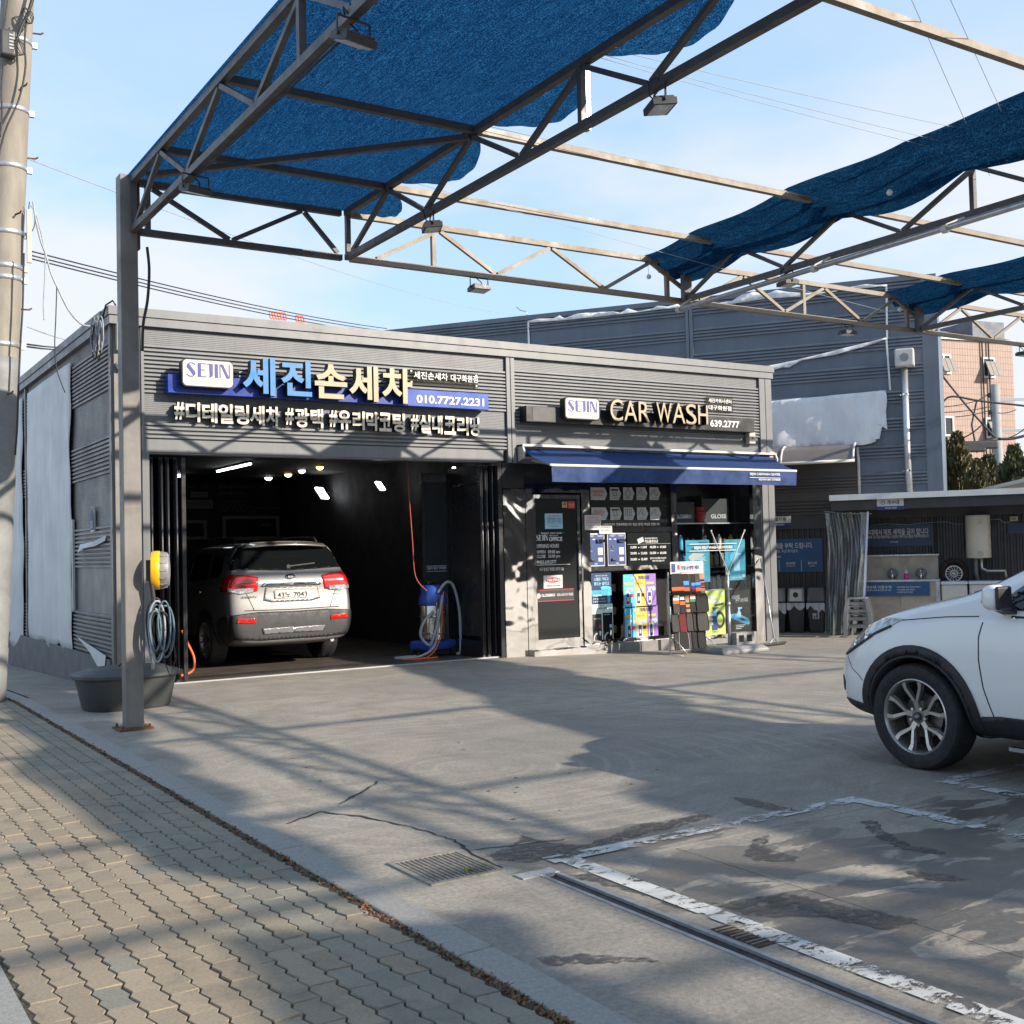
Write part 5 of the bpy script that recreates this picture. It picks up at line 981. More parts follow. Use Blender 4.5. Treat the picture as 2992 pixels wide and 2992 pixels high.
mats = [  # crop box, body, stripes (fraction from the top, thickness, colour), lift, label
 ((210, 1060, 345, 1285), 'mat_black', [(.62, .16, 'mat_orange')], .06, 'black car mat with an orange band, first in the top row of the rack'),
 ((325, 1062, 400, 1282), 'mat_black', [(.34, .18, 'mat_blue'), (.52, .13, 'mat_navy'), (.65, .16, 'mat_orange')], .05, 'black car mat with blue and orange bands, second in the top row of the rack'),
 ((372, 1062, 440, 1276), 'mat_brown', [(.62, .15, 'mat_red')], .04, 'brown car mat with a dark red band, third in the top row of the rack'),
 ((418, 1064, 480, 1278), 'mat_black', [(.42, .14, 'mat_blue'), (.56, .14, 'mat_navy'), (.70, .14, 'mat_red')], .045, 'black car mat with blue and navy bands, fourth in the top row of the rack'),
 ((458, 1058, 520, 1276), 'mat_grey', [(.42, .13, 'mat_blue'), (.55, .13, 'mat_navy'), (.68, .16, 'mat_orange')], .05, 'grey car mat with blue and orange bands, fifth in the top row of the rack'),
 ((508, 1056, 562, 1264), 'mat_tan', [(.30, .10, 'mat_black'), (.46, .17, 'mat_red'), (.66, .08, 'mat_black')], .04, 'tan car mat with a red band at the right of the top row'),
 ((230, 1300, 300, 1475), 'mat_grey', [(.06, .16, 'mat_white'), (.22, .20, 'mat_orange')], .06, 'grey car mat with white and orange bands in the second row of the rack'),
 ((300, 1295, 360, 1468), 'mat_black', [(.04, .18, 'mat_white'), (.32, .20, 'mat_orange')], .05, 'black car mat with white and orange bands in the second row of the rack'),
 ((360, 1290, 410, 1458), 'mat_tan', [(.42, .10, 'mat_black'), (.70, .12, 'mat_brown')], .05, 'tan car mat with brown bands in the second row of the rack'),
 ((408, 1278, 475, 1456), 'mat_black', [(.02, .10, 'mat_orange'), (.12, .14, 'mat_white'), (.26, .16, 'mat_green')], .06, 'black car mat with white and green bands in the second row of the rack'),
 ((470, 1272, 598, 1455), 'mat_black', [], .07, 'plain wide black car mat at the right of the second row'),
 ((215, 1485, 300, 1665), 'mat_grey', [], .06, 'grey coil car mat at the left of the third row'),
 ((295, 1475, 372, 1660), 'mat_red', [], .05, 'dark red coil car mat in the third row of the rack'),
 ((370, 1472, 445, 1655), 'mat_grey', [], .045, 'grey coil car mat right of the dark red one'),
 ((440, 1465, 500, 1650), 'mat_brown', [], .05, 'brown coil car mat in the third row of the rack'),
 ((483, 1462, 603, 1648), 'mat_grey', [], .07, 'wide grey coil car mat at the right of the third row'),
 ((240, 1672, 330, 1850), 'mat_brown', [], .05, 'brown car mat at the left of the bottom row'),
 ((290, 1668, 400, 1848), 'mat_black', [], .06, 'black car mat with grey piping, second in the bottom row'),
 ((370, 1665, 440, 1840), 'mat_grey', [], .05, 'grey car mat in the middle of the bottom row'),
 ((428, 1662, 500, 1836), 'mat_black', [], .055, 'black car mat right of the grey one in the bottom row'),
 ((490, 1658, 572, 1826), 'mat_black', [], .065, 'black car mat at the right end of the bottom row')]
for bx, body, strp, lift, lb in mats:
    Y = RY-lift; a = onY(*P2(bx[0], bx[1]), Y); c_ = onY(*P2(bx[2], bx[3]), Y); w, h = c_.x-a.x, a.z-c_.z
    ol = [(.12, 0), (.88, 0), (.96, .12), (1, .45), (1.0, .9), (.93, 1), (.08, 1), (0, .9), (0, .45), (.06, .12)]
    q = MB(); q.prism([(a.x+w*x, Y-.035*y, a.z-h*y) for x, y in ol], (0, .012, 0)); o = q.build('car_mat', M[body]); bevel(o, .006, 2); tag(o, lb, 'car mat', 'sample mats on the rack')
    for y0, th, cm in strp:
        def xe(y): return (.06-.06*min(1, max(0, (y-.12)/.33)) if y > .12 else .12-.5*y, )
        e0, e1 = xe(y0)[0], xe(y0+th)[0]
        q = MB(); q.prism([(a.x+w*x, Y-.035*y-.003, a.z-h*y) for x, y in ((e0, y0), (1-e0, y0), (1-e1, y0+th), (e1, y0+th))], (0, .002, 0)); q.build('band', M[cm], o)
    if not strp and body != 'mat_red':
        q = MB(); q.tube([(a.x+w*x, Y-.035*y-.003, a.z-h*y) for x, y in ol+ol[:1]], .005, 5); q.build('piping', M['print_grey'] if 'piping' in lb else M['mat_black'], o)
# ------------------------------------------------------------------ stand with two bare arms, on a weighted base
px_, py_ = onZ(2132, 1885, -.09).x, 13.62
st_ = thing('parasol_stand', 'grey post with two thin forked arms on a flat weighted base', 'stand', (onY(2132, 1880, 13.62).x, 13.62, gz(13, 13.6)))
q = MB()
q.add([(x*.50, y*.38, 0.0) for x, y in ((-1, -1), (1, -1), (1, 1), (-1, 1))]+[(x*.50, y*.38, .06) for x, y in ((-1, -1), (1, -1), (1, 1), (-1, 1))]+[(x*.43, y*.31, .115) for x, y in ((-1, -1), (1, -1), (1, 1), (-1, 1))], [(3, 2, 1, 0), (8, 9, 10, 11)]+[(r*4+i, r*4+(i+1) % 4, (r+1)*4+(i+1) % 4, (r+1)*4+i) for r in (0, 1) for i in range(4)])
o = q.build('base', M['grey_plastic'], st_); bevel(o, .02, 3)
q = MB(); q.tube([(0, 0, .10), (0, 0, .78)], .026, 10); q.build('post', M['zinc'], st_, True); q = MB(); q.tube([(0, 0, .74), (0, 0, 1.30)], .019, 10); q.lathe([(.032, .74), (.032, .80)], 10); q.build('upper_post', M['zinc'], st_, True)
for s_, dx, dz in ((-1, -.36, .66), (1, .36, .66)): q = MB(); q.tube([(0, -.02, 1.28), (dx, -.04, 1.28+dz)], .0085, 6); q.lathe([(.014, 0), (.014, .03)], 8, (dx, -.04, 1.27+dz)); q.build('arm', M['white_plastic'], st_, True)
q = MB(); q.bar((-.04, 0, 1.27), (.04, 0, 1.27), .03, .06); q.build('joint', M['grey_plastic'], st_)
cb = thing('cinder_block', 'grey hollow cinder block resting on the weighted stand base', 'block', (st_.location.x+.24, 13.60, st_.location.z+.116))
q = MB(); hh = .19
for bx in ((-.195, .195, -.095, .095, 0, .04), (-.195, .195, -.095, .095, hh-.04, hh), (-.195, -.145, -.095, .095, .04, hh-.04), (.145, .195, -.095, .095, .04, hh-.04), (-.03, .03, -.095, .095, .04, hh-.04)): q.box(*bx)
q.build('shell', M['cinder'], cb)
# ------------------------------------------------------------------ squeegee leaning at the shop corner
sq = thing('floor_squeegee', 'long handled floor squeegee leaning against the shop corner', 'squeegee')
pb3 = Vector((onY(2262, 1870, 13.9).x, 13.9, gz(14, 13.9)+.02)); pt3 = Vector((14.50, F-.06, 1.36))
q = MB(); q.tube([pb3+Vector((0, 0, .10)), pt3], .014, 8); q.build('handle', M['zinc'], sq, True); q = MB(); q.bar(pb3+Vector((-.38, -.05, .02)), pb3+Vector((.32, .06, .02)), .06, .03); q.build('blade_holder', M['dark_plastic'], sq); q = MB(); q.bar(pb3+Vector((-.38, -.05, .0)), pb3+Vector((.32, .06, .0)), .008, .04); q.build('blade', M['rubber'], sq); q = MB(); q.tube([pb3+Vector((-.10, 0, .03)), pb3+Vector((0, 0, .12)), pb3+Vector((.08, 0, .03))], .012, 6); q.build('bracket', M['zinc'], sq)
# ------------------------------------------------------------------ shade canopy frame
cf = thing('canopy_frame', 'large grey welded steel truss canopy frame over the forecourt', 'canopy')
ZB, ZT, CS = 4.78, 5.26, .062
def truss(p0, p1, tops, bots, verts, m, mweb):
    p0 = Vector(p0); p1 = Vector(p1); d = (p1-p0).normalized(); L = (p1-p0).length
    t = MB(); t.bar(p0+Vector((0, 0, ZB)), p1+Vector((0, 0, ZB)), CS, CS); t.bar(p0+Vector((0, 0, ZT)), p1+Vector((0, 0, ZT)), CS, CS)
    tr = t.build('truss', m, cf)
    pts = sorted([(s, ZT-CS/2) for s in tops]+[(s, ZB+CS/2) for s in bots])
    for (a, za), (c, zc) in zip(pts, pts[1:]):
        if za == zc or not (0 <= a <= L and 0 <= c <= L): continue
        w = MB(); A = p0+d*a+Vector((0, 0, za)); B = p0+d*c+Vector((0, 0, zc)); e = (B-A).normalized()
        w.bar(A+e*.02, B-e*.02, .042, .042); w.build('web_brace', mweb, tr)
    for s in verts:
        if 0 <= s <= L: w = MB(); A = p0+d*s; w.bar(A+Vector((0, 0, ZB+CS/2)), A+Vector((0, 0, ZT-CS/2)), .05, .05, up=(1, 0, 0)); w.build('upright', mweb, tr)
    return tr
YT = 11.13
tp = [YT-y for y in (10.12-1.65*k for k in range(13))]; bt = [YT-y for y in (11.0-1.65*k for k in range(14))]
for X in (2.81, 5.05, 9.75, 14.35, 18.95):
    truss((X, YT-.033, 0), (X, -9.2, 0), tp, bt, [.03, 4.28, 7.6, 10.9, 14.2, 17.5], M['steel_frame'], M['steel_frame'])
xs = [4.57, 6.195, 7.72, 9.26, 10.85, 12.42, 13.95, 15.5, 17.05, 18.6, 20.2, 21.8]; xb = [3.79, 5.396, 6.944, 8.51, 10.05, 11.62, 13.2, 14.75, 16.3, 17.85, 19.4, 21]
truss((2.86, YT, 0), (5.0, YT, 0), [.13]+[x-2.86 for x in xs], [x-2.86 for x in xb[:1]]+[2.11], [.1], M['steel_frame'], M['steel_frame'])
truss((5.10, YT, 0), (23.5, YT, 0), [x-5.10 for x in xs], [x-5.10 for x in xb], [1.02, 4.42, 6.9, 9.1, 13.6], M['purlin'], M['purlin'])
for Y in (10.12, 8.38, 5.15, .0, -3.4, -5.15, -6.8):
    xs_ = [(2.85, 5.01), (5.09, 23.5)]
    for i, (a, c) in enumerate(xs_):
        if Y < -6 and i == 0: continue
        q = MB(); q.bar((a, Y, ZT+.004), (c, Y, ZT+.004), .06, .06); q.build('purlin', M['purlin'] if i else M['steel_frame'], cf)
for a, c in (((2.86, 10.75), (5.02, 8.44)), ((2.86, 5.2), (5.02, 3.5))): q = MB(); q.bar((*a, ZT-.04), (*c, ZT-.04), .05, .05); q.build('brace', M['steel_frame'], cf)
for Y in (6.85, .25):
    q = MB(); q.box(5.085, 5.135, Y-.03, Y+.03, ZB-.01, ZT-.04); q.build('splice_plate', M['zinc'], cf)
    for z in (4.88, 5.02, 5.16): q = MB(); q.tube([(5.13, Y, z), (5.16, Y, z)], .013, 6); q.build('bolt', M['zinc'], cf)
for X in (9.75, 14.35): q = MB(); q.box(X-.06, X+.06, YT-.15, YT-.07, ZB-.04, ZT+.03); q.build('splice_plate', M['steel_frame'], cf)
def column(x, y):
    q = MB(); q.box(x-.0825, x+.0825, y-.08, y+.08, .018, 5.31); o = q.build('column', M['column'], cf); bevel(o, .008)
    q = MB(); q.box(x-.16, x+.16, y-.15, y+.15, .002, .018); c = q.build('base_plate', M['rust'], cf)
    for a in (-1, 1):
        for e in (-1, 1): q = MB(); q.tube([(x+a*.125, y+e*.115, .018), (x+a*.125, y+e*.115, .05)], .012, 6); q.build('anchor_bolt', M['rust'], cf)
column(2.767, YT+.02); column(9.75, -4.7); column(2.767, -4.7); column(14.35, -4.7)
q = MB(); q.box(2.855, 2.875, 11.08, 11.18, 4.6, 5.30); q.build('joint_plate', M['rust'], cf)
# conduit under the third truss, with clamps
cp = thing('conduit_pipe', 'long galvanised conduit pipe clamped under a roof truss', 'pipe')
q = MB(); q.tube([(9.52, 10.95, 4.60), (9.40, 6, 4.615), (9.3, -4, 4.62)], .03, 10); q.build('pipe', M['zinc'], cp, True)
for Y in (10.9, 8.6, 6.9, 5.0): q = MB(); x = 9.52-(10.95-Y)*.024; q.lathe([(.042, -.03), (.042, .03)], 10, (x, Y, 4.605), 'y'); q.tube([(x, Y, 4.64), (9.72, Y, 4.76)], .012, 6); q.build('clamp', M['white_plastic'], cp)
# ------------------------------------------------------------------ shade nets
def lerp(tab, y):
    tab = sorted(tab)
    if y <= tab[0][0]: return tab[0][1]
    for (a, va), (c, vc) in zip(tab, tab[1:]):
        if y <= c: return va+(vc-va)*(y-a)/(c-a)
    return tab[-1][1]
def net(name, label, left, right, y0, y1, zf, ny, nx, group=None):
    q = MB()
    def f(u, v):
        y = y0+(y1-y0)*v; xl, xr = lerp(left, y), lerp(right, y); x = xl+(xr-xl)*u
        return (x, y, zf(u, y))
    q.grid(f, nx, ny); o = q.build(name, M['net_dense' if name == 'gathered_net' else 'net'], None, True); return tag(o, label, 'shade net', group)
def scal(y): return abs(sin(pi*(y-10.12)/1.65))
net('shade_net', 'blue mesh shade net stretched flat over the left canopy bay', [(-9, 2.76), (11.2, 2.76)], [(-9, 5.08), (11.2, 5.08)], 11.17, -8.5, lambda u, y: ZT+.045-.03*sin(pi*u)*scal(y), 110, 10)
def flap(y0, y1, lb):
    q = MB()
    q.grid(lambda u, v: (5.09+.36*u*sin(pi*v)**.6, y0+(y1-y0)*v, ZT+.042-.12*u*sin(pi*v)-.008*u*sin(v*31)), 4, 24); o = q.build('net_flap', M['net'], None, True); tag(o, lb, 'shade net', 'loose net edges hanging past the truss')
flap(10.05, 8.5, 'loose scalloped blue net edge nearest the far truss joint'); flap(8.3, 6.9, 'loose scalloped blue net edge beside the bolted truss splice'); flap(6.7, 5.2, 'loose scalloped blue net edge at the top of the picture'); flap(11.15, 10.2, 'small frayed blue net corner over the far truss')
L3 = [(11.25, 9.2), (8.46, 8.93), (6.8, 8.77), (5.6, 8.8), (4.5, 8.7), (.4, 8.5), (-.8, 8.16), (-2.46, 8.26), (-4.2, 8.29), (-4.8, 8.6)]; R3 = [(11.25, 10.0), (8.46, 9.8), (6.8, 9.68), (4, 9.36), (-1.5, 9.04), (-3.3, 8.86), (-4.8, 8.9)]
fold = lambda u, y: ZT+.10-.14*u-.07*sin(pi*u)-.09*scal(y)*(.4+u)-.035*sin(u*21+.6*sin(y*3))-.02*sin(u*43+y*2)
net('gathered_net', 'dark blue shade net gathered into folds along the middle truss', L3, R3, 11.25, -4.8, fold, 120, 22, 'gathered shade nets')
net('gathered_net', 'continuation of the gathered blue net behind the camera on the middle truss', [(-9, 8.1), (-5.4, 8.15)], [(-9, 9.0), (-5.4, 9.05)], -5.4, -9, fold, 30, 16, 'gathered shade nets')
L4 = [(11.25, 13.72), (6, 13.85), (4.3, 13.91), (2.07, 13.5), (-.58, 12.72), (-2.25, 12.45), (-3.13, 12.48), (-3.5, 12.0), (-4.0, 11.77), (-4.4, 11.3), (-4.93, 11.24), (-7, 11.35), (-9, 11.4)]; R4 = [(11.25, 14.7), (6, 15.1), (3, 15.25), (.5, 14.7), (-1.8, 13.9), (-3.1, 13.7), (-3.6, 14.4), (-4.4, 16), (-9, 17)]
net('gathered_net', 'blue shade net gathered along the right truss near the picture edge', L4, R4, 11.25, -9, fold, 130, 24, 'gathered shade nets')
for i, (x, y, z0, lb) in enumerate([(9.12, 11.0, 5.0, 'small white ball on a string under the left end of the middle net'), (9.0, 7.2, 4.98, 'small white ball on a string in the middle of the gathered net'), (13.75, 10.9, 5.0, 'small white ball on a string under the right gathered net')]):
    t = thing('net_weight', lb, 'weight', (x, y, z0), 0, 'white pull weights under the nets')
    q = MB(); q.lathe([(.001, -.032), (.02, -.026), (.032, 0), (.02, .026), (.001, .032)], 12); q.build('ball', M['white_plastic'], t, True); q = MB(); q.tube([(0, 0, .03), (0, .03, .30)], .003, 4); q.build('string', M['cable'], t)
# guide wires of the nets
def wire(p, q_, sag, r, m, label, n=10, group=None, name='guide_wire', cat='wire'):
    p = Vector(p); q_ = Vector(q_); b = MB(); b.tube([p.lerp(q_, i/n)-Vector((0, 0, sag*4*(i/n)*(1-i/n))) for i in range(n+1)], r, 5); o = b.build(name, M[m], None, True); return tag(o, label, cat, group)
wn_ = ['highest', 'second', 'third', 'fourth', 'lowest']
for i, (ya, yb) in enumerate(((6.75, 6.75), (6.70, 6.60), (6.6, 6.3), (4.2, 7.0), (4.0, 6.6))):
    wire((5.1, ya, ZT+.05), (8.95 if i < 3 else 10.3, yb, ZT+.03), .015, .0028, 'cable_grey', '%s of the five thin pull wires between the second and third truss' % wn_[i], group='thin pull wires of the nets')
for i, y in enumerate((10.1, 9.9, 8.3)): wire((5.1, y, ZT+.03), (13.8, y-.1 if i != 1 else 10.8, ZT-.02 if i != 1 else ZB+.1), .03, .0025, 'cable_grey', '%s far pull wire running to the right gathered net' % ['first', 'second', 'third'][i], group='far pull wires of the nets')
# ------------------------------------------------------------------ floodlights hung from the trusses
def flood_proto():
    q = MB(); q.box(-.11, .11, -.085, .085, -.025, .02); body = q.mesh('housing', M['dark_plastic'])
    q = MB(); q.box(-.092, .092, -.068, .068, -.030, -.0255); lens = q.mesh('lens', M['flood_glass'])
    q = MB(); q.tube([(-.118, 0, 0), (-.118, 0, .12), (.118, 0, .12), (.118, 0, 0)], .008, 6); br = q.mesh('bracket', M['dark_plastic'])
    q = MB()
    for k in range(8): q.box(-.10+k*.027, -.09+k*.027, -.07, .07, .02, .035)
    fin = q.mesh('cooling_fins', M['dark_plastic'])
    q = MB(); q.tube([(.03, .0, .03), (.06, .05, .09), (.0, .08, .15), (-.05, .03, .19), (-.02, 0, .13)], .006, 6); cab = q.mesh('cable', M['cable'], True)
    return body, lens, br, fin, cab
FL = flood_proto()
for x, y, rz, tx, lb in [(2.81, 6.02, .2, .35, 'black floodlight hung on the left truss near the top of the picture'), (2.83, 9.16, .2, .3, 'black floodlight hung beside the top of the steel column'), (5.05, 5.92, 1.2, -.1, 'black floodlight under the second truss against the sky'), (5.05, 9.2, 1.2, -.1, 'black floodlight under the second truss below the net flaps'), (6.71, YT, 0, -.1, 'black floodlight centred under the far cross truss'), (9.78, 9.3, 1.3, 0, 'black floodlight under the middle truss beside the conduit'), (12.88, YT, 0, 0, 'black floodlight under the far truss in front of the blue grey building'), (17.1, YT, 0, 0, 'black floodlight under the far truss in front of the pink building')]:
    t = thing('floodlight', lb, 'floodlight', (x, y, ZB-.155), rz, 'floodlights under the canopy trusses')
    for me in FL: o = link(me.name.split('.')[0], me, t); o.rotation_euler[0] = tx if me.name.startswith(('housing', 'lens', 'cooling')) else 0
# ------------------------------------------------------------------ things on and by the left column
hr = thing('hose_reel', 'yellow and grey round hose reel fixed to the steel column', 'hose reel', (2.93, 11.06, 1.50))
RT = Matrix.Rotation(radians(-18), 4, 'Z')
def put_rot(q, nm, m, par, sm_=True): o = q.build(nm, m, par, sm_); o.matrix_basis = RT; return o
q = MB(); q.lathe([(.135, .0), (.178, .005), (.185, .03), (.185, .075), (.178, .085), (.14, .085)], 28, axis='x'); put_rot(q, 'guard_ring', M['yellow'], hr, 40)
q = MB(); q.lathe([(.17, .086), (.172, .13), (.15, .165), (.06, .175), (.001, .175)], 28, axis='x', cap=False)
put_rot(q, 'drum', M['grey_plastic'], hr, 40)
for k in range(14):
    a = 2*pi*k/14; q = MB(); q.bar((.09, .176*cos(a), .176*sin(a)), (.15, .163*cos(a), .163*sin(a)), .018, .014, up=(0, cos(a), sin(a))); put_rot(q, 'rib', M['grey_plastic'], hr, False)
q = MB(); q.box(-.045, .02, -.04, .04, -.10, .10); put_rot(q, 'bracket', M['dark_plastic'], hr, False)
hc = thing('hose_coil', 'hanging coils of blue grey hose and cable under the hose reel', 'hose', (2.96, 11.02, .95))
for k in range(9):
    w_ = random.uniform(.05, .10); h_ = random.uniform(.18, .30); x0 = random.uniform(-.04, .08); y0 = -.03-.012*k; ph = random.uniform(-.1, .1)
    q = MB(); q.tube([(x0+w_*cos(a)*(1+.15*sin(a)), y0+.01*sin(3*a), ph*.5+h_*sin(a)-.02) for a in [j*2*pi/22 for j in range(23)]], .008+.003*(k % 2), 6); q.build('loop', M[['cable_blue', 'cable_grey', 'cable', 'cable_blue'][k % 4]], hc, True)
q = MB(); q.tube([(-.06, -.03, .55), (-.05, -.06, .40), (-.03, -.05, .25), (-.06, -.06, .1), (-.05, -.05, -.05)], .022, 8); q.tube([(.0, -.05, .02), (.04, -.08, -.28), (.10, -.10, -.46), (.16, -.08, -.30), (.14, -.05, -.05)], .007, 6); q.build('cable_bundle', M['cable'], hc, True)
q = MB(); q.tube([(-.05, -.06, -.18), (-.045, -.07, -.30), (-.06, -.08, -.38)], .018, 8); q.build('spray_nozzle', M['zinc'], hc, True)
tb = thing('storage_tub', 'large dark grey oval plastic tub with a lid beside the steel column', 'tub', (3.12, 12.85, 0), radians(6)); tb.scale = (.94, .94, .94)
def oval(rx, ry, z, n=40, p=2.6): return [(rx*abs(cos(a))**(2/p)*(1 if cos(a) >= 0 else -1), ry*abs(sin(a))**(2/p)*(1 if sin(a) >= 0 else -1), z) for a in [2*pi*k/n for k in range(n)]]
def stack(q, rings):
    n = len(rings[0]); q.add([p for r in rings for p in r], [tuple(range(n-1, -1, -1)), tuple((len(rings)-1)*n+k for k in range(n))]+[(i*n+k, i*n+(k+1) % n, (i+1)*n+(k+1) % n, (i+1)*n+k) for i in range(len(rings)-1) for k in range(n)])
q = MB(); stack(q, [oval(.47, .36, .0), oval(.485, .375, .02), oval(.55, .43, .33), oval(.56, .44, .36)]); q.build('body', M['tub'], tb, 40)
q = MB(); stack(q, [oval(.585, .465, .36), oval(.60, .48, .375), oval(.60, .48, .405), oval(.57, .45, .425), oval(.50, .38, .435), oval(.44, .32, .47), oval(.3, .2, .48)]); q.build('lid', M['tub'], tb, 40)
q = MB(); q.tube([(-.10, -.04, .48), (-.08, -.04, .51), (.08, -.04, .51), (.10, -.04, .48)], .012, 8); q.build('handle', M['tub'], tb, True)
# ------------------------------------------------------------------ utility pole
up_ = thing('utility_pole', 'weathered concrete utility pole with metal bands and step bolts', 'utility pole', (1.90, 14.6, gz(2, 14.6)))
LEAN = Vector((.0545, 0, 1))
def pc(z): return LEAN*z
q = MB(); n = 14; zz = [-.3]+[i*.8 for i in range(0, 16)]; q.tube([pc(z) for z in zz], [.245-.0072*max(0, z) for z in zz], 28); q.build('shaft', M['pole'], up_, True)
q = MB(); zs_ = [0, .3, .62, .64, .95, 1.2, 1.22, 1.6, 1.9, 2.25, 2.27, 2.7, 3.1, 3.5, 3.9, 4.05]; q.tube([pc(z) for z in zs_], [.258-.0072*z+.004*((i*7) % 3) for i, z in enumerate(zs_)], 28); q.build('wrap_sleeve', M['pole_wrap'], up_, True)
for z in (4.2, 5.0, 5.14, 5.55, 6.35, 7.05, 7.9):
    q = MB(); r = .245-.0072*z+.006; q.lathe([(r, -.03), (r+.004, -.028), (r+.004, .028), (r, .03)], 28, tuple(pc(z))); q.build('band', M['zinc'], up_, True)
    q = MB(); p = pc(z); q.box(p.x+r-.01, p.x+r+.05, p.y-.05, p.y+.0, p.z-.035, p.z+.035); q.build('band_clamp', M['zinc'], up_)
for k, z in enumerate((3.6, 4.65, 5.75, 6.5, 7.3, 8.05)):
    s = 1 if k % 2 else -1; p = pc(z); r = .245-.0072*z; d = Vector((.35, -.93, 0)) if s < 0 else Vector((.95, -.2, 0)); q = MB(); q.tube([p+d*(r-.02), p+d*(r+.10), p+d*(r+.13)+Vector((0, 0, .02))], .011, 6); q.build('step_bolt', M['rust'], up_)
jb = thing('junction_box', 'small dark slotted cable box strapped to the utility pole', 'junction box', (0, 0, 0)); p = Vector((1.90, 14.6, 0))+pc(7.75)+Vector((-.12, -.25, 0))
q = MB(); q.box(p.x-.09, p.x+.09, p.y-.07, p.y+.07, p.z-.16, p.z+.16); o = q.build('case', M['dark_plastic'], jb); bevel(o, .03, 3)
for k in range(5): part('slot', jb, M['cable_grey'], (p.x+.01, p.x+.06, p.y-.078, p.y-.071, p.z-.08+k*.04, p.z-.06+k*.04))
q = MB(); P_ = Vector((1.9, 14.6, 0))
def cab(pts, r, m, label, group='cables on the utility pole', name='cable', cat='cable'):
    b = MB(); V = [Vector(a) for a in pts]; out = []
    for i in range(len(V)-1):      # smooth the run
        p0, p1, p2, p3 = V[max(0, i-1)], V[i], V[i+1], V[min(len(V)-1, i+2)]
        for k in range(6):
            t = k/6; out.append(.5*((2*p1)+(-p0+p2)*t+(2*p0-5*p1+4*p2-p3)*t*t+(-p0+3*p1-3*p2+p3)*t**3))
    out.append(V[-1]); b.tube(out, r, 6); o = b.build(name, M[m], None, True); return tag(o, label, cat, group)
YPo = 14.30
cab([onY(*c, YPo) for c in ((105, -40), (85, 30), (62, 80), (45, 130), (38, 150))], .022, 'cable', 'thick black cable running down to the slotted box on the pole')
cab([onY(*c, YPo) for c in ((80, 40), (72, 120), (74, 200), (55, 290), (20, 370), (2, 430), (-8, 480))], .012, 'cable', 'long black cable looping down the face of the pole')
cab([onY(*c, YPo) for c in ((25, -20), (14, 60), (0, 120))], .008, 'cable', 'thin black cable at the upper left edge of the pole')
cab([onY(*c, YPo) for c in ((28, 80), (18, 120), (-2, 160))], .008, 'cable', 'second thin black cable left of the pole')
cab([onY(*c, YPo) for c in ((10, 190), (4, 260), (6, 330), (0, 400))], .010, 'cable', 'thin black cable hanging at the left of the slotted box')
for k, (x0, y0, lb) in enumerate(((100, 18, 'tangle of wire loops at the top of the pole'), (75, 110, 'lower small tangle of wire loops on the pole'))):
    c = onY(x0-20, y0+30, YPo); b = MB()
    for j in range(3): b.tube([c+Vector((.07*cos(a+j)*(1-.2*j), -.02*j, .09*sin(a+.5*j))) for a in [i*2*pi/12 for i in range(13)]], .006, 5)
    tag(b.build('wire_tangle', M['cable'], None, True), lb, 'cable', 'cables on the utility pole')
cab([onY(*c, 14.4) for c in ((97, 590), (104, 640), (118, 700), (134, 745), (150, 800), (168, 840), (200, 905), (235, 945), (262, 953))], .012, 'cable_grey', 'pale loose cable drooping from the pole to the building corner')
cab([onY(*c, 14.4) for c in ((90, 600), (105, 625), (122, 690), (132, 750), (130, 830), (127, 890), (129, 935))], .008, 'cable_grey', 'short dangling cable end beside the pole', )
cab([onY(*c, 14.4) for c in ((166, 835), (163, 930), (160, 1010), (166, 1080), (190, 1147))], .007, 'cable', 'thin cable hanging down in front of the white vinyl')
cab([onY(*c, 14.4) for c in ((86, 590), (82, 640), (92, 675), (102, 650), (98, 600))], .006, 'cable', 'small wire loop on the right of the pole')
cab([onY(*c, 14.25) for c in ((70, 740), (68, 830), (66, 900), (60, 1000), (54, 1130), (50, 1250), (44, 1330))], .012, 'cable', 'black cable clipped down the lower pole')
b = MB(); p = onY(84, 690, 14.4); b.box(p.x-.02, p.x+.03, p.y-.02, p.y+.02, p.z-.32, p.z+.32); tag(b.build('cable_guard', M['cream_plastic']), 'narrow pale yellow cable guard strip on the pole', 'cable guard')
for i, (a, c, Y2) in enumerate((((86, 733), (1130, 960), 26), ((86, 745), (1130, 968), 26), ((86, 755), (1120, 975), 26))):
    wire(onY(*a, 14.5), onY(*c, Y2), .10, .010, 'cable', '%s of three parallel service cables from the pole across the roof' % ['upper', 'middle', 'lower'][i], 14, 'service cables over the roof', 'service_cable', 'cable')
wire(onY(84, 465, 14.5), onY(1560, 925, 40), .4, .007, 'cable_grey', 'single thin pale wire crossing the sky from the pole', 14, None, 'overhead_wire')
wire(onY(80, 955, 15), onY(215, 998, 24), .02, .008, 'cable_grey', 'thin pale wire low behind the pole', 6, None, 'overhead_wire'); wire(onY(80, 1006, 15), onY(200, 1014, 26), .02, .012, 'cable', 'upper short dark wire behind the pole near the roof', 4, None, 'overhead_wire'); wire(onY(80, 1013, 15), onY(190, 1020, 26), .02, .012, 'cable', 'lower short dark wire behind the pole near the roof', 4, None, 'overhead_wire')
for i, (x, y) in enumerate(((800, 921), (824, 924), (876, 933))):
    t = thing('cable_marker', ['left', 'middle', 'right'][i]+' of three orange spiral markers on the service cables', 'marker', onY(x, y, 22.2), 0, 'orange cable markers')
    for j in range(3): b = MB(); b.tube([(-.06+.06*j+.03*cos(a), .03*sin(a), .085*sin(a)) for a in [k*2*pi/14 for k in range(15)]], .012, 5); b.build('ring', M['orange'], t, True)
t = thing('wire_coil', 'pale and black wire coil hung at the building corner under the cornice', 'wire coil', (3.36, 14.75, 4.45))
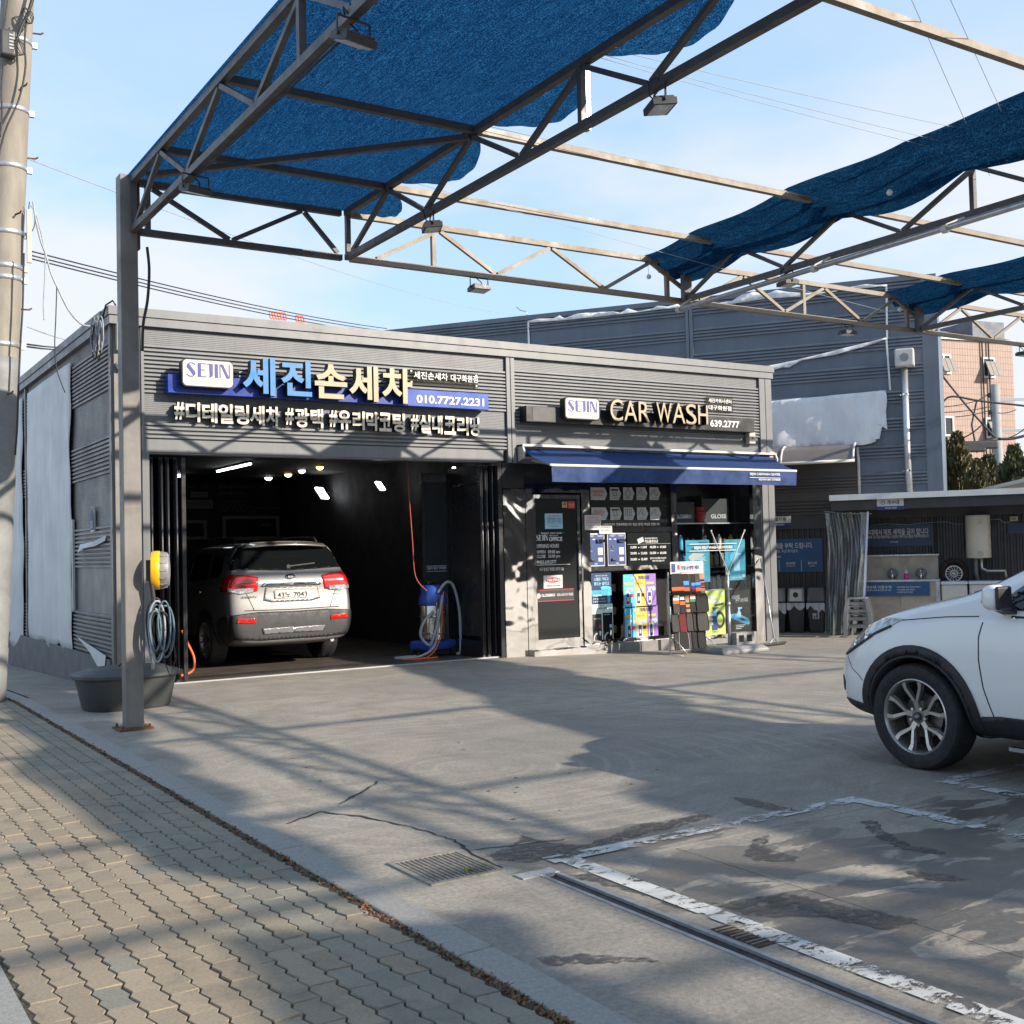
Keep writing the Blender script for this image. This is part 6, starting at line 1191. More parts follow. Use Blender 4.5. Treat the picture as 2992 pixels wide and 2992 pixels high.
for k in range(7): b = MB(); b.tube([(-.05-.01*k, .16*cos(a)*random.uniform(.8, 1)+.02*k-.05, .22*sin(a)-.05*(k % 3)) for a in [j*2*pi/16 for j in range(17)]], .008, 5); b.build('loop', M[['cable_grey', 'cable_grey', 'cable'][k % 3]], t, True)
b = MB(); b.tube([(-.02, -.02, .2), (.02, -.04, .37), (.09, -.10, .42), (.12, -.12, .36)], .012, 6); b.build('feed_cable', M['cable'], t, True)
# cables dropping at the column top
cab([(2.93, 11.05, 4.62), (2.95, 11.06, 4.4), (2.92, 11.02, 4.1), (2.87, 11.0, 3.85), (2.865, 11.02, 3.6)], .014, 'cable', 'black cable bundle dropping behind the top of the steel column', None)
cab([(2.80, 11.0, 4.80), (2.82, 10.0, 4.735), (2.83, 9.0, 4.73), (2.84, 7.6, 4.735), (2.85, 6.3, 4.735)], .008, 'cable', 'thin cable tied along the underside of the left truss', None)
# ------------------------------------------------------------------ frame of reference of the yard at the right
P0 = Vector((17.080, 15.589, 0)); UR = Vector((.587785, -.809017, 0)); NR = Vector((-.809017, -.587785, 0)); RW = atan2(UR.y, UR.x)
def onW(x, y, o=0):
    d = ray(x, y); p = CAM+d*(((P0-CAM).dot(NR)+o)/d.dot(NR)); return ((p-P0).dot(UR), p.z)
def wpt(u, o, z): return P0+UR*u+NR*o+Vector((0, 0, z))
def wthing(name, label, cat, group=None): return thing(name, label, cat, P0, RW, group)
def wtext(body, x0, y0, x1, y1, o, m, parent, **k):
    a = onW(x0, y0, o); c = onW(x1, y1, o); return lettering(body, wpt((a[0]+c[0])/2, o, (a[1]+c[1])/2), UR, UP, abs(c[0]-a[0]), abs(a[1]-c[1]), [m], parent, **k)
bb = wthing('warehouse_building', 'tall blue grey ribbed metal building behind the shop', 'building')
LX, LN = (1, 0, 0), (0, -1, 0)
bands = []
z = 2.45
for zr in (2.68, 3.20, 3.72, 4.24, 4.76, 5.28, 5.80, 6.32):
    bands += [(z, zr, 'n'), (zr, zr+.26, 'd')]; z = zr+.26
bands.append((z, 6.60, 'n'))
ribbed('cladding_panel', (0, 0, 0), LX, LN, -2.40, 2.0, bands, M['clad_blue'], bb); ribbed('cladding_panel', (0, 0, 0), LX, LN, -14, -2.56, bands, M['clad_blue'], bb)
ribbed('lower_cladding', (0, 0, 0), LX, LN, -2.0, 2.0, [(1.95, 2.16, 'n'), (2.16, 2.42, 'd'), (2.42, 2.449, 'n')], M['clad_shaded'], bb)
ribbed('canopy_shaded_panel', (0, -.026, 0), LX, LN, -1.9, .72, [(2.45, 2.62, 'n'), (2.62, 2.92, 'd'), (2.92, 3.22, 'n')], M['clad_shaded'], bb)  # shade under the door canopy painted as a browner panel
part('corner_trim', bb, M['clad_blue'], (2.0, 2.28, -.03, .25, -.1, 6.68)); part('seam_trim', bb, M['clad_blue'], (-2.555, -2.49, -.035, .1, 1.9, 6.6)); part('seam_trim', bb, M['clad_blue'], (-2.475, -2.405, -.035, .1, 1.9, 6.6))
part('top_trim', bb, M['clad_blue'], (-14, 1.998, -.035, .3, 6.60, 6.70)); part('end_wall', bb, M['clad_blue'], (2.1, 2.26, .26, 9, -.1, 6.66)); part('roof', bb, M['clad_blue'], (-14, 2.09, .31, 9, 6.5, 6.62)); part('core', bb, M['clad_blue'], (-14, 2.09, .11, .2, -.1, 6.5))
# torn banner and its rags
def wpoly(name, label, pts, o, m, cat, seed=1, amp=.03):
    bm = bmesh.new(); vs = [bm.verts.new((onW(x, y, o)[0], -o, onW(x, y, o)[1])) for x, y in pts]; f = bm.faces.new(vs); bmesh.ops.triangulate(bm, faces=[f])
    for k in range(4):
        e = [e_ for e_ in bm.edges if e_.calc_length() > .14]
        if e: bmesh.ops.subdivide_edges(bm, edges=e, cuts=1); bmesh.ops.triangulate(bm, faces=bm.faces[:])
    for v in bm.verts:
        v.co.y -= amp*(.6+sin(v.co.x*7+v.co.z*5+seed)*.5+.4*sin(v.co.x*19-v.co.z*11))
    me = bpy.data.meshes.new(name); bm.to_mesh(me); bm.free(); me.materials.append(m); me.polygons.foreach_set('use_smooth', [True]*len(me.polygons))
    ob = link(name, me); ob.location = P0; ob.rotation_euler = (0, 0, RW); s_ = ob.modifiers.new('thick', 'SOLIDIFY'); s_.thickness = .004; return tag(ob, label, cat)
B2 = lambda x, y: (2230+x/3.45, 1080+y/3.45)
wpoly('torn_banner', 'large blank white banner with a ragged right edge on the blue grey wall', [B2(*p) for p in ((-40, 325), (60, 318), (600, 270), (1240, 207), (1205, 232), (1222, 268), (1250, 320), (1238, 420), (1243, 520), (1252, 605), (1200, 575), (1148, 535), (1148, 605), (1105, 630), (1150, 650), (1175, 698), (1130, 705), (1140, 722), (1085, 745), (1000, 762), (760, 765), (60, 815), (-40, 825))], .06, M['banner'], 'banner')
A2 = lambda x, y: (1400+x/1.38, 800+y/1.38)
wpoly('torn_rag', 'narrow torn white strip slanting across the blue grey wall', [A2(*p) for p in ((1160, 372), (1280, 348), (1400, 318), (1560, 278), (1642, 258), (1642, 264), (1560, 292), (1440, 326), (1300, 350), (1272, 365), (1250, 378), (1215, 378), (1180, 390), (1162, 392))], .05, M['rag'], 'torn cloth', 2, .02)
wpoly('torn_rag', 'ragged white shreds along the left top edge of the blue grey wall', [A2(*p) for p in ((195, 190), (240, 182), (300, 180), (325, 168), (345, 180), (400, 160), (430, 170), (480, 160), (540, 152), (570, 158), (600, 140), (640, 152), (700, 140), (720, 130), (760, 132), (800, 122), (815, 130), (800, 138), (700, 148), (560, 165), (360, 186), (205, 198))], .05, M['rag'], 'torn cloth', 3, .02)
wpoly('torn_rag', 'ragged white shreds along the right top edge of the blue grey wall', [A2(*p) for p in ((940, 122), (1020, 110), (1060, 85), (1085, 96), (1110, 72), (1150, 85), (1200, 66), (1250, 75), (1320, 78), (1420, 72), (1500, 52), (1560, 42), (1600, 46), (1645, 44), (1640, 52), (1500, 62), (1330, 90), (1150, 102), (1050, 118), (960, 130))], .05, M['rag'], 'torn cloth', 4, .02)
for i, (a, c) in enumerate((((1543, 940), (1545, 1012)), ((2590, 832), (2592, 990)), ((2590, 990), (2601, 1140)))):
    pa_, pb_ = onW(*a, .05), onW(*c, .05); b = MB(); b.bar(wpt(pa_[0], .05, pa_[1]), wpt(pb_[0], .05, pb_[1]), .035, .006, up=NR); tag(b.build('banner_cord', M['rag']), ['short white upright cord near the left end of the blue grey wall', 'upper white upright cord near the right end of the blue grey wall', 'lower white upright cord above the torn banner corner'][i], 'cord')
t = wthing('roof_antenna', 'small bent antenna bracket on the blue grey building edge', 'antenna'); p = onW(1522, 912, 0); b = MB(); b.tube([(p[0]-.1, 0, p[1]+.12), (p[0]-.02, 0, p[1]+.05), (p[0]+.12, 0, p[1]), (p[0]+.15, 0, p[1]-.08)], .012, 6); b.build('mast', M['zinc'], t, True)
vp = wthing('vent_pipe', 'tall galvanised vent pipe with a square cap on the blue grey wall', 'pipe')
b = MB(); b.tube([(1.68, -.12, 2.45), (1.66, -.12, 3.3), (1.66, -.12, 5.0)], .062, 14); b.build('pipe', M['zinc'], vp, True); o = part('cap', vp, M['white_plastic'], (1.50, 1.85, -.30, -.02, 4.92, 5.26), bev=.03)
for z in (2.95, 4.4): b = MB(); b.lathe([(.072, -.02), (.072, .02)], 14, (1.66, -.12, z)); b.bar((1.56, -.10, z), (1.76, -.0, z), .015, .02); b.build('clamp', M['chrome'], vp)
b = MB(); b.lathe([(.08, 0), (.08, -.006)], 16, (1.675, -.303, 5.09), 'y'); b.build('cap_disc', M['grey_plastic'], vp)
# curved polycarbonate canopy
pcn = wthing('door_canopy', 'small curved smoked canopy with white frame on the blue grey wall', 'canopy')
arc = [(.0, 3.52), (.25, 3.50), (.5, 3.42), (.70, 3.28), (.78, 3.16)]
b = MB(); b.grid(lambda u, v: (-1.6+2.34*u, -lerp([(i/4, a[0]) for i, a in enumerate(arc)], v), lerp([(i/4, a[1]) for i, a in enumerate(arc)], v)), 8, 16); b.build('sheet', M['poly'], pcn, True)
for u in (-1.55, -.62, .72): b = MB(); b.tube([(u, -a[0], a[1]+.012) for a in arc], .022, 8); b.build('rib', M['white_plastic'], pcn, True)
b = MB(); b.tube([(-1.6, -.79, 3.15), (.75, -.79, 3.15)], .03, 8); b.build('gutter', M['white_plastic'], pcn, True); b = MB(); b.tube([(.74, -.03, 3.45), (.76, -.05, 3.15), (.76, -.05, 2.45)], .03, 8); b.build('bracket', M['white_plastic'], pcn, True)
# ------------------------------------------------------------------ corrugated wall behind the bins and sink, with its roof
cwl = wthing('corrugated_wall', 'charcoal upright corrugated wall behind the bins and wash sink', 'wall')
def vcorr(u0, u1, z0, z1, y, m, par):
    b = MB(); p = .105; n = int((u1-u0)/p); L = []
    for i in range(n):
        s = u0+i*p; L += [(s, y), (s+.42*p, y), (s+.52*p, y-.028), (s+.90*p, y-.028)]
    L.append((u0+n*p, y)); vs = [(a, c, z) for z in (z0, z1) for a, c in L]; k = len(L); b.add(vs, [(i, i+1, k+i+1, k+i) for i in range(k-1)]); return b.build('corrugated_sheet', m, par)
vcorr(-2.2, .30, -.1, 1.90, -.03, M['dark_clad'], cwl); vcorr(.30, 7.5, -.1, 2.24, -.03, M['dark_clad'], cwl); part('fascia', cwl, M['dark_clad'], (-2.2, .29, -.10, -.0, 1.90, 2.10)); part('backing', cwl, M['dark_clad'], (2.29, 7.5, .0, .06, -.1, 2.24))
rs = wthing('wash_shelter_roof', 'flat shelter roof with a pale metal edge over the wash sink', 'roof')
part('deck', rs, M['grey_roof'], (.36, 7.5, -1.28, .0, 2.405, 2.47)); part('edge_trim', rs, M['white_sheet'], (.32, 7.5, -1.33, -1.285, 2.385, 2.49)); part('end_trim', rs, M['white_sheet'], (.32, .359, -1.284, 0, 2.385, 2.49)); part('fascia', rs, M['dark_clad'], (.34, 7.5, -1.25, -1.20, 2.20, 2.384)); part('soffit', rs, M['dark_clad'], (.36, 7.5, -1.199, -.07, 2.37, 2.404)); part('inner_beam', rs, M['dark_clad'], (.40, 7.5, -.22, -.08, 2.06, 2.37))
t = wthing('lean_to_roof', 'plain grey sloping roof rising at the right picture edge', 'roof'); b = MB(); b.prism([(2.35, .6, 2.46), (7.5, .6, 3.55), (7.5, .6, 3.45), (2.35, .6, 2.40)], (0, 3.5, 0)); b.build('deck', M['grey_roof'], t); part('post', t, M['grey_roof'], (7.3, 7.42, .7, .82, -.1, 3.4), (7.3, 7.42, 3.9, 4.02, -.1, 3.4)); part('post', t, M['grey_roof'], (2.5, 2.6, .7, .8, -.1, 2.42))
def wsign(label, x0, y0, x1, y1, o, top, bottom, mark=True):
    t = wthing('hanging_sign', label, 'sign'); a = onW(x0, y0, o); c = onW(x1, y1, o); z1, z0 = a[1], c[1]; h = z1-z0; w = c[0]-a[0]
    part('board', t, M['paper'], (a[0], c[0], -o, -o+.02, z0, z1)); part('blue_band', t, M['print_blue'], (a[0], c[0], -o-.003, -o-.0005, z0, z0+.33*h))
    lettering(top, wpt(a[0]+w*.60, o+.006, z0+.68*h), UR, UP, w*.46, h*.42, [M['print_black']], t, bold=.015); lettering(bottom, wpt(a[0]+w*.52, o+.008, z0+.16*h), UR, UP, w*.46, h*.14, [M['white']], t, bold=.02)
    b = MB(); b.tube([(a[0]+w*.22+.035*cos(q_)*1.0, -o-.004, z0+.68*h+.035*sin(q_)) for q_ in [k*2*pi/12 for k in range(13)]], .004, 4); b.bar((a[0]+w*.22, -o-.004, z0+.63*h), (a[0]+w*.22, -o-.004, z0+.76*h), .004, .012); b.build('mark', M['print_black'], t); return t
wsign('white and blue wash sink sign hung under the shelter roof edge', 2562, 1459, 2641, 1488, 1.26, '개수대', 'WASH SINK'); wsign('white and blue waste basket sign on the wall above the bins', 2236, 1510, 2311, 1537, .12, '휴지통', 'WASTE BASKET')
# blue notice banners on the corrugated wall
def wbanner(label, x0, y0, x1, y1, o, m, lines, name='notice_banner', shape=None):
    a = onW(x0, y0, o); c = onW(x1, y1, o); t = wthing(name, label, 'banner'); part('board', t, m, (a[0], c[0], -o, -o+.012, c[1], a[1]))
    for s, lx0, ly0, lx1, ly1 in lines: wtext(s, lx0, ly0, lx1, ly1, o+.006, M['white'], t, bold=.012)
    return t, a, c
C3 = lambda x, y: (2240+x/3.864, 1400+y/3.864)
M['banner_blue'] = mat('banner_blue', (.012, .075, .20), .4, 0, .15, 1.2, rvar=0); M['banner_dark'] = mat('banner_dark_blue', (.010, .038, .085), .4, 0, .15, 1.2, rvar=0)
def L3_(s, x0, y0, x1, y1): return (s, *C3(x0, y0), *C3(x1, y1))
t, a, c = wbanner('bright blue recycling notice with white Korean text above the bins', *C3(-60, 682), *C3(637, 1045), .075, M['banner_blue'], [L3_('분리 배출 부탁 드립니다.', -20, 725, 522, 778), L3_('음식물, 매트, 우산 투기금지', -10, 800, 350, 830), L3_('CCTV 작동중', 30, 868, 162, 888), L3_('캔,유리병', 220, 935, 322, 968), L3_('CAN, BOTTLE', 222, 977, 322, 990), L3_('플라스틱', 466, 932, 566, 962), L3_('PLASTIC', 482, 974, 548, 986)])
for x in (140, 390): p = onW(*C3(x, 910), .08); p2 = onW(*C3(x, 1040), .08); part('rule', t, M['white'], (p[0]-.004, p[0]+.004, -.082, -.079, p2[1], p[1]))
wbanner('dark blue notice with a long white Korean sentence above the sink', *C3(1060, 530), *C3(1888, 750), .075, M['banner_dark'], [L3_('개수대에서 매트 세척을 금지 합니다', 1075, 570, 1830, 622), L3_('매트세척후 건조기를 이용해주세요, 타인에게 피해가 되는 행동은 자제 부탁드립니다.', 1100, 640, 1832, 660), L3_('CCTV 작동중', 1390, 700, 1485, 718)])
# sink unit
sk = wthing('wash_sink', 'beige panelled wash sink unit with two taps under the shelter', 'sink')
so_ = .62
part('splash_panel', sk, M['tile_white'], (.80, 2.14, -.16, -.12, .88, 1.33)); part('top_ledge', sk, M['zinc'], (.78, 2.16, -.22, -.10, 1.33, 1.36)); part('basin_top', sk, M['zinc'], (.76, 2.17, -so_, -.16, .86, .895))
for u0, u1 in ((.80, 1.46), (1.465, 2.14)): part('front_panel', sk, M['tile_white'], (u0, u1, -so_+.02, -so_+.05, -.08, .855))
part('side_panel', sk, M['tile_white'], (.78, .799, -so_+.02, -.12, -.1, .855)); part('side_panel', sk, M['tile_white'], (2.141, 2.16, -so_+.02, -.12, -.1, .855)); part('leg_rail', sk, M['zinc'], (2.09, 2.165, -so_+.005, -so_+.018, -.1, .855))
for u in (1.32, 1.83):
    b = MB(); b.lathe([(.0, 0), (.10, .0), (.10, .012), (.0, .012)], 18, (u, -.19, 1.0), 'y'); b.build('tap_plate', M['grey_plastic'], sk, True)
    b = MB(); b.lathe([(.03, .895), (.026, .95), (.03, 1.0)], 12, (u, -.30, 0)); b.tube([(u, -.30, .98), (u+.01, -.40, 1.02), (u+.01, -.46, .99)], .014, 8); b.tube([(u, -.30, 1.0), (u-.02, -.28, 1.10)], .010, 8); b.build('tap', M['chrome'], sk, True)
sb = wthing('soap_bottle', 'pink pump soap bottle standing between the two taps', 'soap bottle'); b = MB(); b.lathe([(.040, .896), (.042, .91), (.042, 1.0)], 14, (1.575, -.36, 0)); b.build('soap', M['pink_soap'], sb, True); b = MB(); b.lathe([(.043, 1.0005), (.043, 1.03), (.018, 1.06), (.018, 1.09)], 14, (1.575, -.36, 0)); b.tube([(1.575, -.36, 1.09), (1.575, -.36, 1.13), (1.535, -.37, 1.13)], .008, 6); b.build('pump', M['white_plastic'], sb, True)
t, a, c = wbanner('blue wash sink rules banner on the front of the sink unit', *C3(1085, 1170), *C3(1842, 1315), so_+.02, M['banner_blue'], [L3_('개수대 이용수칙', 1120, 1203, 1408, 1237), L3_('WASH SINK RULES OF USE', 1130, 1247, 1405, 1262), L3_('2. 물에 이물질 개수대 안에버린 세척금지', 1468, 1210, 1735, 1226), L3_('3. 개수대 물을 사용한 세척금지', 1468, 1240, 1672, 1256), L3_('4. 개수대안 쓰레기 투기금지', 1468, 1268, 1652, 1284)])
# water heater
wh = wthing('water_heater', 'cream cylindrical electric water heater mounted on the charcoal wall', 'water heater')
b = MB(); b.lathe([(.0, 1.255), (.20, 1.27), (.215, 1.285), (.215, 2.05), (.20, 2.062), (.0, 2.07)], 28, (2.85, -.30, 0)); b.build('tank', M['enamel'], wh, 50)
b = MB(); b.lathe([(.035, 0), (.035, -.015)], 16, (2.88, -.512, 1.92), 'y'); b.build('gauge', M['white_plastic'], wh); b = MB(); b.lathe([(.045, 0), (.045, -.02)], 16, (2.88, -.51, 1.345), 'y'); b.build('knob', M['cream_plastic'], wh)
b = MB(); b.tube([(2.89, -.35, 1.27), (2.89, -.36, 1.08), (2.98, -.36, 1.03), (3.28, -.3, 1.03), (3.30, -.25, .9)], .028, 8); b.build('outlet_pipe', M['zinc'], wh, True); b = MB(); b.tube([(2.80, -.3, 1.27), (2.79, -.2, 1.0), (2.82, -.15, .86)], .035, 8); b.build('drain_pipe', M['grey_plastic'], wh, True)
b = MB(); b.tube([wpt(*p_) for p_ in [(u, .10, z) for u, z in ((.95, 1.93), (1.25, 1.95), (1.6, 1.925), (2.0, 1.95), (2.3, 1.96), (2.45, 1.91), (2.62, 1.90))]], .006, 5); tag(b.build('wall_cable', M['cable_grey'], None, True), 'thin grey cable running along the charcoal wall to the heater', 'cable')
b = MB(); b.tube([wpt(*p_) for p_ in [(u, .12, z) for u, z in ((3.07, 1.97), (3.22, 1.98), (3.32, 1.90), (3.42, 1.93))]], .008, 5); tag(b.build('wall_cable', M['cable_grey'], None, True), 'short grey cable from the heater to the cream socket', 'cable')
t = wthing('wall_socket', 'cream wall socket right of the water heater', 'socket'); part('plate', t, M['cream_plastic'], (3.40, 3.54, -.12, -.06, 1.93, 2.02), bev=.008); part('cover', t, M['grey_plastic'], (3.43, 3.50, -.128, -.121, 1.95, 2.0))
t = wthing('notice_banner', 'small dark blue board under the socket at the right', 'banner'); part('board', t, M['banner_dark'], (3.36, 3.9, -.075, -.062, 1.70, 1.90))
# white machines
for i, (u0, u1, lb) in enumerate(((2.19, 2.63, 'pale blue white spin dryer tub beside the sink'), (2.66, 3.25, 'white box machine with a paper notice right of the spin dryer'))):
    t = wthing('white_machine', lb, 'machine'); o = part('cabinet', t, M['white_plastic'], (u0, u1, -.85, -.40, -.1, .80), bev=.03); o = part('lid', t, mat('pale_lid', (.55, .62, .68), .4, 0, .04, 4), (u0-.01, u1+.01, -.87, -.39, .802, .86), bev=.02)
    if i == 0: part('label_plate', t, M['cream_plastic'], (2.36, 2.49, -.856, -.851, .47, .58), bev=.002)
    else:
        part('paper_notice', t, M['paper'], (2.70, 3.05, -.856, -.851, .45, .74))
        for k in range(5): part('printed_line', t, M['print_grey'], (2.73, 2.98-.03*(k % 2), -.859, -.857, .68-.045*k, .695-.045*k))
rt = wthing('rotor_disc', 'white pierced round disc standing on the spin dryer', 'disc'); b = MB()
cu, cz, cy_ = 2.41, .995, -.60
for r in (.14, .062): b.tube([(cu+r*cos(a), cy_, cz+r*sin(a)) for a in [k*2*pi/28 for k in range(29)]], .012 if r > .1 else .008, 6)
b.lathe([(.022, -.008), (.022, .008)], 12, (cu, cy_, cz), 'y')
for k in range(14): a = 2*pi*k/14; b.bar((cu+.02*cos(a), cy_, cz+.02*sin(a)), (cu+.085*cos(a), cy_, cz+.085*sin(a)), .008, .009, up=(0, 1, 0))
for k in range(14): a = 2*pi*k/14; b.tube([(cu+.085*cos(a), cy_, cz+.085*sin(a)), (cu+.115*cos(a+.16), cy_, cz+.115*sin(a+.16)), (cu+.135*cos(a+.05), cy_, cz+.135*sin(a+.05))], .006, 5)
b.build('disc', M['white_plastic'], rt, True)
rr_ = wthing('dark_wreath', 'dark brown wreath behind the white disc', 'wreath'); b = MB(); b.tube([(2.40+.20*cos(a), -.20, 1.03+.19*sin(a)) for a in [k*2*pi/22 for k in range(23)]], .05, 8); b.build('ring', mat('wreath_brown', (.05, .028, .022), .9, 0, .4, 20, bump=.5), rr_, True)
# plastic curtain with white edge
cu_ = wthing('plastic_curtain', 'clear plastic curtain bunched at the shelter corner', 'curtain')
b = MB(); b.grid(lambda u, v: (.20+(.66+.06*v-.20*v*v+.10*sin(v*9)*.2)*u+.04*sin(v*5), -1.14-.06*sin(u*21+v*2.5)-.02*sin(u*53-v*6)-.05*sin(v*7+u*5), 2.17-(2.24+.02*sin(u*30))*v), 90, 40); b.build('sheet', M['curtain'], cu_, True)
b = MB(); b.grid(lambda u, v: (.86+.14*u-.10*v, -1.18-.012*sin(u*9), 2.16-1.55*v), 6, 14); b.build('panel', M['curtain'], cu_, True); b = MB(); b.bar((.985, -1.19, 2.17), (.865, -1.19, .60), .035, .004, up=(0, 1, 0)); b.build('white_edge', mat('white_tape', (.62, .64, .78), .5, 0, .04, 4), cu_)
b = MB(); b.tube([(.2, -1.14, 2.20), (.6, -1.14, 2.14), (1.05, -1.16, 2.13)], .009, 6); b.build('rod', M['zinc'], cu_, True)
for k in range(7): b = MB(); b.tube([(.42+.055*k, -1.14+.03*cos(a), 2.155+.03*sin(a)) for a in [j*2*pi/10 for j in range(11)]], .005, 5); b.build('ring', M['zinc'], cu_)
# stacked stools
stool = None
for k in range(3):
    lb = ['lowest', 'middle', 'topmost'][k]+' of three stacked grey plastic stools by the curtain'
    t = wthing('plastic_stool', lb, 'stool', 'stacked grey stools'); z0 = -.1+.14*k; cu0 = .78; cy0 = -1.52
    def leg(sx, sy): return [(cu0+sx*.22, cy0+sy*.18, z0), (cu0+sx*.205, cy0+sy*.168, z0+.18), (cu0+sx*.155, cy0+sy*.13, z0+.42)]
    o = part('seat', t, M['grey_plastic'], (cu0-.17, cu0+.17, cy0-.145, cy0+.145, z0+.40, z0+.435), bev=.018)
    for sx in (-1, 1):
        for sy in (-1, 1):
            b = MB(); L = leg(sx, sy)
            for p, q_ in zip(L, L[1:]): b.bar(p, q_, .065, .03, up=(0, 1, 0))
            b.build('leg', M['grey_plastic'], t)
    for zz, f_ in ((.20, .80), (.33, .70)):
        for sy in (-1, 1): b = MB(); b.bar((cu0-.22*f_, cy0+sy*.172*f_*1.12, z0+zz), (cu0+.22*f_, cy0+sy*.172*f_*1.12, z0+zz), .018, .05); b.build('apron', M['grey_plastic'], t)
        for sx in (-1, 1): b = MB(); b.bar((cu0+sx*.22*f_*1.08, cy0-.16*f_, z0+zz), (cu0+sx*.22*f_*1.08, cy0+.16*f_, z0+zz), .018, .05); b.build('apron', M['grey_plastic'], t)
# bins
for i, (u, lb) in enumerate(((-.80, 'left charcoal swing top bin half hidden behind the shop corner'), (-.445, 'middle charcoal bin with a round black hole in its pale lid'), (-.075, 'right charcoal bin with a litter man picture by the curtain'))):
    t = wthing('waste_bin', lb, 'bin', 'waste bins against the charcoal wall'); y0 = -.42; zb = -.1
    b = MB(); b.add([(u+x*.125, y0+y*.14, zb) for x, y in ((-1, -1), (1, -1), (1, 1), (-1, 1))]+[(u+x*.165, y0+y*.18, zb+.56) for x, y in ((-1, -1), (1, -1), (1, 1), (-1, 1))], [(0, 1, 5, 4), (1, 2, 6, 5), (2, 3, 7, 6), (3, 0, 4, 7), (3, 2, 1, 0), (4, 5, 6, 7)]); o = b.build('body', M['dark_plastic'], t); bevel(o, .025, 3)
    o = part('rim', t, M['dark_plastic'], (u-.18, u+.18, y0-.195, y0+.195, zb+.56, zb+.585), bev=.008)
    b = MB(); b.add([(u+x*.165, y0+y*.18, zb+.586) for x, y in ((-1, -1), (1, -1), (1, 1), (-1, 1))]+[(u+x*.145, y0+y*.13, zb+.86) for x, y in ((-1, -1), (1, -1), (1, 1), (-1, 1))], [(0, 1, 5, 4), (1, 2, 6, 5), (2, 3, 7, 6), (3, 0, 4, 7), (3, 2, 1, 0), (4, 5, 6, 7)]); o = b.build('hood', M['grey_plastic'] if i == 1 else mat('bin_hood%d' % i, (.13, .13, .135), .5, 0, .1, 6), t); bevel(o, .03, 3)
    def fr(z): return y0-(.18-(z-.586-zb)/.274*.05)-.004
    b = MB(); b.prism([(u-.115, fr(zb+.61), zb+.61), (u+.115, fr(zb+.61), zb+.61), (u+.105, fr(zb+.83), zb+.83), (u-.105, fr(zb+.83), zb+.83)], (0, .003, 0)); b.build('flap', M['white_plastic'] if i == 1 else M['grey_plastic'] if i == 0 else mat('flap_dark', (.10, .10, .105), .45, 0, .1, 5), t)
    if i == 1: b = MB(); b.prism([(u+.052*cos(a), fr(zb+.73+.05*sin(a))-.004, zb+.73+.052*sin(a)) for a in [k*2*pi/20 for k in range(20)]], (0, .003, 0)); b.build('hole', M['print_black'], t)
    if i == 2:
        yy = y0-.163; b = MB(); b.box(u-.06, u+.06, yy-.004, yy-.001, zb+.27, zb+.40); b.build('picture', M['print_grey'], t); b = MB(); b.box(u-.012+.02, u+.012+.02, yy-.007, yy-.0045, zb+.285, zb+.36); b.box(u-.04, u-.015, yy-.007, yy-.0045, zb+.285, zb+.32); b.lathe([(.011, 0), (.011, -.003)], 8, (u+.02, yy-.004, zb+.377), 'y'); b.build('picture_man', M['print_black'], t)
    b = MB(); b.grid(lambda a, v: (u-.17+.34*a, y0-.205-.012*sin(a*17), zb+.575-(.05+.09*abs(sin(a*5+i))+.07*(a > .6)*(1-i % 2))*v), 24, 4); b.build('liner_bag', mat('bin_liner%d' % i, (.50, .52, .54), .35, 0, .1, 8) if i == 0 else bpy.data.materials['bin_liner0'], t, True)
# ------------------------------------------------------------------ pink tiled building far behind
def at(x, y, d): return CAM+ray(x, y)*d
pcr = at(2968, 1270, 54); pdir = Vector((.985, -.17, 0)).normalized(); pnr = Vector((-.17, -.985, 0)).normalized()
def onP(x, y):
    d = ray(x, y); t = (pcr-CAM).dot(pnr)/d.dot(pnr); p = CAM+d*t; return (p-pcr).dot(pdir), p.z
pk = thing('tiled_building', 'pink tiled apartment building with brown roof behind the conifers', 'building', (pcr.x, pcr.y, 0), atan2(pdir.y, pdir.x))
zt = onP(2900, 1000)[1]; x_r = onP(2965, 1200)[0]
part('wall', pk, M['pink_tile'], (x_r-16, x_r, 0, 9, -2, zt)); part('parapet', pk, M['white_sheet'], (x_r-16.1, x_r+.1, -.12, 9.1, zt, zt+.12))
za = onP(2780, 945)[1]; b = MB(); b.prism([(x_r-16, -.1, zt+.121), (x_r+.05, -.1, zt+.121), (x_r-1.2, 1.6, za), (x_r-16, 1.6, za)], (0, 3, 0)); b.build('roof', M['brown_roof'], pk)
p = onP(2935, 940); part('stair_tower', pk, mat('grey_parapet', (.16, .17, .20), .7, 0, .1, 2), (p[0]-1.6, x_r-.05, .4, 4, zt+.125, p[1]+.05))
